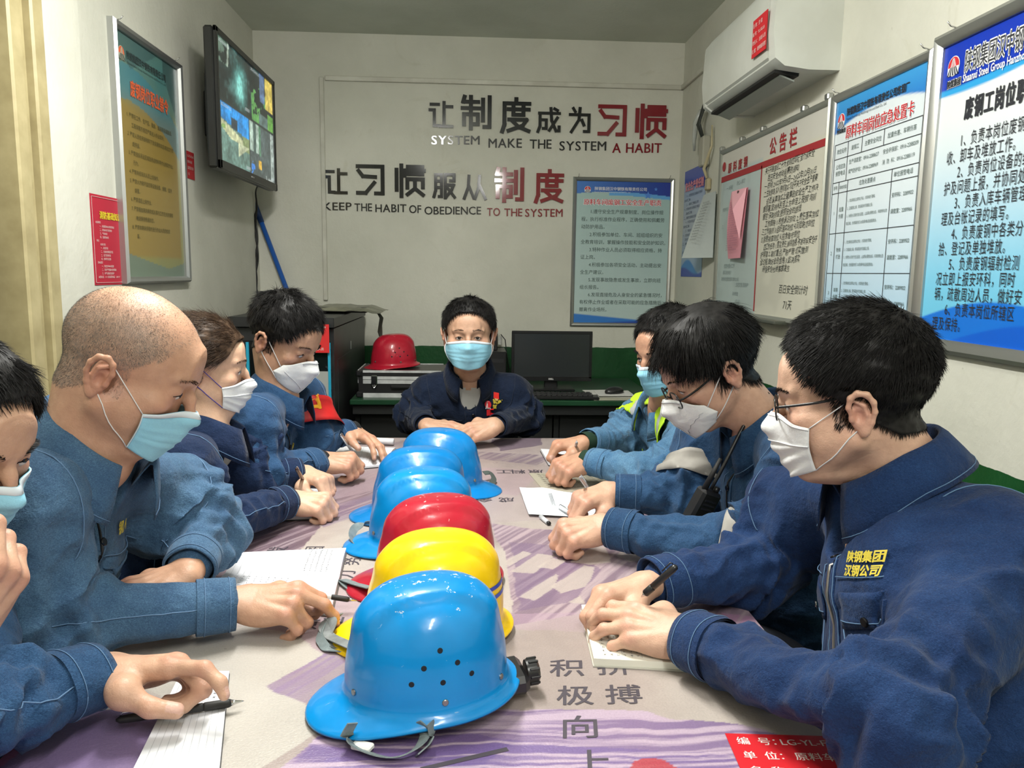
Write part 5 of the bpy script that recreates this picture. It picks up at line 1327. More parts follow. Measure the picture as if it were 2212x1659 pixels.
# ---------------------------------------------------------------- notebooks, papers and pens
PAPER = vcol('paper', .75)
def notebook(label, corners, z, th, name='notebook', open_=True, cover=(.03, .03, .032), lines=12, spine=None, writing=None, ldir='v', pcol='#dcdde2', rad=.0, cat='notebook'):
    P = np.array([tb(u, v, z) for u, v in corners]); c0 = P.mean(0); r = thing(name, label, cat, (c0[0], c0[1], ZT)); Q = P-V(c0[0], c0[1], P[0][2])
    Q[:, 2] = 0
    def pg(s, t): return (Q[0]*(1-s)+Q[1]*s)*(1-t)+(Q[3]*(1-s)+Q[2]*s)*t
    n = 21; m_ = 11
    def block(zb, h, g=1.0, arch=0.0, nm='pages', mt=None, col=None):
        vs = []; 
        for i in range(n):
            for j in range(m_):
                s, t = i/(n-1), j/(m_-1); q = pg(.5+(s-.5)*g, .5+(t-.5)*g)
                if spine == 't': zz = arch*abs(math.sin(PI*2*t))**.7*(1-.25*abs(t-.5)*2)
                elif spine == 's': zz = arch*abs(math.sin(PI*2*s))**.7
                else: zz = arch*math.sin(PI*s)*.3
                vs.append(q+V(0, 0, zb+h+zz))
        k = len(vs); vs = vs+[V(a[0], a[1], zb) for a in vs]
        f = [(i*m_+j, (i+1)*m_+j, (i+1)*m_+j+1, i*m_+j+1) for i in range(n-1) for j in range(m_-1)]
        f2 = [tuple(a+k for a in q[::-1]) for q in f]
        e = [(i*m_, i*m_+k, (i+1)*m_+k, (i+1)*m_) for i in range(n-1)]+[((i+1)*m_+m_-1, (i+1)*m_+m_-1+k, i*m_+m_-1+k, i*m_+m_-1) for i in range(n-1)]
        e += [(j+1, j+1+k, j+k, j) for j in range(m_-1)]+[((n-1)*m_+j, (n-1)*m_+j+k, (n-1)*m_+j+1+k, (n-1)*m_+j+1) for j in range(m_-1)]
        o = mesh(nm, np.array(vs), f+f2+[a[::-1] for a in e], mt, r); smooth_by(o, 40); return np.array(vs[:k]).reshape(n, m_, 3)
    if cover: block(0, .0022, 1.02, 0, 'cover', mat('notebook_cover', cover, .4))
    top = block(.0024 if cover else .0002, th, 1.0, .006 if spine else .0, 'pages', ink(hexc(pcol), .7))
    def sp(s, t):
        i, j = s*(n-1), t*(m_-1); i0, j0 = int(min(i, n-2)), int(min(j, m_-2)); a, b = i-i0, j-j0
        return (top[i0, j0]*(1-a)+top[i0+1, j0]*a)*(1-b)+(top[i0, j0+1]*(1-a)+top[i0+1, j0+1]*a)*b+V(0, 0, .0005)
    mb = MB()
    for k in range(1, lines):
        f_ = k/lines
        pts = [sp(f_, t) if ldir == 'v' else sp(t, f_) for t in np.linspace(.04, .96, 14)]
        d = nrm(sp(min(f_+.01, 1), .5)-sp(f_, .5)) if ldir == 'v' else nrm(sp(.5, min(f_+.01, 1))-sp(.5, f_))
        vs = [];
        for q in pts: vs += [q-d*.00025, q+d*.00025]
        mb.add(vs, [(2*i, 2*i+1, 2*i+3, 2*i+2) for i in range(13)])
    if lines: tag(mb.out('ruled_lines', ink((.42, .43, .46)), r), kind='stuff')
    if writing:
        mb = MB(); rr = random.Random(5)
        for (s0, s1, t0, t1, rows, per) in writing:
            for a in range(rows):
                for b in range(per):
                    fa_, fb_ = (a+.5)/rows, (b+.5)/per
                    s, t = (s0+(s1-s0)*fa_, t0+(t1-t0)*fb_) if ldir == 'v' else (s0+(s1-s0)*fb_, t1-(t1-t0)*fa_)
                    q = sp(min(max(s, 0), 1), min(max(t, 0), 1)); 
                    for _ in range(3):
                        an = rr.choice((0, PI/2, .6, -.7))+rr.uniform(-.2, .2); L = .0022*rr.uniform(.6, 1.2); dd = V(math.cos(an), math.sin(an), 0)*L; nn = V(-math.sin(an), math.cos(an), 0)*.00025; o_ = q+V(rr.uniform(-1, 1), rr.uniform(-1, 1), 0)*.0014+V(0, 0, .0002)
                        mb.add([o_-dd-nn, o_+dd-nn, o_+dd+nn, o_-dd+nn], [(0, 1, 2, 3)])
        tag(mb.out('handwriting', ink((.05, .055, .07)), r), kind='stuff')
    return r
notebook('open ruled notebook with a black cover at the bottom left, under a black pen', [(270, 1700), (470, 1700), (495, 1452), (392, 1452)], TZ+.006, .005, lines=10, ldir='v', writing=[(.55, .92, .70, .95, 4, 6)])
notebook('open notebook half filled with writing beside the bald man in light denim', [(455, 1290), (715, 1325), (748, 1185), (515, 1195)], TZ+.007, .006, spine='t', cover=(.10, .09, .08), lines=18, writing=[(.66, .90, .55, .97, 5, 18), (.1, .6, .05, .42, 9, 8)])
notebook('small closed-edge notebook under the hands of the woman in the white mask', [(600, 1116), (700, 1112), (712, 1058), (640, 1052)], TZ+.012, .009, lines=8, cover=(.02, .02, .02))
nb = notebook('spread notebook written on by the man with the red armband', [(650, 1022), (825, 1005), (855, 968), (640, 962)], TZ+.007, .006, spine='t', lines=16, cover=(.02, .02, .02), writing=[(.45, .97, .08, .42, 12, 7)])
c_ = tb(800, 962, TZ+.02); r = nb
M_ = np.array(r.location); P = np.array([tb(u, v, TZ+.014) for u, v in ((760, 950), (850, 955))])-M_
MB().tube(spline(P+V(0, 0, .002), 6), .011, 12).out('rolled_page', ink(hexc('#dcdde2'), .7), r, True)
notebook('small notebook with a clear clip under the hand of the man in the yellow vest', [(1185, 1000), (1260, 1012), (1262, 975), (1168, 970)], TZ+.010, .008, lines=0, cover=(.02, .02, .02))
notebook('cream pocket notebook with rounded corners under the hands of the large man with glasses', [(1283, 1422), (1475, 1432), (1440, 1300), (1256, 1306)], TZ+.014, .011, lines=9, pcol='#e6e4d8', cover=(.55, .53, .47), writing=[(.10, .55, .04, .45, 6, 7)])
# loose printed sheet, right
r = thing('paper_sheet', 'creased loose form lying by the hands of the man with the dark fringe', 'paper', tuple(tb(1230, 1100, TZ)))
cn = [tb(1142, 1112, TZ+.006), tb(1390, 1125, TZ+.003), tb(1372, 1078, TZ+.004), tb(1122, 1054, TZ+.016)]; o_ = V(*r.location)
n = 16; vs = []
for i in range(n):
    for j in range(n):
        s, t = i/(n-1), j/(n-1); q = (cn[0]*(1-s)+cn[1]*s)*(1-t)+(cn[3]*(1-s)+cn[2]*s)*t; q = q+V(0, 0, .006*math.exp(-((s-.22)/.1)**2)*(t)+.004*(1-s)*abs(t-.5)); vs.append(q-o_)
f = [(i*n+j, (i+1)*n+j, (i+1)*n+j+1, i*n+j+1) for i in range(n-1) for j in range(n-1)]
mesh('sheet', np.array(vs+[v-V(0, 0, .0004) for v in vs]), f+[tuple(a+n*n for a in q[::-1]) for q in f], ink(hexc('#dfe3e8'), .7), r, True)
mb = MB(); vv = np.array(vs).reshape(n, n, 3)
for i in (4, 6, 8, 10): 
    L_ = vv[i, 2:14]+V(0, 0, .0012); mb.tube(L_, .0003, 3)
ttext(mb, '废钢事故案例学习', vv[4, 12]+V(0, 0, .002), nrm(vv[4, 3]-vv[4, 12]), nrm(vv[2, 8]-vv[5, 8]), .012, res=1)
ttext(mb, '安全生产责任制考核表', vv[7, 13]+V(0, 0, .002), nrm(vv[7, 3]-vv[7, 13]), nrm(vv[2, 8]-vv[5, 8]), .010, res=1)
tag(mb.out('printed_lines', ink((.20, .21, .24)), r), kind='stuff')
def pen(label, a, b, style, rad=.0048):
    """a = tip end, b = top end, world points"""
    a, b = np.array(a, float), np.array(b, float); d = nrm(b-a); L = np.linalg.norm(b-a); r = thing('pen', label, 'pen', tuple(a))
    P = lambda t0, t1: [d*L*t0, d*L*t1]
    body, grip, tipm = style
    MB().tube([d*0, d*L*.018, d*L*.07, d*L*.11], [.0004, .0012, .0028, rad*.85], 12).out('tip', tipm, r, True)
    MB().tube([d*L*.11, d*L*.13, d*L*.32, d*L*.33], [rad*.9, rad*1.05, rad*1.05, rad*.9], 12).out('grip', grip, r, True)
    MB().tube([d*L*.33, d*L*.34, d*L*.90, d*L*.97, d*L], [rad*.9, rad, rad, rad*.85, rad*.3], 12).out('barrel', body, r, True)
    up = nrm(np.cross(d, nrm(np.cross(V(0, 0, 1), d)))) if abs(d[2]) < .95 else V(1, 0, 0)
    if up[2] < 0: up = -up
    MB().tube([d*L*.97+up*rad, d*L*.95+up*rad*1.7, d*L*.70+up*rad*1.5], .0012, 6).out('clip', tipm if body is not BLKP else BLKP, r, True)
    return r
CLEARP = mat('clear_plastic', (.75, .77, .80), .12, 0, Alpha=.75); CHROME = mat('chrome', (.6, .6, .6), .15, 1.0); RUBB = mat('black_rubber', (.012, .012, .012), .6); GREYP = mat('grey_plastic', (.45, .46, .50), .3)
p_tip, p_top = tb(527, 1514, TZ+.013), tb(250, 1556, TZ+.022)
pen('matt black pen pinned under the fingertips of the man at the left edge', p_tip, p_top, (RUBB, RUBB, CHROME), .0055)
pen('clear pen with a ribbed black grip held by the bald man', tb(772, 1298, .772), tb(600, 1272, .800), (CLEARP, RUBB, CHROME), .0046)
pen('dark brown pen upright in the hand of the woman in the white mask', tb(664, 1052, .775), tb(640, 1012, .87), (mat('brown_plastic', (.06, .03, .02), .25), CHROME, CHROME), .0048)
pen('slim silver pen upright in the hand of the man with the red armband', tb(768, 985, .765), tb(735, 938, .86), (CHROME, GREYP, CHROME), .0046)
pen('short white pen upright in the hand of the man in the yellow vest', tb(1238, 985, .775), tb(1246, 955, .86), (GREYP, CHROME, CHROME), .0045)
pen('grey pen slanting from the hand of the man with the dark fringe', tb(1290, 1085, .765), tb(1253, 1030, .875), (GREYP, GREYP, CHROME), .0048)
pen('clear-capped pen lying under the near hand of the man with the dark fringe', tb(1290, 1140, .770), tb(1206, 1094, .765), (CLEARP, GREYP, CHROME), .0046)
pen('square black pen held by the large man with glasses', tb(1385, 1290, .840), tb(1462, 1222, .900), (BLKP, BLKP, CHROME), .0058)
r = thing('clear_cap', 'loose clear pen cap lying beside the creased form', 'pen cap', tuple(tb(1178, 1126, TZ+.005)))
a_ = tb(1168, 1116, TZ+.006)-V(*r.location); b_ = tb(1184, 1129, TZ+.006)-V(*r.location)
MB().tube([a_, b_], .0055, 12).out('cap_tube', CLEARP, r, True); MB().tube([b_, b_+(b_-a_)*.15], .0050, 12).out('dark_mouth', BLKP, r, True)

# ---------------------------------------------------------------- back of the room
GD = noisy('green_painted_desk', (.006, .040, .016), (.010, .058, .024), .35, 6)
r = thing('desk', 'long green-topped desk against the back wall, dark beneath', 'desk', (.18, 4.13, 0))
MB().box((0, 0, .727), (1.52, .84, .026), bev=.004).out('desk_top', GD, r)
DARK = mat('under_desk_shade', (.008, .009, .009), .5)  # near-black colour stands for the shadow under the desk
for x in (-.74, -.25, .25, .74): MB().box((x, .05, .357), (.025, .70, .714)).out('side_panel', DARK, r)
MB().box((0, .38, .357), (1.48, .02, .714)).out('back_panel', DARK, r); MB().box((0, -.38, .69), (1.5, .02, .05)).out('front_rail', DARK, r)
for k in range(3): MB().box((-.495+.495*k, -.30, .34), (.46, .018, .62), bev=.003).out('door', DARK, r)  # added fronts, black for the shade of the open space below
# cabinet
r = thing('server_cabinet', 'black server cabinet with turquoise strips behind the man with the armband', 'cabinet', (-.835, 3.975, 0))
CB = noisy('black_powder_coat', (.012, .013, .014), (.020, .021, .022), .42, 12); CY = mat('turquoise_strip', hexc('#2a9fc0'), .35)
cw, cdp, chh = .45, 1.02, 1.10
MB().box((0, .01, chh/2), (cw, cdp-.03, chh-.01)).out('body', CB, r)
MB().box((0, 0, chh+.0225), (cw+.012, cdp+.01, .045), bev=.003).out('top_lid', CB, r)
for k in range(7): MB().box((-.02, -.40+.05*k, chh+.0465), (.30, .012, .003)).out('top_vent_slat', mat('slot', (.004, .004, .004), .7), r)
MB().box((0, -cdp/2+.012, chh/2-.02), (cw-.03, .022, chh-.08), bev=.003).out('glass_door', mat('smoked_glass', (.006, .008, .009), .08), r)
for x in (-.147, .208): MB().box((x, -cdp/2-.002, chh/2-.02), (.012, .010, chh-.09)).out('turquoise_strip', CY, r)
mb = MB(); disc(mb, V(.085, -cdp/2-.001, .905), V(0, -1, 0), .022, .006, 20); mb.out('door_lock', ALU, r)
for k in range(5): MB().box((.205, -cdp/2-.001, .65+.09*k), (.035, .002, .008), M=rot2(.6, 'y')).out('vent_slot', HOLE, r)
MB().box((cw/2+.001, -.1, .70), (.002, .60, .50)).out('side_panel_edge', CB, r); MB().box((cw/2+.003, -.02, .98), (.003, .012, .04)).out('side_latch', ALU, r)
lab = thing('red_label', 'red asset label with white text on the black server cabinet door', 'label', (-.745, 3.443, .995), 0)
MB().box((.055, 0, .06), (.135, .002, .125)).out('sheet', ink(hexc('#cc2a2c'), .4), lab); mw = MB()
for i, s in enumerate(['编 号：LG-YL-FG-04', '单 位：原料车间', '名 称：机柜', '数 量：1台', '责任人：当班人员']): wtext(mw, s, -.005, .105-i*.024, .013, y=-.0015, bold=.01)
tag(mw.out('white_print', ink((.8, .7, .66)), lab), kind='stuff')
lab = thing('white_label', 'white paper form taped low on the black server cabinet door', 'label', (-.805, 3.443, .70), 0)
MB().box((.10, 0, .10), (.15, .002, .22)).out('sheet', ink(hexc('#9b9f9c'), .6), lab)
# wrapped device on the cabinet
r = thing('wrapped_router', 'flat device in plastic wrap on top of the black server cabinet', 'router', (-.63, 3.99, 1.1475))
MB().box((0, 0, .014), (.24, .30, .026), bev=.004).out('device', BLKP, r)
WRAP = noisy('cloudy_film', hexc('#7c7c68'), hexc('#5d5e50'), .3, 14, .002, 40)
n = 20; Xg, Yg = np.meshgrid(np.linspace(-.17, .19, n), np.linspace(-.20, .20, n)); ed = np.maximum(np.abs(Xg)-.12, 0)+np.maximum(np.abs(Yg)-.15, 0)
Zg = .029-ed*.35+fbm(np.stack([Xg.ravel()*22, Yg.ravel()*22, 0*Xg.ravel()], 1), 4, 2).reshape(Xg.shape)*.004; Zg = np.maximum(Zg, .002); Zg[Xg > .13] -= 0
mb = MB(); P = np.stack([Xg, Yg, Zg], -1); mb.grid(P); g2 = np.concatenate(mb.v)
mesh('plastic_wrap', np.concatenate([g2, g2-V(0, 0, .0012)]), mb.f+[tuple(i+n*n for i in f[::-1]) for f in mb.f], WRAP, r, True)
mb = MB()
for k in range(3):
    a = k*2.1; mb.tube([(.15, -.02, .012), (.175+.006*math.cos(a), -.02+.006*math.sin(a), -.03), (.168+.008*math.sin(a), -.02, -.10), (.178+.006*math.cos(a+1), -.01, -.17), (.168, -.015+.005*k, -.235)], .0055, 6)
mb.out('hanging_cable', mat('dusty_cable', (.06, .062, .05), .6), r, True)
# aluminium case
r = thing('aluminium_case', 'black and aluminium tool case on the green desk below the red hard hat', 'case', (-.335, 3.93, .740))
BLC = mat('black_case_panel', (.012, .012, .013), .35); ALC = noisy('worn_aluminium', (.62, .63, .63), (.45, .46, .46), .4, 20, metal=.15)
cw, cdp, ch = .43, .30, .132
MB().box((0, 0, ch/2), (cw-.006, cdp-.006, ch-.004)).out('body', BLC, r)
for z0, hh in ((.0, .022), (.068, .018), (.088, .016), (ch-.010, .012)):
    for y0 in (-cdp/2, cdp/2): MB().box((0, y0, z0+hh/2), (cw-.05, .006, hh), bev=.001).out('rail', ALC, r)
for x in (-cw/2, cw/2):
    for z0, hh in ((.0, .022), (.068, .036), (ch-.010, .012)): MB().box((x, 0, z0+hh/2), (.006, cdp-.04, hh), bev=.001).out('side_rail', ALC, r)
    for y0 in (-cdp/2, cdp/2):
        for z0 in (.014, ch-.014): MB().box((x*.97, y0*.97, z0), (.03, .03, .028), bev=.006).out('corner_guard', BLC, r)
for x in (-.135, .135):
    MB().box((x, -cdp/2-.006, .085), (.030, .010, .050), bev=.004).out('latch', CHROME, r); MB().tube([(x-.010, -cdp/2-.010, .062), (x, -cdp/2-.012, .048), (x+.010, -cdp/2-.010, .062)], .003, 8).out('latch_ring', CHROME, r, True)
MB().box((0, -cdp/2-.012, .055), (.11, .012, .016), bev=.005).out('handle', BLC, r)
# monitor, keyboard, mouse, papers
r = thing('computer_monitor', 'black flat computer monitor, switched off, on the green desk', 'monitor', (.425, 4.07, .740), 0)
MBZ = mat('monitor_bezel', (.010, .010, .011), .3)
MB().box((0, .012, .180), (.425, .030, .262), bev=.005).out('back_case', MBZ, r); MB().box((0, -.0045, .186), (.398, .004, .230)).out('screen', mat('dark_screen', (.030, .034, .036), .18), r)
for c_, s_ in (((0, -.006, .306), (.425, .008, .014)), ((0, -.006, .060), (.425, .008, .024)), ((-.206, -.006, .183), (.014, .008, .24)), ((.206, -.006, .183), (.014, .008, .24))): MB().box(c_, s_, bev=.001).out('bezel', MBZ, r)
MB().box((0, .03, .04), (.07, .03, .09), bev=.004).out('stand_neck', MBZ, r); MB().box((0, .02, .007), (.24, .17, .013), bev=.005).out('stand_foot', MBZ, r)
mw = MB(); wtext(mw, 'DELL', -.016, .0555, .012, y=-.0108, bold=.05); mw.out('logo', ink((.5, .5, .5)), r)
r = thing('keyboard', 'black keyboard lying in front of the dark monitor', 'keyboard', (.42, 3.80, .7402), -.04)
MB().box((0, 0, .009), (.42, .14, .016), bev=.004).out('case', BLKP, r)
key0 = None
for a in range(5):
    for b in range(15):
        if key0 is None: o = MB().box((0, 0, 0), (.021, .020, .007), bev=.002).out('key', mat('key_black', (.02, .02, .021), .45), r); key0 = o
        else: o = key0.copy(); COL.objects.link(o)
        o.location = (-.19+.0255*b+.006*(a % 2), -.052+.0255*a, .020)
r = thing('paper_stack', 'stack of papers and a pad under the mouse beside the monitor', 'paper stack', (.70, 3.83, .7402), .0)
for k, (dx, dy, an, w_, h_, th, c_) in enumerate(((0, 0, .05, .21, .20, .010, '#a9a795'), (.01, .01, -.04, .20, .19, .006, '#c7c7bf'), (-.02, .05, .12, .20, .14, .003, '#d0d0ca'), (.015, -.01, .0, .18, .17, .003, '#cfcfcb'))):
    z0 = (0, .0105, .017, .0205)[k]; MB().box((dx, dy, z0+th/2), (w_, h_, th), M=rot2(an, 'z'), bev=.0008).out('pad' if k == 0 else 'sheet', ink(hexc(c_), .7), r)
r = thing('computer_mouse', 'black computer mouse on the stack of papers by the monitor', 'mouse', (.715, 3.81, .7640), .5)
g = SDF((-.07, -.05, -.02), (.07, .05, .05), .003); g.ell((0, 0, .004), (.055, .031, .026), k=0); g.cap((0, -.5, -.5), (0, .5, -.5), .001, .001, k=0)
g.a[:, :, :int(.02/.003)] = .01; vs, fs = g.surf(); mesh('mouse_shell', vs-V(0, 0, vs[:, 2].min()), fs, BLKP, r, True)
MB().tube([(-.012, 0, .026), (.0, 0, .030), (.012, 0, .029)], .003, 8).out('scroll_wheel', RUBB, r, True)
# black boxes behind the seated man
r = thing('computer_tower', 'black computer box against the back wall behind the man in the middle', 'computer', (.10, 4.40, .740))
MB().box((.03, 0, .09), (.13, .26, .18), bev=.004).out('case', BLC, r); MB().box((.03, -.131, .13), (.10, .003, .02)).out('drive_bay', mat('drive_face', (.03, .03, .032), .3), r)
r = thing('speaker_box', 'small black box with a white plug on top of the black computer box', 'box', (.115, 4.40, .9205))
MB().box((-.01, 0, .048), (.085, .10, .095), bev=.003).out('case', BLC, r); MB().box((-.01, 0, .125), (.075, .08, .058), bev=.004).out('upper_case', mat('dark_grey_case', (.03, .03, .028), .5), r)
MB().box((.046, -.045, .055), (.022, .03, .05), bev=.003).out('adapter', noisy('dirty_white', (.5, .5, .47), (.3, .3, .28), .5, 30), r)
MB().tube([(.05, -.05, .09), (.075, -.05, .06), (.085, -.04, -.02), (.10, -.03, -.12), (.12, -.02, -.178)], .003, 6).out('cable', RUBB, r, True)
# ================================================================ the eight people
def denim(name, c1, c2, stain=0.0):
    m = mat(name, c1, .85); t = NT(m); co = t.co()
    f = t.ramp(t.noise(co, 9, 6, .65), [(.32, c1), (.70, c2)])
    g = t.ramp(t.noise(t.co('Object', (1, 1, 3.5)), 420, 2, .7), [(.30, (.58, .60, .66)), (.52, (1, 1, 1)), (.72, (1.8, 1.65, 1.45))])
    f = t.mix(1.0, f, g, 'MULTIPLY')
    if stain:
        k = t.ramp(t.noise(co, 7, 5, .7), [(.66, (0, 0, 0)), (.74, (1, 1, 1))]); f = t.mix(t.math('MULTIPLY', k, stain), f, (.10, .09, .07))
    t.col(f); t.b.inputs['Sheen Weight'].default_value = .08; t.b.inputs['Sheen Roughness'].default_value = .5
    t.b.inputs['Specular IOR Level'].default_value = .2
    t.bump(t.noise(co, 600, 2), .0006); t.bump(t.noise(co, 34, 5, .6), .0065)
    return m
D_LIGHT = denim('light_denim', (.034, .082, .165), (.070, .145, .245))
D_MID = denim('mid_denim', (.011, .040, .105), (.028, .080, .175))
D_BLUE = denim('strong_blue_denim', (.0055, .020, .074), (.012, .040, .125))
D_DARK = denim('dark_denim', (.004, .013, .046), (.009, .025, .074))
D_NAVY = denim('navy_twill', (.0022, .0065, .021), (.0045, .012, .034))
D_FADE = denim('faded_denim', (.045, .130, .260), (.110, .230, .360), .7)
THREAD = mat('pale_thread', (.10, .19, .33), .8); THREAD_D = mat('dark_thread', (.006, .012, .03), .8)
SNAP = mat('dark_snap', (.03, .03, .035), .25, .9); SNAPL = mat('bright_snap', (.25, .25, .25), .2, 1.0); ZIP = mat('zip_metal', (.35, .34, .32), .35, .9); ZIPB = mat('black_zip', (.010, .010, .012), .6)
TROU = noisy('dark_trousers', (.006, .008, .016), (.010, .013, .024), .9, 20); SHOE = mat('black_shoe', (.012, .011, .010), .5)
MK_BLUE = mat('mask_blue', (.27, .58, .74), .75); MK_WHITE = mat('mask_white', (.74, .75, .76), .8); MK_BAND = mat('mask_white_band', (.66, .74, .80), .8)
for m_ in (MK_BLUE, MK_WHITE):
    t_ = NT(m_); t_.bump(t_.noise(t_.co(), 900, 1), .0003); t_.bump(t_.noise(t_.co(), 30, 3), .0025)
LOOP = mat('ear_loop', (.72, .72, .73), .7); LOOP_B = mat('blue_ear_loop', (.02, .03, .36), .6)
LENS = mat('lens', (.9, .95, 1), .03, 0, Alpha=.10); LENS.node_tree.nodes['Principled BSDF'].inputs['Specular IOR Level'].default_value = .8
FRM = mat('black_spectacle_frame', (.010, .010, .010), .25)

class Jacket:
    def __init__(s, N, F, up, SL, SR, EL, ER, WL, WR, H, m, h=.006, fat=1.0, arm=1.0, seed=0, vee=0.0):
        s.N, s.H = V(*N), V(*H); s.F = nrm(F); s.m = m; s.seed = seed
        s.U = nrm(s.N-s.H); s.A = nrm(np.cross(s.F, s.U)*-1); s.A = nrm(np.cross(s.U, s.F)); s.F = nrm(np.cross(s.A, s.U)); 
        # s.A points to the wearer's left
        if s.A@(V(*SL)-V(*SR)) < 0: s.A = -s.A
        s.J = dict(SL=V(*SL), SR=V(*SR), EL=V(*EL), ER=V(*ER), WL=V(*WL), WR=V(*WR)); J = s.J
        pts = np.array([s.N, s.H]+list(J.values())); lo, hi = pts.min(0)-.2, pts.max(0)+.2; lo[2] = max(lo[2], .38)
        g = SDF(lo, hi, h); M = np.array([s.A, s.F, s.U]); f = fat
        L = np.linalg.norm(s.N-s.H)
        mid = (J['SL']+J['SR'])/2
        C = s.N*.62+s.H*.38
        g.ell(C+s.F*.006, (.170*f, .118*f, .185), M, k=0)
        g.ell(s.N*.28+s.H*.72+s.F*.02*f, (.172*f, .135*f, .19), M, k=.05)
        g.ell(s.H, (.175*f, .145*f, .14), M, k=.05)
        for a in ('L', 'R'):
            S, E_, W = J['S'+a], J['E'+a], J['W'+a]
            g.cap(s.N-s.U*.045, S*.72+s.N*.28, .052, .062*arm, k=.04)
            g.cap(S*.8+C*.2, S, .080, .070*arm, k=.035)
            g.cap(S, E_, .069*arm, .057*arm, k=.04)
            d = nrm(W-E_); We = W-d*.040
            g.cap(E_, We, .058*arm, .0405*arm, k=.03)
            g.ell(E_+nrm(E_-(S+W)/2)*.012, (.055*arm,)*3, k=.03)
        g.cap(s.N-s.U*.05, s.N+s.U*.012, .074, .068, k=.03)
        # opening at the throat
        s.V0 = s.N+s.F*.075-s.U*.015
        g.ell(s.N+s.F*.088-s.U*.020, (.034+.012*vee, .060, .066+.03*vee), M, k=.012, sub=True)
        g.cap(s.N-s.U*.02, s.N+s.U*.10, .060, .066, k=.008, sub=True)
        vs, fs = g.surf(); vs = relax(vs, fs, 3, .5); Nn = vnormals(vs, fs)
        # folds
        D = np.zeros(len(vs)); s.armw = {}
        near = np.full(len(vs), 9.)
        for a in ('L', 'R'):
            S, E_, W = J['S'+a], J['E'+a], J['W'+a]; tot = np.linalg.norm(E_-S)
            for (P0, P1, base) in ((S, E_, 0), (E_, W, 1)):
                d = P1-P0; l = np.linalg.norm(d); d = d/l; q = vs-P0; t = q@d; rr = q-t[:, None]*d; r_ = np.linalg.norm(rr, axis=1)
                w_ = sstep(.125, .085, r_)*sstep(-.03, .03, t)*sstep(l+.03, l-.03, t)
                e1 = nrm(np.cross(d, (0.3, .2, 1))); e2 = np.cross(d, e1); th = np.arctan2(rr@e2, rr@e1)
                el = np.exp(-((t-(l if base == 0 else 0))/.075)**2); end = np.exp(-((t-(0 if base == 0 else l-.05))/.05)**2)
                cn = np.stack([np.cos(th)*1.1, np.sin(th)*1.1, t*24+.9*np.sin(th+seed)], 1)
                n = vnoise(cn+seed*3.7, seed+1); ridge = 1-2*np.abs(n)
                wob = vnoise(np.stack([np.cos(th), np.sin(th), t*9], 1)*1.3+seed, seed+21)
                stk = np.sin(t*2*PI/.042+1.6*np.sin(th+seed)+3.2*wob)*(.55+.45*np.cos(th*1.0+seed*1.7+t*8))
                D += w_*stk*(.0014+.0062*el+.0030*end)
                ln = vnoise(np.stack([np.cos(th)*2.2, np.sin(th)*2.2, t*7], 1)+seed, seed+5)
                D += w_*(np.sign(ridge)*np.abs(ridge)**1.3*(.0040+.0170*el+.0060*end)+ln*.0085)
        q = (vs-s.H)@M.T; wt = 1-np.clip(np.minimum.reduce([np.linalg.norm(vs-J['E'+a], axis=1) for a in 'LR'])/.01, 0, 1)
        tor = sstep(.03, -.03, np.minimum.reduce([.22-np.abs((vs-s.N)@s.A), np.full(len(vs), .2)])*-1)
        n = fbm(np.stack([q[:, 0]*8+q[:, 2]*5, q[:, 1]*8, q[:, 2]*11-np.abs(q[:, 0])*7], 1)+seed, seed+9, 3); 
        D += (.6*(1-2*np.abs(n))+.3*n)*.0135*sstep(-.10, -.16, (vs-s.N)@s.U)
        D += fbm(vs*30, seed+2, 2)*.0011
        for a in ('L', 'R'):
            E_, W = J['E'+a], J['W'+a]; d = W-E_; l = np.linalg.norm(d); d = d/l; q = vs-E_; t = q@d; rr = np.linalg.norm(q-t[:, None]*d, axis=1)
            w_ = sstep(.10, .07, rr)*sstep(l-.10, l-.06, t); D = D*(1-w_*.75)-.0005*w_
        vs = vs+Nn*D[:, None]
        s.vs, s.fs = vs, fs; s.bv = bvh(vs, fs); s.arm = arm
        md = np.full(len(vs), 9.)
        for a in ('L', 'R'):
            for P0, P1 in ((J['S'+a]*.8+J['E'+a]*.2, J['E'+a]), (J['E'+a], J['W'+a])):
                d = P1-P0; t = np.clip(((vs-P0)@d)/(d@d), 0, 1); md = np.minimum(md, np.linalg.norm(vs-P0-t[:, None]*d, axis=1))
        tf = (md > .088*arm)[fs].all(1); s.tb = bvh(vs, fs[tf])
    def cast(s, a, b):
        """a metres to the wearer's left, b metres above the neck base, thrown against the chest"""
        o = s.N+s.A*a+s.U*b+s.F*.35; r = s.tb.ray_cast(Vector(o), Vector(-s.F), .6)
        if r[0] is None: r = s.tb.find_nearest(Vector(s.N+s.A*a+s.U*b+s.F*.10))
        return np.array(r[0]), np.array(r[1])
    def hug(s, pts, off=.0012):
        o = []
        for p in pts:
            r = s.bv.find_nearest(Vector(p)); o.append(np.array(r[0])+np.array(r[1])*off)
        return np.array(o)
    def patch(s, quad, nu, nv, off=.003, th=.002, bulge=0.0):
        P = np.zeros((nv, nu, 3)); q = np.array(quad, float)
        for i in range(nv):
            for j in range(nu):
                u, v = j/(nu-1), i/(nv-1); ab = (q[0]*(1-u)+q[1]*u)*(1-v)+(q[3]*(1-u)+q[2]*u)*v
                p, n = s.cast(*ab); P[i, j] = p+n*(off+bulge*math.sin(PI*u)*math.sin(PI*v))
        for _ in range(1): P[1:-1, 1:-1] = (P[1:-1, 1:-1]*2+P[:-2, 1:-1]+P[2:, 1:-1]+P[1:-1, :-2]+P[1:-1, 2:])/6
        return shell(P, th, s.F)
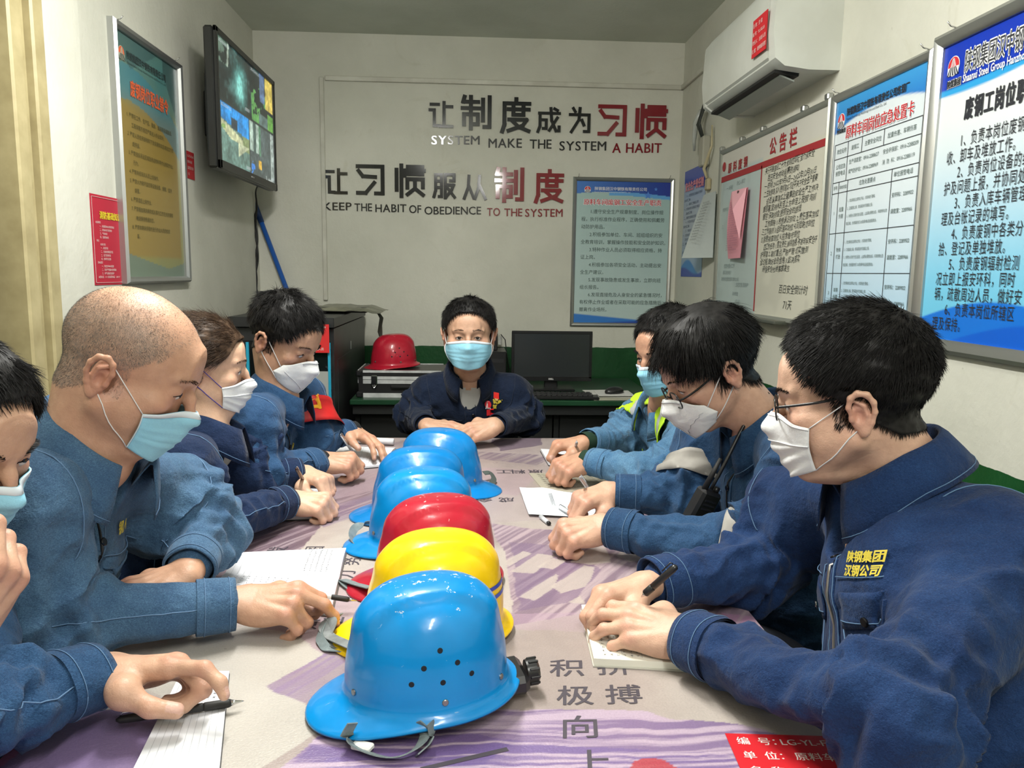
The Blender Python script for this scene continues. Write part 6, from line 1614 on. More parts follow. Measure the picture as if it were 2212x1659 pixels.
def shell(P, th, out):
    a, b, _ = P.shape; dP = np.cross(np.gradient(P, axis=1), np.gradient(P, axis=0)); dP /= np.linalg.norm(dP, axis=2)[..., None]+1e-9
    if (dP.reshape(-1, 3)@np.asarray(out)).mean() < 0: dP = -dP; P = P[:, ::-1]; dP = dP[:, ::-1]
    v1 = P.reshape(-1, 3); v2 = (P-dP*th).reshape(-1, 3); n = a*b
    F = [(i*b+j, i*b+j+1, (i+1)*b+j+1, (i+1)*b+j) for i in range(a-1) for j in range(b-1)]
    F2 = [tuple(k+n for k in f[::-1]) for f in F]; S = []
    for i in range(a-1): S += [(i*b, (i+1)*b, (i+1)*b+n, i*b+n), ((i+1)*b+b-1, i*b+b-1, i*b+b-1+n, (i+1)*b+b-1+n)]
    for j in range(b-1): S += [(j+1, j, j+n, j+1+n), ((a-1)*b+j, (a-1)*b+j+1, (a-1)*b+j+1+n, (a-1)*b+j+n)]
    return np.concatenate([v1, v2]), F+F2+S
def collar(J, m, root, up, sp=1.0, hi=1.0, rad=1.0, op=22, th=None):
    U = nrm(up); Fw = nrm(J.F-U*(J.F@U)); A_ = nrm(np.cross(U, Fw)); A_ = A_ if A_@J.A > 0 else -A_
    c = J.N+U*.014-Fw*.004
    nphi, rows = 41, []
    prof = [(.060, -.030), (.0645, .006), (.068, .034*hi), (.0735, .037*hi), (.080, .026), (.089, .000), (.097, -.026)]
    for r_, z_ in prof:
        R = []
        for k in range(nphi):
            ph = R_(op)+(2*PI-R_(2*op))*k/(nphi-1); fr = max(0, math.cos(ph))**1.5; out = sstep(.07, .097, np.array(r_))
            rr = r_*rad*(1+.06*abs(math.cos(ph)))+.014*fr*out*sp; zz = z_-.034*fr*out-.010*fr
            sag = -.012*fr if z_ > .02 else 0
            wob = .0016*math.sin(7*ph+J.seed)*float(out)
            R.append(c+(Fw*math.cos(ph)+A_*math.sin(ph))*(rr+wob)+U*(zz+sag)+Fw*.010*fr)
        rows.append(R)
    P = np.array(rows); vs, fs = shell(P, .0026, U)
    o = mesh('collar', vs, fs, m, root, True)
    e = P[-1]*.93+P[-2]*.07
    MB().tube(P[-1]*.80+P[-2]*.20+U*.0016, .0007, 5).out('collar_stitching', th or THREAD, o, True)
    return o
def cuff(J, a, m, root, ln=.058, r=.0450, inner=None, th=None):
    W, E_ = J.J['W'+a], J.J['E'+a]; d = nrm(W-E_); r *= J.arm
    e1 = nrm(np.cross(d, (0, 0, 1))); e2 = np.cross(d, e1); n = 40
    rows = []
    for t, rr in ((-.072, r*1.045), (-.060, r*1.05), (-.040, r*1.035), (-.022, r*1.01), (-.012, r*.99)):
        an = np.arange(n+1)*2*PI/n; wv = 1+.03*np.sin(2*an+J.seed)+.015*np.sin(5*an+J.seed*2)
        rows.append([W+d*(t+.004*math.sin(a_+J.seed))+(e1*math.cos(a_)*1.06+e2*math.sin(a_)*.96)*rr*w_ for a_, w_ in zip(an, wv)])
    P = np.array(rows); dP = []
    ctr = W-d*.04; v1 = P.reshape(-1, 3); rad = v1-ctr; rad -= np.outer(rad@d, d); rad /= np.linalg.norm(rad, axis=1)[:, None]; v2 = v1-rad*.0028
    a_, b_ = P.shape[:2]; k = a_*b_
    F = [(i*b_+j, i*b_+j+1, (i+1)*b_+j+1, (i+1)*b_+j) for i in range(a_-1) for j in range(b_-1)]
    F2 = [tuple(q+k for q in f[::-1]) for f in F]; S = [((a_-1)*b_+j, (a_-1)*b_+j+1, (a_-1)*b_+j+1+k, (a_-1)*b_+j+k) for j in range(b_-1)]
    o = mesh('cuff', np.concatenate([v1, v2]), F+F2+S, m, root, True)
    for t in (0.18, .78):
        i = 1 if t < .5 else 3; L = P[i]+(P[i]-ctr-np.outer((P[i]-ctr)@d, d))*.02; MB().tube(L, .0007, 5).out('cuff_stitching', th or THREAD, o, True)
    if inner is not None:
        rows = [[W+d*(t)+(e1*math.cos(x)*1.04+e2*math.sin(x)*.92)*rr for x in np.arange(n+1)*2*PI/n] for t, rr in ((-.05, r*.86), (-.01, r*.80), (.012, r*.74))]
        P = np.array(rows); a_, b_ = P.shape[:2]
        mesh('inner_cuff', P.reshape(-1, 3), [(i*b_+j, i*b_+j+1, (i+1)*b_+j+1, (i+1)*b_+j) for i in range(a_-1) for j in range(b_-1)], inner, root, True)
    return o
def hand_world(side, W, E_, D, Z, pose, scale=1.0, width=1.0):
    D = nrm(D); Z = np.asarray(Z, float); Z = nrm(Z-D*(Z@D)); Y = np.cross(Z, D); M = np.array([D, Y, Z])
    back = M@(-nrm(np.asarray(W)-np.asarray(E_)))
    fi, th = POSE[pose] if isinstance(pose, str) else pose
    vs, fs, nail, kn = hand_sdf(.0016, fi, th, side == 'R', scale, width, back)
    return vs@M+np.asarray(W), fs, nail, kn

def person(label, head, neck, jk, hands, tone=(.50, .275, .175), hair='short', hmat=HAIR_BLACK, hn=5000, hair_o={}, mask='surgical', mask_o={}, loops=None, glasses=None, lids=.6, jowl=0, wide=1.0,
           brow=1.0, brow_in=0.0, hh=.0021, jm=D_BLUE, jh=.0062, fat=1.0, arm=1.0, seed=1, nr=.055, shirt=None, gaze=0.0, redden=.5, group=None, legs=True, collar_o={}, placket=True, zipm=None, pockets=True, thread=None, undercuff=None, hs=1.0, front=None):
    pos, Fh, sc, roll = head
    J = Jacket(jm=None, **jk) if False else Jacket(m=jm, h=jh, fat=fat, arm=arm, seed=seed, **jk)
    H = Head(pos, Fh, roll, sc, neck=neck, h=hh, wide=wide, lids=lids, jowl=jowl, nr=nr)
    tone = V(*tone)
    # ---- body: head, neck, core and hands in one mesh
    vs0 = H.vs; w = scalp_w(vs0, hair_o.get('line', 0), hair_o.get('low', 0), hair_o.get('side', .6))*hair_o.get('fade', lambda p: 1)(vs0)
    dark = hair_o.get('tint', .82)
    c = np.tile(tone, (len(vs0), 1))
    red = np.exp(-((np.abs(vs0[:, 0])-.085)**2+(vs0[:, 1]+.005)**2+vs0[:, 2]**2)/(2*.022**2))+.6*np.exp(-((np.abs(vs0[:, 0])-.045)**2+(vs0[:, 1]-.08)**2+(vs0[:, 2]+.02)**2)/(2*.02**2))+.5*np.exp(-((vs0[:, 0])**2+(vs0[:, 1]-.115)**2+(vs0[:, 2]+.02)**2)/(2*.014**2))
    c = c*(1-redden*red[:, None]*V(-.05, .30, .25))
    n_ = fbm(vs0*38, seed, 3); c = c*(1+.05*n_[:, None])
    c = c*(1-dark*w[:, None]*V(.95, .93, .92)) if 'scol' not in hair_o else c*(1-w[:, None]*dark)+V(*hair_o['scol'])*w[:, None]*dark
    ex = np.abs(vs0[:, 0]); lid = np.exp(-(((ex-.032)/.014)**2+((vs0[:, 1]-.09)/.012)**2+((vs0[:, 2]-.006)/.006)**2)); c = c*(1-.28*lid[:, None]*V(.8, 1, 1))
    VS, FS, CS = [H.to_world(vs0)], [H.fs], [c]
    for side, W, E_, D, Z, pose in hands:
        hv, hf, nail, kn = hand_world(side, W, E_, D, Z, pose, hs)
        hc = np.tile(tone*1.04, (len(hv), 1))*(1+.06*fbm(hv*45, seed+3, 2)[:, None]); hc = hc*(1-kn[:, None]*V(.02, .17, .15)); hc = hc*(1-nail[:, None])+V(.60, .38, .31)*nail[:, None]
        VS.append(hv); FS.append(hf); CS.append(hc)
    g = SDF(np.minimum(J.N, J.H)-.22, np.maximum(J.N, J.H)+.22, .010); M = np.array([J.A, J.F, J.U])
    g.ell(J.N*.62+J.H*.38, (.145*fat, .098*fat, .17), M, k=0); g.ell(J.H*.85+J.N*.15, (.14*fat, .10*fat, .16), M, k=.05); g.cap(J.N-J.U*.06, J.N, .066, .056, k=.03)
    for a in 'LR': g.cap(J.N-J.U*.03, J.J['S'+a], .045, .05, k=.03)
    cv, cf = g.surf(); cv = relax(cv, cf, 2, .5); 
    for a in 'LR':
        g2 = SDF(np.minimum.reduce([J.J['S'+a], J.J['E'+a], J.J['W'+a]])-.08, np.maximum.reduce([J.J['S'+a], J.J['E'+a], J.J['W'+a]])+.08, .012)
        g2.cap(J.J['S'+a], J.J['E'+a], .048, .040, k=0).cap(J.J['E'+a], J.J['W'+a], .038, .024, k=.02); av, af = g2.surf(); VS.append(av); FS.append(af); CS.append(np.tile(tone, (len(av), 1)))
    VS.append(cv); FS.append(cf); CS.append(np.tile(tone, (len(cv), 1)))
    off = 0; F_ = []
    for v, f in zip(VS, FS): F_.append(f+off); off += len(v)
    root = mesh('person', np.concatenate(VS), np.concatenate(F_), SKIN, None, True, cols=np.concatenate(CS)); tag(root, label, 'person', group)
    # ---- jacket
    jo = mesh('jacket', J.vs, J.fs, jm, root, True)
    if shirt is not None:
        o_ = cv+vnormals(cv, cf)*.004; k = ((cv-J.N)@J.F > -.02) & ((cv-J.N)@J.U > -.20) & ((cv-J.N)@J.U < shirt[1]); kf = k[cf].all(1); used = np.unique(cf[kf]); mp = np.full(len(cv), -1); mp[used] = np.arange(len(used)); mesh('undershirt', o_[used], mp[cf[kf]], shirt[0], root, True)
    th = thread or THREAD
    cup = nrm(nrm(H.o-J.N)*.6+J.U*.5)
    collar(J, jm, jo, cup, th=th, **{**dict(rad=max(1.0, nr/.056)), **collar_o})
    for a in 'LR':
        cuff(J, a, jm, jo, inner=undercuff, th=th)
        S, E_ = J.J['S'+a], J.J['E'+a]; d = nrm(E_-S); s_ = 1 if a == 'L' else -1; d2 = nrm(nrm(J.A*s_)*.75+d*.25); e1 = nrm(np.cross(d2, J.F)); e2 = np.cross(d2, e1)
        ring = [S-d2*.012+(e1*math.cos(x)+e2*math.sin(x))*.085 for x in np.linspace(0, 2*PI, 37)]
        P = J.hug(ring, .0019); P = P[:-1]; P = np.concatenate([P, P[:1]]); 
        for _ in range(2): P[1:-1] = (P[:-2]+P[1:-1]*2+P[2:])/4
        MB().tube(P, .0010, 5).out('armhole_seam', th, jo, True)
        W = J.J['W'+a]; d = nrm(W-E_); e1 = nrm(np.cross(d, (0, 0, 1)))
        P = J.hug([E_+(W-E_)*t+e1*.06*(1 if (E_@J.F) else 1)+V(0, 0, .02) for t in np.linspace(.05, .78, 16)], .0014); MB().tube(P, .0009, 5).out('sleeve_seam', th, jo, True)
    ax = lambda pts: np.array([J.cast(*p)[0]+J.cast(*p)[1]*.0028 for p in pts])
    if placket:
        vs, fs = J.patch([(-.018, -.070), (.024, -.070), (.022, -.40), (-.016, -.40)], 5, 30, .0025, .003); mesh('placket', vs, fs, jm, jo, True)
        MB().tube(ax([(-.015+.0*t, -.075-t) for t in np.linspace(0, .30, 24)]), .0009, 5).out('placket_stitching', th, jo, True)
        MB().tube(ax([(.021, -.075-t) for t in np.linspace(0, .30, 24)]), .0009, 5).out('placket_stitching', th, jo, True)
        if zipm is not None:
            P = ax([(.004+.012*math.exp(-t*18), -.045-t) for t in np.linspace(0, .28, 30)]); MB().tube(P+J.F*.001, .0028, 6, sq=.5).out('zip', zipm, jo, True)
        for b in (-.105, -.26):
            p, n = J.cast(.012, b); mb = MB(); disc(mb, p+n*.0045, n, .0068, .0028, 14); smooth_by(mb.out('snap_button', SNAP, jo), 30)
    if pockets:
        for s_ in (1, -1):
            q = [(s_*.042, -.150), (s_*.142, -.150), (s_*.142, -.180), (s_*.092, -.196)]
            vs, fs = J.patch([(s_*.040, -.148), (s_*.146, -.142), (s_*.146, -.192), (s_*.040, -.200)], 12, 6, .0035, .003, .002)
            po = mesh('pocket_flap', vs, fs, jm, jo, True)
            for dz in (.006,): MB().tube(ax([(s_*(.042+.102*t), -.194+.007*t-.004*math.sin(PI*t)+dz) for t in np.linspace(0, 1, 14)])+J.F*.0022, .0009, 5).out('flap_stitching', th, po, True)
            p, n = J.cast(s_*.093, -.185); mb = MB(); disc(mb, p+n*.0075, n, .0072, .003, 14); smooth_by(mb.out('snap_button', SNAP if s_ > 0 else SNAPL, po), 30)
            MB().tube(ax([(s_*.043, -.20), (s_*.045, -.25), (s_*.047, -.30), (s_*.055, -.315), (s_*.095, -.318), (s_*.135, -.315), (s_*.142, -.30), (s_*.143, -.25), (s_*.145, -.20)]), .0009, 5).out('pocket_stitching', th, jo, True)
        MB().tube(ax([(x, -.128+.02*abs(x)) for x in np.linspace(-.165, .165, 30) if abs(x) > .028 and x < 0]), .0009, 5).out('yoke_seam', th, jo, True)
        MB().tube(ax([(x, -.128+.02*abs(x)) for x in np.linspace(-.165, .165, 30) if abs(x) > .028 and x > 0]), .0009, 5).out('yoke_seam', th, jo, True)
    # ---- hair
    if hair:
        st = dict(STYLE[hair]); st.update(hair_o.get('st', {}))
        hv, hf = make_hair(H.vs, H.fs, st, hn, line=hair_o.get('line', 0), low=hair_o.get('low', 0), side=hair_o.get('side', .6))
        mesh('hair', H.to_world(hv), hf, hmat, root, True)
    # ---- eyes and brows
    for s_ in (-1, 1):
        m1 = MB(); m1.lathe([(.0001, -.0125), (.007, -.0103), (.0112, -.0055), (.0125, 0), (.0112, .0055), (.007, .0103), (.0001, .0125)], c=(s_*.032, .0800, .0095), n=16)
        e = mesh('eye', H.to_world(np.concatenate(m1.v)), m1.f, EYE_W, root, True)
        m1 = MB(); m1.lathe([(.0001, .0129), (.0035, .0125), (.0058, .0114)], c=(0, 0, 0), n=16, M=rot2(-PI/2-gaze, 'x')); mesh('iris', H.to_world(np.concatenate(m1.v)+V(s_*.032, .0800, .0095)), m1.f, EYE_B, e, True)
        P = np.array([onface(H, (s_*(.032+.0135*t), .100, .0125-.0025*lids-.0045*t*t), .0004, True) for t in np.linspace(-1, 1, 11)]); P = P-V(0, 0, .0)
        MB().tube(H.to_world(P), [.0004, .0008, .0009, .001, .001, .001, .001, .001, .001, .0008, .0005], 5).out('eyelash', HAIR_BLACK, root, True)
        rts = []; dr = []
        for _ in range(int(130*brow)):
            t = rng.random(); x = .014+.036*t; z = .030+brow_in*(1-t)+.007*math.sin(PI*min(t*1.25, 1)*.62)-.004*t*t+rng.normal()*.0018*(1-.5*t); p = onface(H, (s_*x, .12, z), .0, True); rts.append(p); dr.append(V(s_*1.0, .15, .35-.7*t))
        rts = np.array(rts); nn = rts-V(0, .02, .03); nn /= np.linalg.norm(nn, axis=1)[:, None]
        bv_, bf_ = strands(rts-nn*.0005, nn, np.array(dr)+nn*.25, .0085, .00042, 3, .03, 0)
        mesh('eyebrow', H.to_world(bv_), bf_, HAIR_BLACK if hmat is not HAIR_BROWN else HAIR_BROWN, root, True)
    # ---- mask
    if mask:
        mm = MK_BLUE if mask == 'surgical' else MK_WHITE
        mv, mf, P = mask_mesh(H, mask, **mask_o); mo = mesh('face_mask', H.to_world(mv), mf, mm, root, True)
        lm = loops or LOOP; lr = .0011 if mask == 'surgical' else (.0019 if mask == 'ffp' else .0015)
        for s_, col_ in ((-1, 0), (1, -1)):
            for row, et in ((0, (.0800, -.006, .024)), (-1, (.0770, -.012, -.020))):
                r0 = 0 if row == 0 else -1
                if mask == 'ffp': r0 = 3 if row == 0 else -4
                a_ = P[r0, col_]; b_ = V(s_*et[0]*wide, et[1], et[2]); pts = [a_*(1-t)+b_*t for t in np.linspace(0, 1, 9)]
                pts = [onface(H, p, lr+.0006) for p in pts[:-1]]+[onface(H, b_, .0010)]
                MB().tube(H.to_world(np.array(pts)), lr*sc, 6, sq=.6).out('ear_loop', lm, mo, True)
        nv, nu = P.shape[:2]
        if mask == 'surgical':
            Q = P[0:3]; dQ = Q.copy(); 
            rows = [P[0]+(P[0]-P[1])*.1, P[1]*.5+P[0]*.5, P[2]]; R_w = np.array([onrow(r_, .0009) for r_ in rows]); vs, fs = shell(H.to_world(R_w), .0006, H.M[1]); mesh('white_edge', vs, fs, MK_BAND, mo, True)
            for v_ in (0, nu-1):
                Q = P[:, v_]+(P[:, v_]*V(1, 1, 0))/np.linalg.norm(P[:, v_]*V(1, 1, 0), axis=1)[:, None]*.0008; MB().tube(H.to_world(Q), .0016, 5, sq=.5).out('side_binding', MK_BAND, mo, True)
        elif mask == 'ffp':
            Q = onrow(P[1, 11:26], .0016); MB().tube(H.to_world(Q), .0024, 6, sq=.4).out('nose_strip', mat('nose_strip', (.42, .44, .46), .5), mo, True)
            Q = onrow(P[:, nu//2], .0010); MB().tube(H.to_world(Q), .0012, 5).out('centre_seam', MK_WHITE, mo, True)
            for s_ in (-1, 1):
                Q = onrow(np.array([P[int(8+12*t), int(nu//2+s_*(14-12*t))] for t in np.linspace(0, 1, 9)]), .0008); MB().tube(H.to_world(Q), .0009, 5).out('fold_seam', mat('seam_grey', (.55, .56, .58), .8), mo, True)
                cj = nu//2-s_*-9; c0 = P[11, cj]; tdir = nrm(P[11, cj+s_*-4]-P[11, cj+s_*4])*(1); zz = nrm(P[9, cj]-P[13, cj]); zz = nrm(zz-tdir*(zz@tdir)); nn = nrm(c0*V(1, 1, 0)); mb = MB()
                rd = -s_*1
                tx = tdir if np.cross(tdir, zz)@nn > 0 else -tdir
                for q, (s__, sz) in enumerate((('3M', .0085), ('9501+', .0085))):
                    vs, fs = text_mesh(s__, sz, bold=.04, res=1); mb.add(c0+nn*.0022+tx*(vs[:, :1]-.012+q*.014)+zz*vs[:, 1:2]+0*vs, fs)
                for q in range(3):
                    vs, fs = text_mesh('GB 2626 KN95 2022', .0030, res=1); mb.add(c0+nn*.0020+tx*(vs[:, :1]-.012)+zz*(vs[:, 1:2]-.006-.0045*q), fs)
                mb.out('printed_marking', ink((.30, .31, .34)), mo)
        else:
            Q = onrow(P[1], .0008); MB().tube(H.to_world(Q), .0010, 5).out('top_hem', MK_WHITE, mo, True); Q = onrow(P[10], .0014); MB().tube(H.to_world(Q), .0011, 5).out('fold_hem', MK_WHITE, mo, True)
    if glasses:
        rim, dz, dy, lw = glasses; gm = FRM
        go = None
        for s_ in (-1, 1):
            c0 = V(s_*.0345, .104+dy, .006+dz); n = 28; an = np.arange(n+1)*2*PI/n
            R = np.stack([c0[0]+.0265*np.sign(np.cos(an))*np.abs(np.cos(an))**.75, c0[1]-.18*np.abs(c0[0]-s_*.0345+.0265*np.cos(an)*s_+.02)*.3, c0[2]+.0185*np.sign(np.sin(an))*np.abs(np.sin(an))**.75], 1)
            o = MB().tube(H.to_world(R), rim, 6).out('spectacle_rim' if go else 'spectacles', gm, go or root, True)
            go = go or o
            k = H.to_world(R[:-1]); mesh('lens', k, [tuple(range(n))], LENS, go)
            T = [V(s_*.061, .100+dy, .010+dz), V(s_*.070, .080+dy, .012+dz), V(s_*.079*wide, .035, .018+dz*.5), V(s_*.081*wide, .0, .028), V(s_*.080*wide, -.018, .024), V(s_*.078*wide, -.030, .008)]
            T = [onface(H, p, lw) if i > 1 else p for i, p in enumerate(T)]
            MB().tube(H.to_world(spline(T, 20)), lw, 6).out('temple_arm', gm, go, True)
        B = [V(-.009, .106+dy, .010+dz), V(0, .109+dy, .013+dz), V(.009, .106+dy, .010+dz)]; MB().tube(H.to_world(np.array(B)), rim*1.1, 6).out('bridge', gm, go, True)
    # ---- legs and shoes
    if legs:
        g = SDF(V(min(J.H[0], J.H[0]+J.F[0]*.5)-.25, min(J.H[1], J.H[1]+J.F[1]*.5)-.25, .02), V(max(J.H[0], J.H[0]+J.F[0]*.5)+.25, max(J.H[1], J.H[1]+J.F[1]*.5)+.25, .72), .012)
        Fh_ = nrm(J.F*V(1, 1, 0)); Ah = nrm(J.A*V(1, 1, 0)); Hp = V(J.H[0], J.H[1], .50)
        g.ell(Hp, (.17*fat, .15, .11), np.array([Ah, Fh_, V(0, 0, 1)]), k=0)
        for s_ in (-1, 1):
            kn = Hp+Fh_*.36+Ah*s_*.11+V(0, 0, .0); an = V(kn[0], kn[1], .09)-Fh_*.04; g.cap(Hp+Ah*s_*.09, kn, .085, .062, k=.04); g.cap(kn, an, .060, .045, k=.03)
            sh = SDF(an-.16, an+.16, .008); sh.cap(an+V(0, 0, -.045)-Fh_*.03, an+V(0, 0, -.048)+Fh_*.10, .040, .036, k=0); sh.cap(an-V(0, 0, .04), an+V(0, 0, .01), .040, .042, k=.03)
            sh.a[:, :, :max(int((.004-sh.lo[2])/.008), 1)] = .02; sv, sf = sh.surf(); mesh('shoe', relax(sv, sf, 2, .5), sf, SHOE, root, True)
        tv, tf = g.surf(); mesh('trousers', relax(tv, tf, 2, .5), tf, TROU, root, True)
    return root, J, H, jo
def onrow(P, off):
    P = np.asarray(P, float); n = P*V(1, 1, 0); n /= np.linalg.norm(n, axis=1)[:, None]+1e-9; return P+n*off
def chest_text(J, jo, lines, a0, b0, size, m, bold=.03, name='badge_lettering', da=1):
    """embroidered lines on the chest; a0 b0 = left end of the first line as read by a viewer"""
    mb = MB()
    for i, s in enumerate(lines):
        vs, fs = text_mesh(s, size, bold=bold, res=1)
        P = []
        for x, y, _ in vs:
            p, n = J.cast(a0+x, b0-i*size*1.15+y); P.append(p+n*.0042)
        mb.add(np.array(P), fs)
    mb.out(name, m, jo)
def chest_emblem(J, jo, a0, b0, r):
    def dsc(c, rr, off, m, nm, half=None):
        n = 20; P = []
        for i in range(n):
            x, y = rr*math.cos(2*PI*i/n), rr*math.sin(2*PI*i/n); p, nn = J.cast(c[0]+x, c[1]+y); P.append(p+nn*off)
        mesh(nm, np.array(P), [tuple(range(n))], m, jo)
    dsc((a0, b0), r, .0042, RED, 'embroidered_emblem')
    for k in (-.6, -.25, .1, .45):
        P = []
        for (x, y) in ((k*.3*r-.05*r, .8*r), (k*.3*r+.05*r, .8*r), (k*1.3*r+.20*r, -r*1.2), (k*1.3*r-.02*r, -r*1.2)):
            p, nn = J.cast(a0+x, b0+y); P.append(p+nn*.0048)
        mesh('emblem_ray', np.array(P), [(0, 1, 2, 3)], WHT, jo)

def mirror_dict(**k): return k
LFT = np.array
# -- helper: near ear pixel -> head origin
def head_at(u, v, d, F, ear, sc=1.0, roll=0.0):
    """ear: 'L' or 'R' near ear seen at the pixel, or 'C' for the middle of the head"""
    p = at(u, v, d); M = frame_from(F, roll=roll)
    if ear == 'C': return p
    s_ = 1 if ear == 'L' else -1
    return p-M[0]*s_*.080*sc+M[1]*.008*sc-M[2]*0.0
TAN, FAIR, MIDT = (.51, .300, .200), (.60, .385, .280), (.52, .32, .22)

def band(J, a, t0, t1, r0, r1, m, parent, name='arm_band', seg=0, flare=0.0):
    P0, P1 = (J.J['S'+a], J.J['E'+a]) if seg == 0 else (J.J['E'+a], J.J['W'+a]); d = nrm(P1-P0); e1 = nrm(np.cross(d, (0, 0, 1))); e2 = np.cross(d, e1); n = 40; rows = []
    for k in range(7):
        t = t0+(t1-t0)*k/6; c = P0+(P1-P0)*t; row = []
        for x in np.arange(n+1)*2*PI/n:
            u_ = e1*math.cos(x)+e2*math.sin(x); h = J.bv.ray_cast(Vector(c+u_*.16), Vector(-u_), .16); rr = np.linalg.norm(np.array(h[0])-c) if h[0] is not None else r0
            rr = min(rr, r0*1.25); row.append(c+u_*(max(rr, (r0+(r1-r0)*k/6))+.010+flare*(k/6)**2))
        rows.append(row)
    P = np.array(rows); P[:, 1:-1] = (P[:, :-2]+P[:, 2:]+2*P[:, 1:-1])/4; ctr = P0+(P1-P0)*(t0+t1)/2
    v1 = P.reshape(-1, 3); rad = v1-ctr; rad -= np.outer(rad@d, d); rad /= np.linalg.norm(rad, axis=1)[:, None]; v2 = v1-rad*.0018; a_, b_ = P.shape[:2]; k = a_*b_
    F = [(i*b_+j, i*b_+j+1, (i+1)*b_+j+1, (i+1)*b_+j) for i in range(a_-1) for j in range(b_-1)]
    S = [(j+1, j, j+k, j+1+k) for j in range(b_-1)]+[((a_-1)*b_+j, (a_-1)*b_+j+1, (a_-1)*b_+j+1+k, (a_-1)*b_+j+k) for j in range(b_-1)]
    return mesh(name, np.concatenate([v1, v2]), F+[tuple(q+k for q in f[::-1]) for f in F]+S, m, parent, True), P
def region(J, fn, off, m, parent, name):
    Nn = vnormals(J.vs, J.fs); q = J.vs-J.N; a, f, b = q@J.A, q@J.F, q@J.U
    md = np.full(len(J.vs), 9.)
    for s_ in ('L', 'R'):
        for P0, P1 in ((J.J['S'+s_]*.75+J.J['E'+s_]*.25, J.J['E'+s_]), (J.J['E'+s_], J.J['W'+s_])):
            d = P1-P0; t = np.clip(((J.vs-P0)@d)/(d@d), 0, 1); md = np.minimum(md, np.linalg.norm(J.vs-P0-t[:, None]*d, axis=1))
    k = fn(a, f, b) & (md > .080); kf = k[J.fs].all(1); used = np.unique(J.fs[kf])
    if not len(used): return None
    mp = np.full(len(J.vs), -1); mp[used] = np.arange(len(used)); F = mp[J.fs[kf]]
    V1 = relax(J.vs[used]+Nn[used]*off, F, 6, .5); V2 = V1-Nn[used]*.003
    e = np.concatenate([F[:, [i, (i+1) % 4]] for i in range(4)]); key = {}
    es = set(map(tuple, e.tolist())); S = [(b_, a_, a_+len(used), b_+len(used)) for a_, b_ in es if (b_, a_) not in es]
    return mesh(name, np.concatenate([V1, V2]), np.concatenate([F, F[:, ::-1]+len(used), np.array(S)]), m, parent, True)
YTXT = ink((.62, .50, .05))
# 1 ---- large man with glasses, right foreground
F = (-.875, .45, -.14); hd = head_at(1852, 893, 1.12, F, 'L', 1.02)
wl, wr = tb(1478, 1375, .800), tb(1395, 1262, .815)
el, er = tb(1935, 1565, .835), tb(1640, 1225, .81)
r1 = person('large man in a blue work jacket, black spectacles and white mask, nearest on the right', (hd, F, 1.02, 0), at(1935, 1005, 1.21),
  dict(N=at(1925, 1030, 1.22), F=(-.96, .04, -.20), up=None, vee=1.0, SL=at(2170, 1190, 1.09), SR=at(1705, 1085, 1.50), EL=el, ER=er, WL=wl, WR=wr, H=V(.76, 1.00, .56)),
  [('L', wl, el, (-.90, .50, .02), (-.10, -.45, .9), 'cover'), ('R', wr, er, (-.92, -.28, -.10), (-.1, .25, .95), 'pinch')],
  tone=FAIR, hair='crew', hn=11000, mask='folded', mask_o=dict(zt=-.002, zb=-.108, span=.90), glasses=(.0014, .002, .002, .0023), lids=.3, jowl=1, wide=1.06, hh=.0018, jm=D_BLUE, jh=.0050, fat=1.15, arm=1.02, seed=3, nr=.064, zipm=ZIP, hair_o=dict(low=.004, line=.013))
chest_text(r1[1], r1[3], ['陕钢集团', '汉钢公司'], .055, -.105, .016, YTXT)
# 2 ---- bald man
F = (.88, .16, -.44); hd = head_at(224, 815, 1.13, F, 'R', 1.02)
wr, wl = tb(524, 1303, .805), tb(405, 1240, .84)
er, el = tb(75, 1350, .83), tb(448, 1140, .86)
bald_fade = lambda p: sstep(.128, .070, p[:, 2]+.55*np.maximum(p[:, 1]-.01, 0))*sstep(.075, .035, p[:, 1])
r2 = person('balding man in a faded denim jacket and light blue mask, looking down at his notebook', (hd, F, 1.02, 0), at(190, 985, 1.22),
  dict(N=at(195, 975, 1.24), F=(.93, -.30, -.20), up=None, vee=.2, SR=at(62, 1095, 1.12), SL=at(385, 1065, 1.50), ER=er, EL=el, WR=wr, WL=wl, H=V(-.93, 1.15, .56)),
  [('R', wr, er, (.97, -.06, .05), (.05, -.35, .93), 'hold'), ('L', wl, el, (-.75, -.60, -.12), (0, -.1, 1), 'flat')],
  tone=TAN, hair='stubble', hmat=HAIR_GREY, hn=30000, hair_o=dict(tint=.5, side=.3, scol=(.25, .205, .17), line=.010, fade=bald_fade, st=dict(dens=lambda p: .12+.88*bald_fade(p))), mask='surgical', mask_o=dict(zt=-.012, zb=-.110, span=.88), lids=1, jowl=1, wide=1.05, hh=.0018, jm=D_LIGHT, jh=.0050, fat=1.05, arm=.95, seed=5, nr=.066, zipm=ZIPB, brow=.6)
chest_text(r2[1], r2[3], ['钢人'], .060, -.10, .020, YTXT)
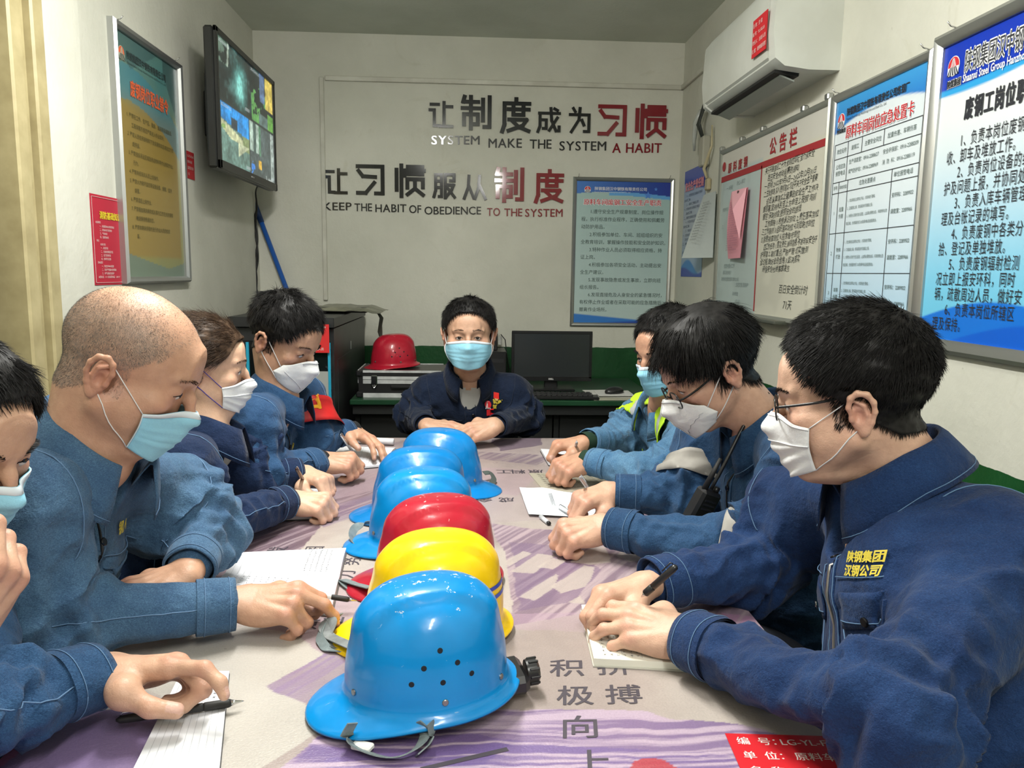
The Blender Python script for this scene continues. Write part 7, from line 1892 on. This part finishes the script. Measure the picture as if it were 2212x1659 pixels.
# 3 ---- man at the left edge
F = (.88, -.25, -.38); hd = at(-118, 955, .93)
wl, wr = tb(232, 1450, .815), at(-105, 1395, .84)
el, er = tb(-120, 1560, .84), at(-220, 1480, .80)
person('man cut off by the left edge, blue mask, a hand at his face', (hd, F, .93, 0), at(-200, 1130, .98),
  dict(N=at(-215, 1160, .99), F=(.95, .05, -.35), up=None, SR=at(-380, 1330, .84), SL=at(-50, 1250, 1.18), ER=er, EL=el, WR=wr, WL=wl, H=V(-.98, .72, .56)),
  [('L', wl, el, (.98, .05, .02), (-.05, .38, .92), 'point'), ('R', wr, er, (.45, .25, .86), (.75, -.55, -.2), 'relax')],
  tone=MIDT, hair='short', hn=7000, hair_o=dict(line=.010, side=.2), mask='surgical', lids=.9, hh=.0020, jm=D_MID, jh=.0055, seed=7, gaze=-.3, hs=1.05)
# 4 ---- woman
F = (.95, .30, -.08); hd = head_at(424, 812, 1.74, F, 'R', .95)
wr, wl = tb(628, 1082, .80), tb(655, 1022, .82)
er, el = tb(430, 1135, .83), tb(545, 1025, .84)
r4 = person('woman with brown hair tied back, white mask on blue loops, writing', (hd, F, .95, 0), at(448, 925, 1.80),
  dict(N=at(448, 940, 1.82), F=(.95, .10, -.25), up=None, SR=at(395, 1010, 1.62), SL=at(540, 955, 2.02), ER=er, EL=el, WR=wr, WL=wl, H=V(-.86, 1.74, .55), vee=1.2),
  [('R', wr, er, (.97, -.12, -.05), (.0, -.35, .93), 'fist'), ('L', wl, el, (.80, -.55, -.10), (-.1, .1, .98), 'write')],
  tone=(.62, .40, .28), hair='tied', hmat=HAIR_BROWN, hn=7000, hair_o=dict(line=-.004, low=-.01, side=0), mask='folded', mask_o=dict(zt=-.010, zb=-.100, span=.95), loops=LOOP_B, lids=.35, hh=.0022, jm=D_DARK, jh=.0058, fat=.92, arm=.88, seed=11, nr=.047, hs=.92, shirt=(noisy('beige_knit', (.42, .38, .30), (.5, .46, .37), .9, 40, .001, 200), .03), zipm=ZIPB, brow=.7, brow_in=.003)
# 5 ---- young man with armband
F = (.80, -.28, -.40); hd = head_at(568, 742, 2.12, F, 'R', .98)
wr, wl = tb(690, 995, .82), tb(762, 930, .84)
er, el = tb(548, 1030, .83), tb(672, 950, .835)
r5 = person('young man with spiky black hair, white respirator and red armband, writing', (hd, F, .98, 0), at(600, 845, 2.20),
  dict(N=at(604, 858, 2.22), F=(.90, -.15, -.28), up=None, SR=at(545, 915, 2.0), SL=at(655, 862, 2.42), ER=er, EL=el, WR=wr, WL=wl, H=V(-.88, 2.28, .55)),
  [('R', wr, er, (.95, .05, -.05), (0, -.30, .95), 'write'), ('L', wl, el, (.72, -.62, -.22), (.35, .1, .93), 'flat')],
  tone=TAN, hair='spiky', hn=5500, mask='ffp', mask_o=dict(zt=.004, zb=-.112, span=1.0), lids=.8, hh=.0022, jm=D_MID, jh=.0060, seed=13, undercuff=mat('black_knit_cuff', (.008, .008, .010), .9), zipm=ZIPB, gaze=-.4, arm=.95)
ab, P = band(r5[1], 'L', .15, .75, .074, .082, noisy('red_satin', (.55, .012, .012), (.42, .008, .010), .5, 12), r5[3], 'armband', flare=.012)
J = r5[1]; mb = MB(); bvb = bvh(P.reshape(-1, 3), [(i*41+j, i*41+j+1, (i+1)*41+j+1, (i+1)*41+j) for i in range(6) for j in range(40)])
def band_text(J, s, size, t_, bvb, mb, vd=None):
    S, E_ = J.J['SL'], J.J['EL']; d = nrm(E_-S); c = S+(E_-S)*t_; tow = nrm(CAM-c); tow = nrm(tow-d*(tow@d)); rt = np.cross(d, tow)*-1
    rt = rt if rt@CR > 0 else -rt
    vs, fs = text_mesh(s, size, bold=.05, res=2); vs[:, 0] -= (vs[:, 0].max()+vs[:, 0].min())/2; P = []
    for x, y, _ in vs:
        q = c+rt*x-d*y+tow*.15; h = bvb.ray_cast(Vector(q), Vector(-tow), .3)
        P.append(np.array(h[0])+tow*.0015 if h[0] is not None else c+rt*x-d*y+tow*.08)
    mb.add(np.array(P), fs)
band_text(J, '值日', .050, .42, bvb, mb); mb.out('yellow_characters', ink((.75, .36, .01)), ab)
chest_text(r5[1], r5[3], ['汉中钢铁公司'], .035, -.125, .015, YTXT)
# 6 ---- man at the head of the table
F = (-.02, -.995, -.03); hd = at(1013, 729, 2.86)
wr, wl = V(-.155, 2.70, .815), V(.085, 2.655, .825)
er, el = V(-.222, 2.98, .805), V(.220, 2.96, .805)
r6 = person('man facing the camera at the head of the table, navy jacket with red badges', (hd, F, 1.02, 0), at(1015, 795, 2.93),
  dict(N=at(1015, 806, 2.95), F=(0, -.98, -.15), up=None, SR=at(926, 850, 2.98), SL=at(1108, 850, 2.96), ER=er, EL=el, WR=wr, WL=wl, vee=.6, H=V(0, 3.14, .56)),
  [('R', wr, er, (.93, -.30, -.05), (.0, -.25, .96), 'flat'), ('L', wl, el, (-.90, -.28, -.20), (.1, -.55, .83), 'cover')],
  tone=MIDT, hair='short', hn=5000, mask='surgical', hair_o=dict(side=.1, line=.008), mask_o=dict(zt=.002, zb=-.106, span=1.08), lids=.45, jowl=1, wide=1.12, hh=.0023, jm=D_NAVY, jh=.0060, fat=1.10, arm=.90, seed=17, nr=.060, thread=THREAD_D, shirt=(ink((.42, .42, .40), .9), -.02), brow=.35, brow_in=.004, collar_o=dict(sp=1.3, hi=.8))
J, jo = r6[1], r6[3]
chest_emblem(J, jo, .068, -.068, .013); chest_text(J, jo, ['钢集团', '钢公司'], .086, -.060, .016, YTXT, .02)
vs, fs = J.patch([(.062, -.086), (.134, -.078), (.134, -.100), (.062, -.108)], 6, 4, .010, .003); nb_ = mesh('name_badge', vs, fs, ink((.55, .015, .02), .3), jo); 
chest_text(J, jo, ['废钢工'], .095, -.097, .009, ink((.20, .01, .01)), .02)
vs, fs = J.patch([(.090, -.026), (.110, -.026), (.110, -.044), (.090, -.044)], 4, 4, .009, .003); mesh('lapel_pin', vs, fs, ink((.60, .02, .015), .25), jo)
vs, fs = J.patch([(.093, -.044), (.108, -.044), (.104, -.050), (.097, -.050)], 3, 3, .010, .003); mesh('pin_base', vs, fs, ink((.55, .33, .12), .3), jo)
# 7 ---- man in the hi-vis vest
F = (-.76, -.46, -.22); hd = at(1446, 765, 2.30)
wl, wr = tb(1268, 995, .82), tb(1262, 955, .84)
el, er = tb(1440, 1030, .815), tb(1362, 945, .825)
r7 = person('man in a yellow-green vest over faded denim, farthest on the right side', (hd, F, 1.0, 0), at(1440, 868, 2.38),
  dict(N=at(1438, 880, 2.40), F=(-.90, -.25, -.28), up=None, SL=at(1505, 950, 2.20), SR=at(1385, 905, 2.58), EL=el, ER=er, WL=wl, WR=wr, H=V(.86, 2.42, .55)),
  [('L', wl, el, (-.86, -.40, -.15), (-.15, -.35, .92), 'fist'), ('R', wr, er, (-.95, -.10, -.10), (0, 0, 1), 'write')],
  tone=(.50, .285, .19), hair='short', hn=4500, hair_o=dict(line=.008), mask='surgical', mask_o=dict(zt=-.004), lids=.6, hh=.0023, jm=D_FADE, jh=.0062, seed=19, undercuff=mat('green_knit_cuff', (.006, .030, .014), .9), pockets=False, gaze=-.2, arm=.95)
J, jo = r7[1], r7[3]
HV = mat('fluorescent_yellow', (.46, .72, .02), .7); RF = mat('grey_reflective', (.42, .43, .43), .45)
vest = region(J, lambda a, f, b: (np.abs(a) > .048) & (np.abs(a) < .160) & (b > -.50) & (b < .10), .017, HV, r7[0], 'vest')
region(J, lambda a, f, b: (np.abs(a) > .070) & (np.abs(a) < .112) & (b > -.50) & (b < .08), .0195, RF, vest, 'reflective_strip')
# 8 ---- man with the fringe and glasses
F = (-.86, -.04, -.48); hd = head_at(1577, 812, 1.62, F, 'L', 1.0)
wl, wr = tb(1308, 1138, .815), tb(1318, 1062, .83)
el, er = tb(1640, 1200, .815), tb(1490, 1075, .82)
r8 = person('man with a long black fringe, spectacles and white respirator, writing on the right', (hd, F, 1.0, 0), at(1640, 905, 1.70),
  dict(N=at(1642, 922, 1.72), F=(-.93, -.05, -.28), up=None, SL=at(1745, 1000, 1.52), SR=at(1520, 955, 1.95), EL=el, ER=er, WL=wl, WR=wr, H=V(.82, 1.72, .55)),
  [('L', wl, el, (-.93, -.14, -.10), (-.05, -.35, .93), 'fist'), ('R', wr, er, (-.85, -.40, -.12), (-.25, -.30, .92), 'write')],
  tone=(.57, .35, .25), hair='long', hn=8000, mask='ffp', mask_o=dict(zt=.002, zb=-.112, span=1.0), glasses=(.0017, -.010, .004, .0024), lids=.8, hh=.0021, jm=D_MID, jh=.0056, seed=23, hair_o=dict(line=-.004, low=-.006), gaze=-.4, arm=.97, zipm=ZIPB)
J, jo = r8[1], r8[3]
RFB = noisy('dirty_reflective_cloth', (.36, .34, .31), (.20, .19, .17), .7, 9)
band(J, 'R', .45, .80, .070, .070, RFB, jo, 'reflective_band'); band(J, 'L', .06, .20, .060, .058, RFB, jo, 'reflective_band', seg=1)
chest_emblem(J, jo, .060, -.150, .016); chest_text(J, jo, ['陕钢集团', '汉钢公司'], .080, -.145, .014, YTXT)
r = thing('walkie_talkie', 'black two-way radio hanging at the waist of the man with the dark fringe', 'radio', tuple(at(1512, 1100, 1.66)))
r.rotation_euler = (.25, .35, .4)
MB().box((0, 0, 0), (.052, .034, .095), bev=.006).out('radio_body', BLKP, r); MB().tube([(-.016, 0, .045), (-.018, 0, .12)], [.007, .004], 10).out('antenna', RUBB, r, True); MB().tube([(.014, 0, .046), (.014, 0, .058)], .007, 12).out('volume_knob', BLKP, r, True)
for k in range(3): MB().box((0, -.0175, .028-.010*k), (.03, .002, .004)).out('speaker_slot', HOLE, r)
MB().tube(spline([(0, 0, .05), (.01, .01, .12), (.03, .04, .20), (.06, .05, .28)], 12), .004, 6).out('strap', BLKP, r, True)
# ring on the woman's hand, phone in her pocket, badge
vs, fs = r4[1].patch([(.060, -.205), (.095, -.200), (.098, -.125), (.063, -.13)], 5, 8, .010, .008); mesh('pocket_phone', vs, fs, BLKP, r4[3], True)
vs, fs = r4[1].patch([(-.118, -.135), (-.075, -.135), (-.075, -.160), (-.118, -.160)], 4, 3, .006, .002); mesh('name_badge', vs, fs, ink((.05, .12, .55), .4), r4[3])
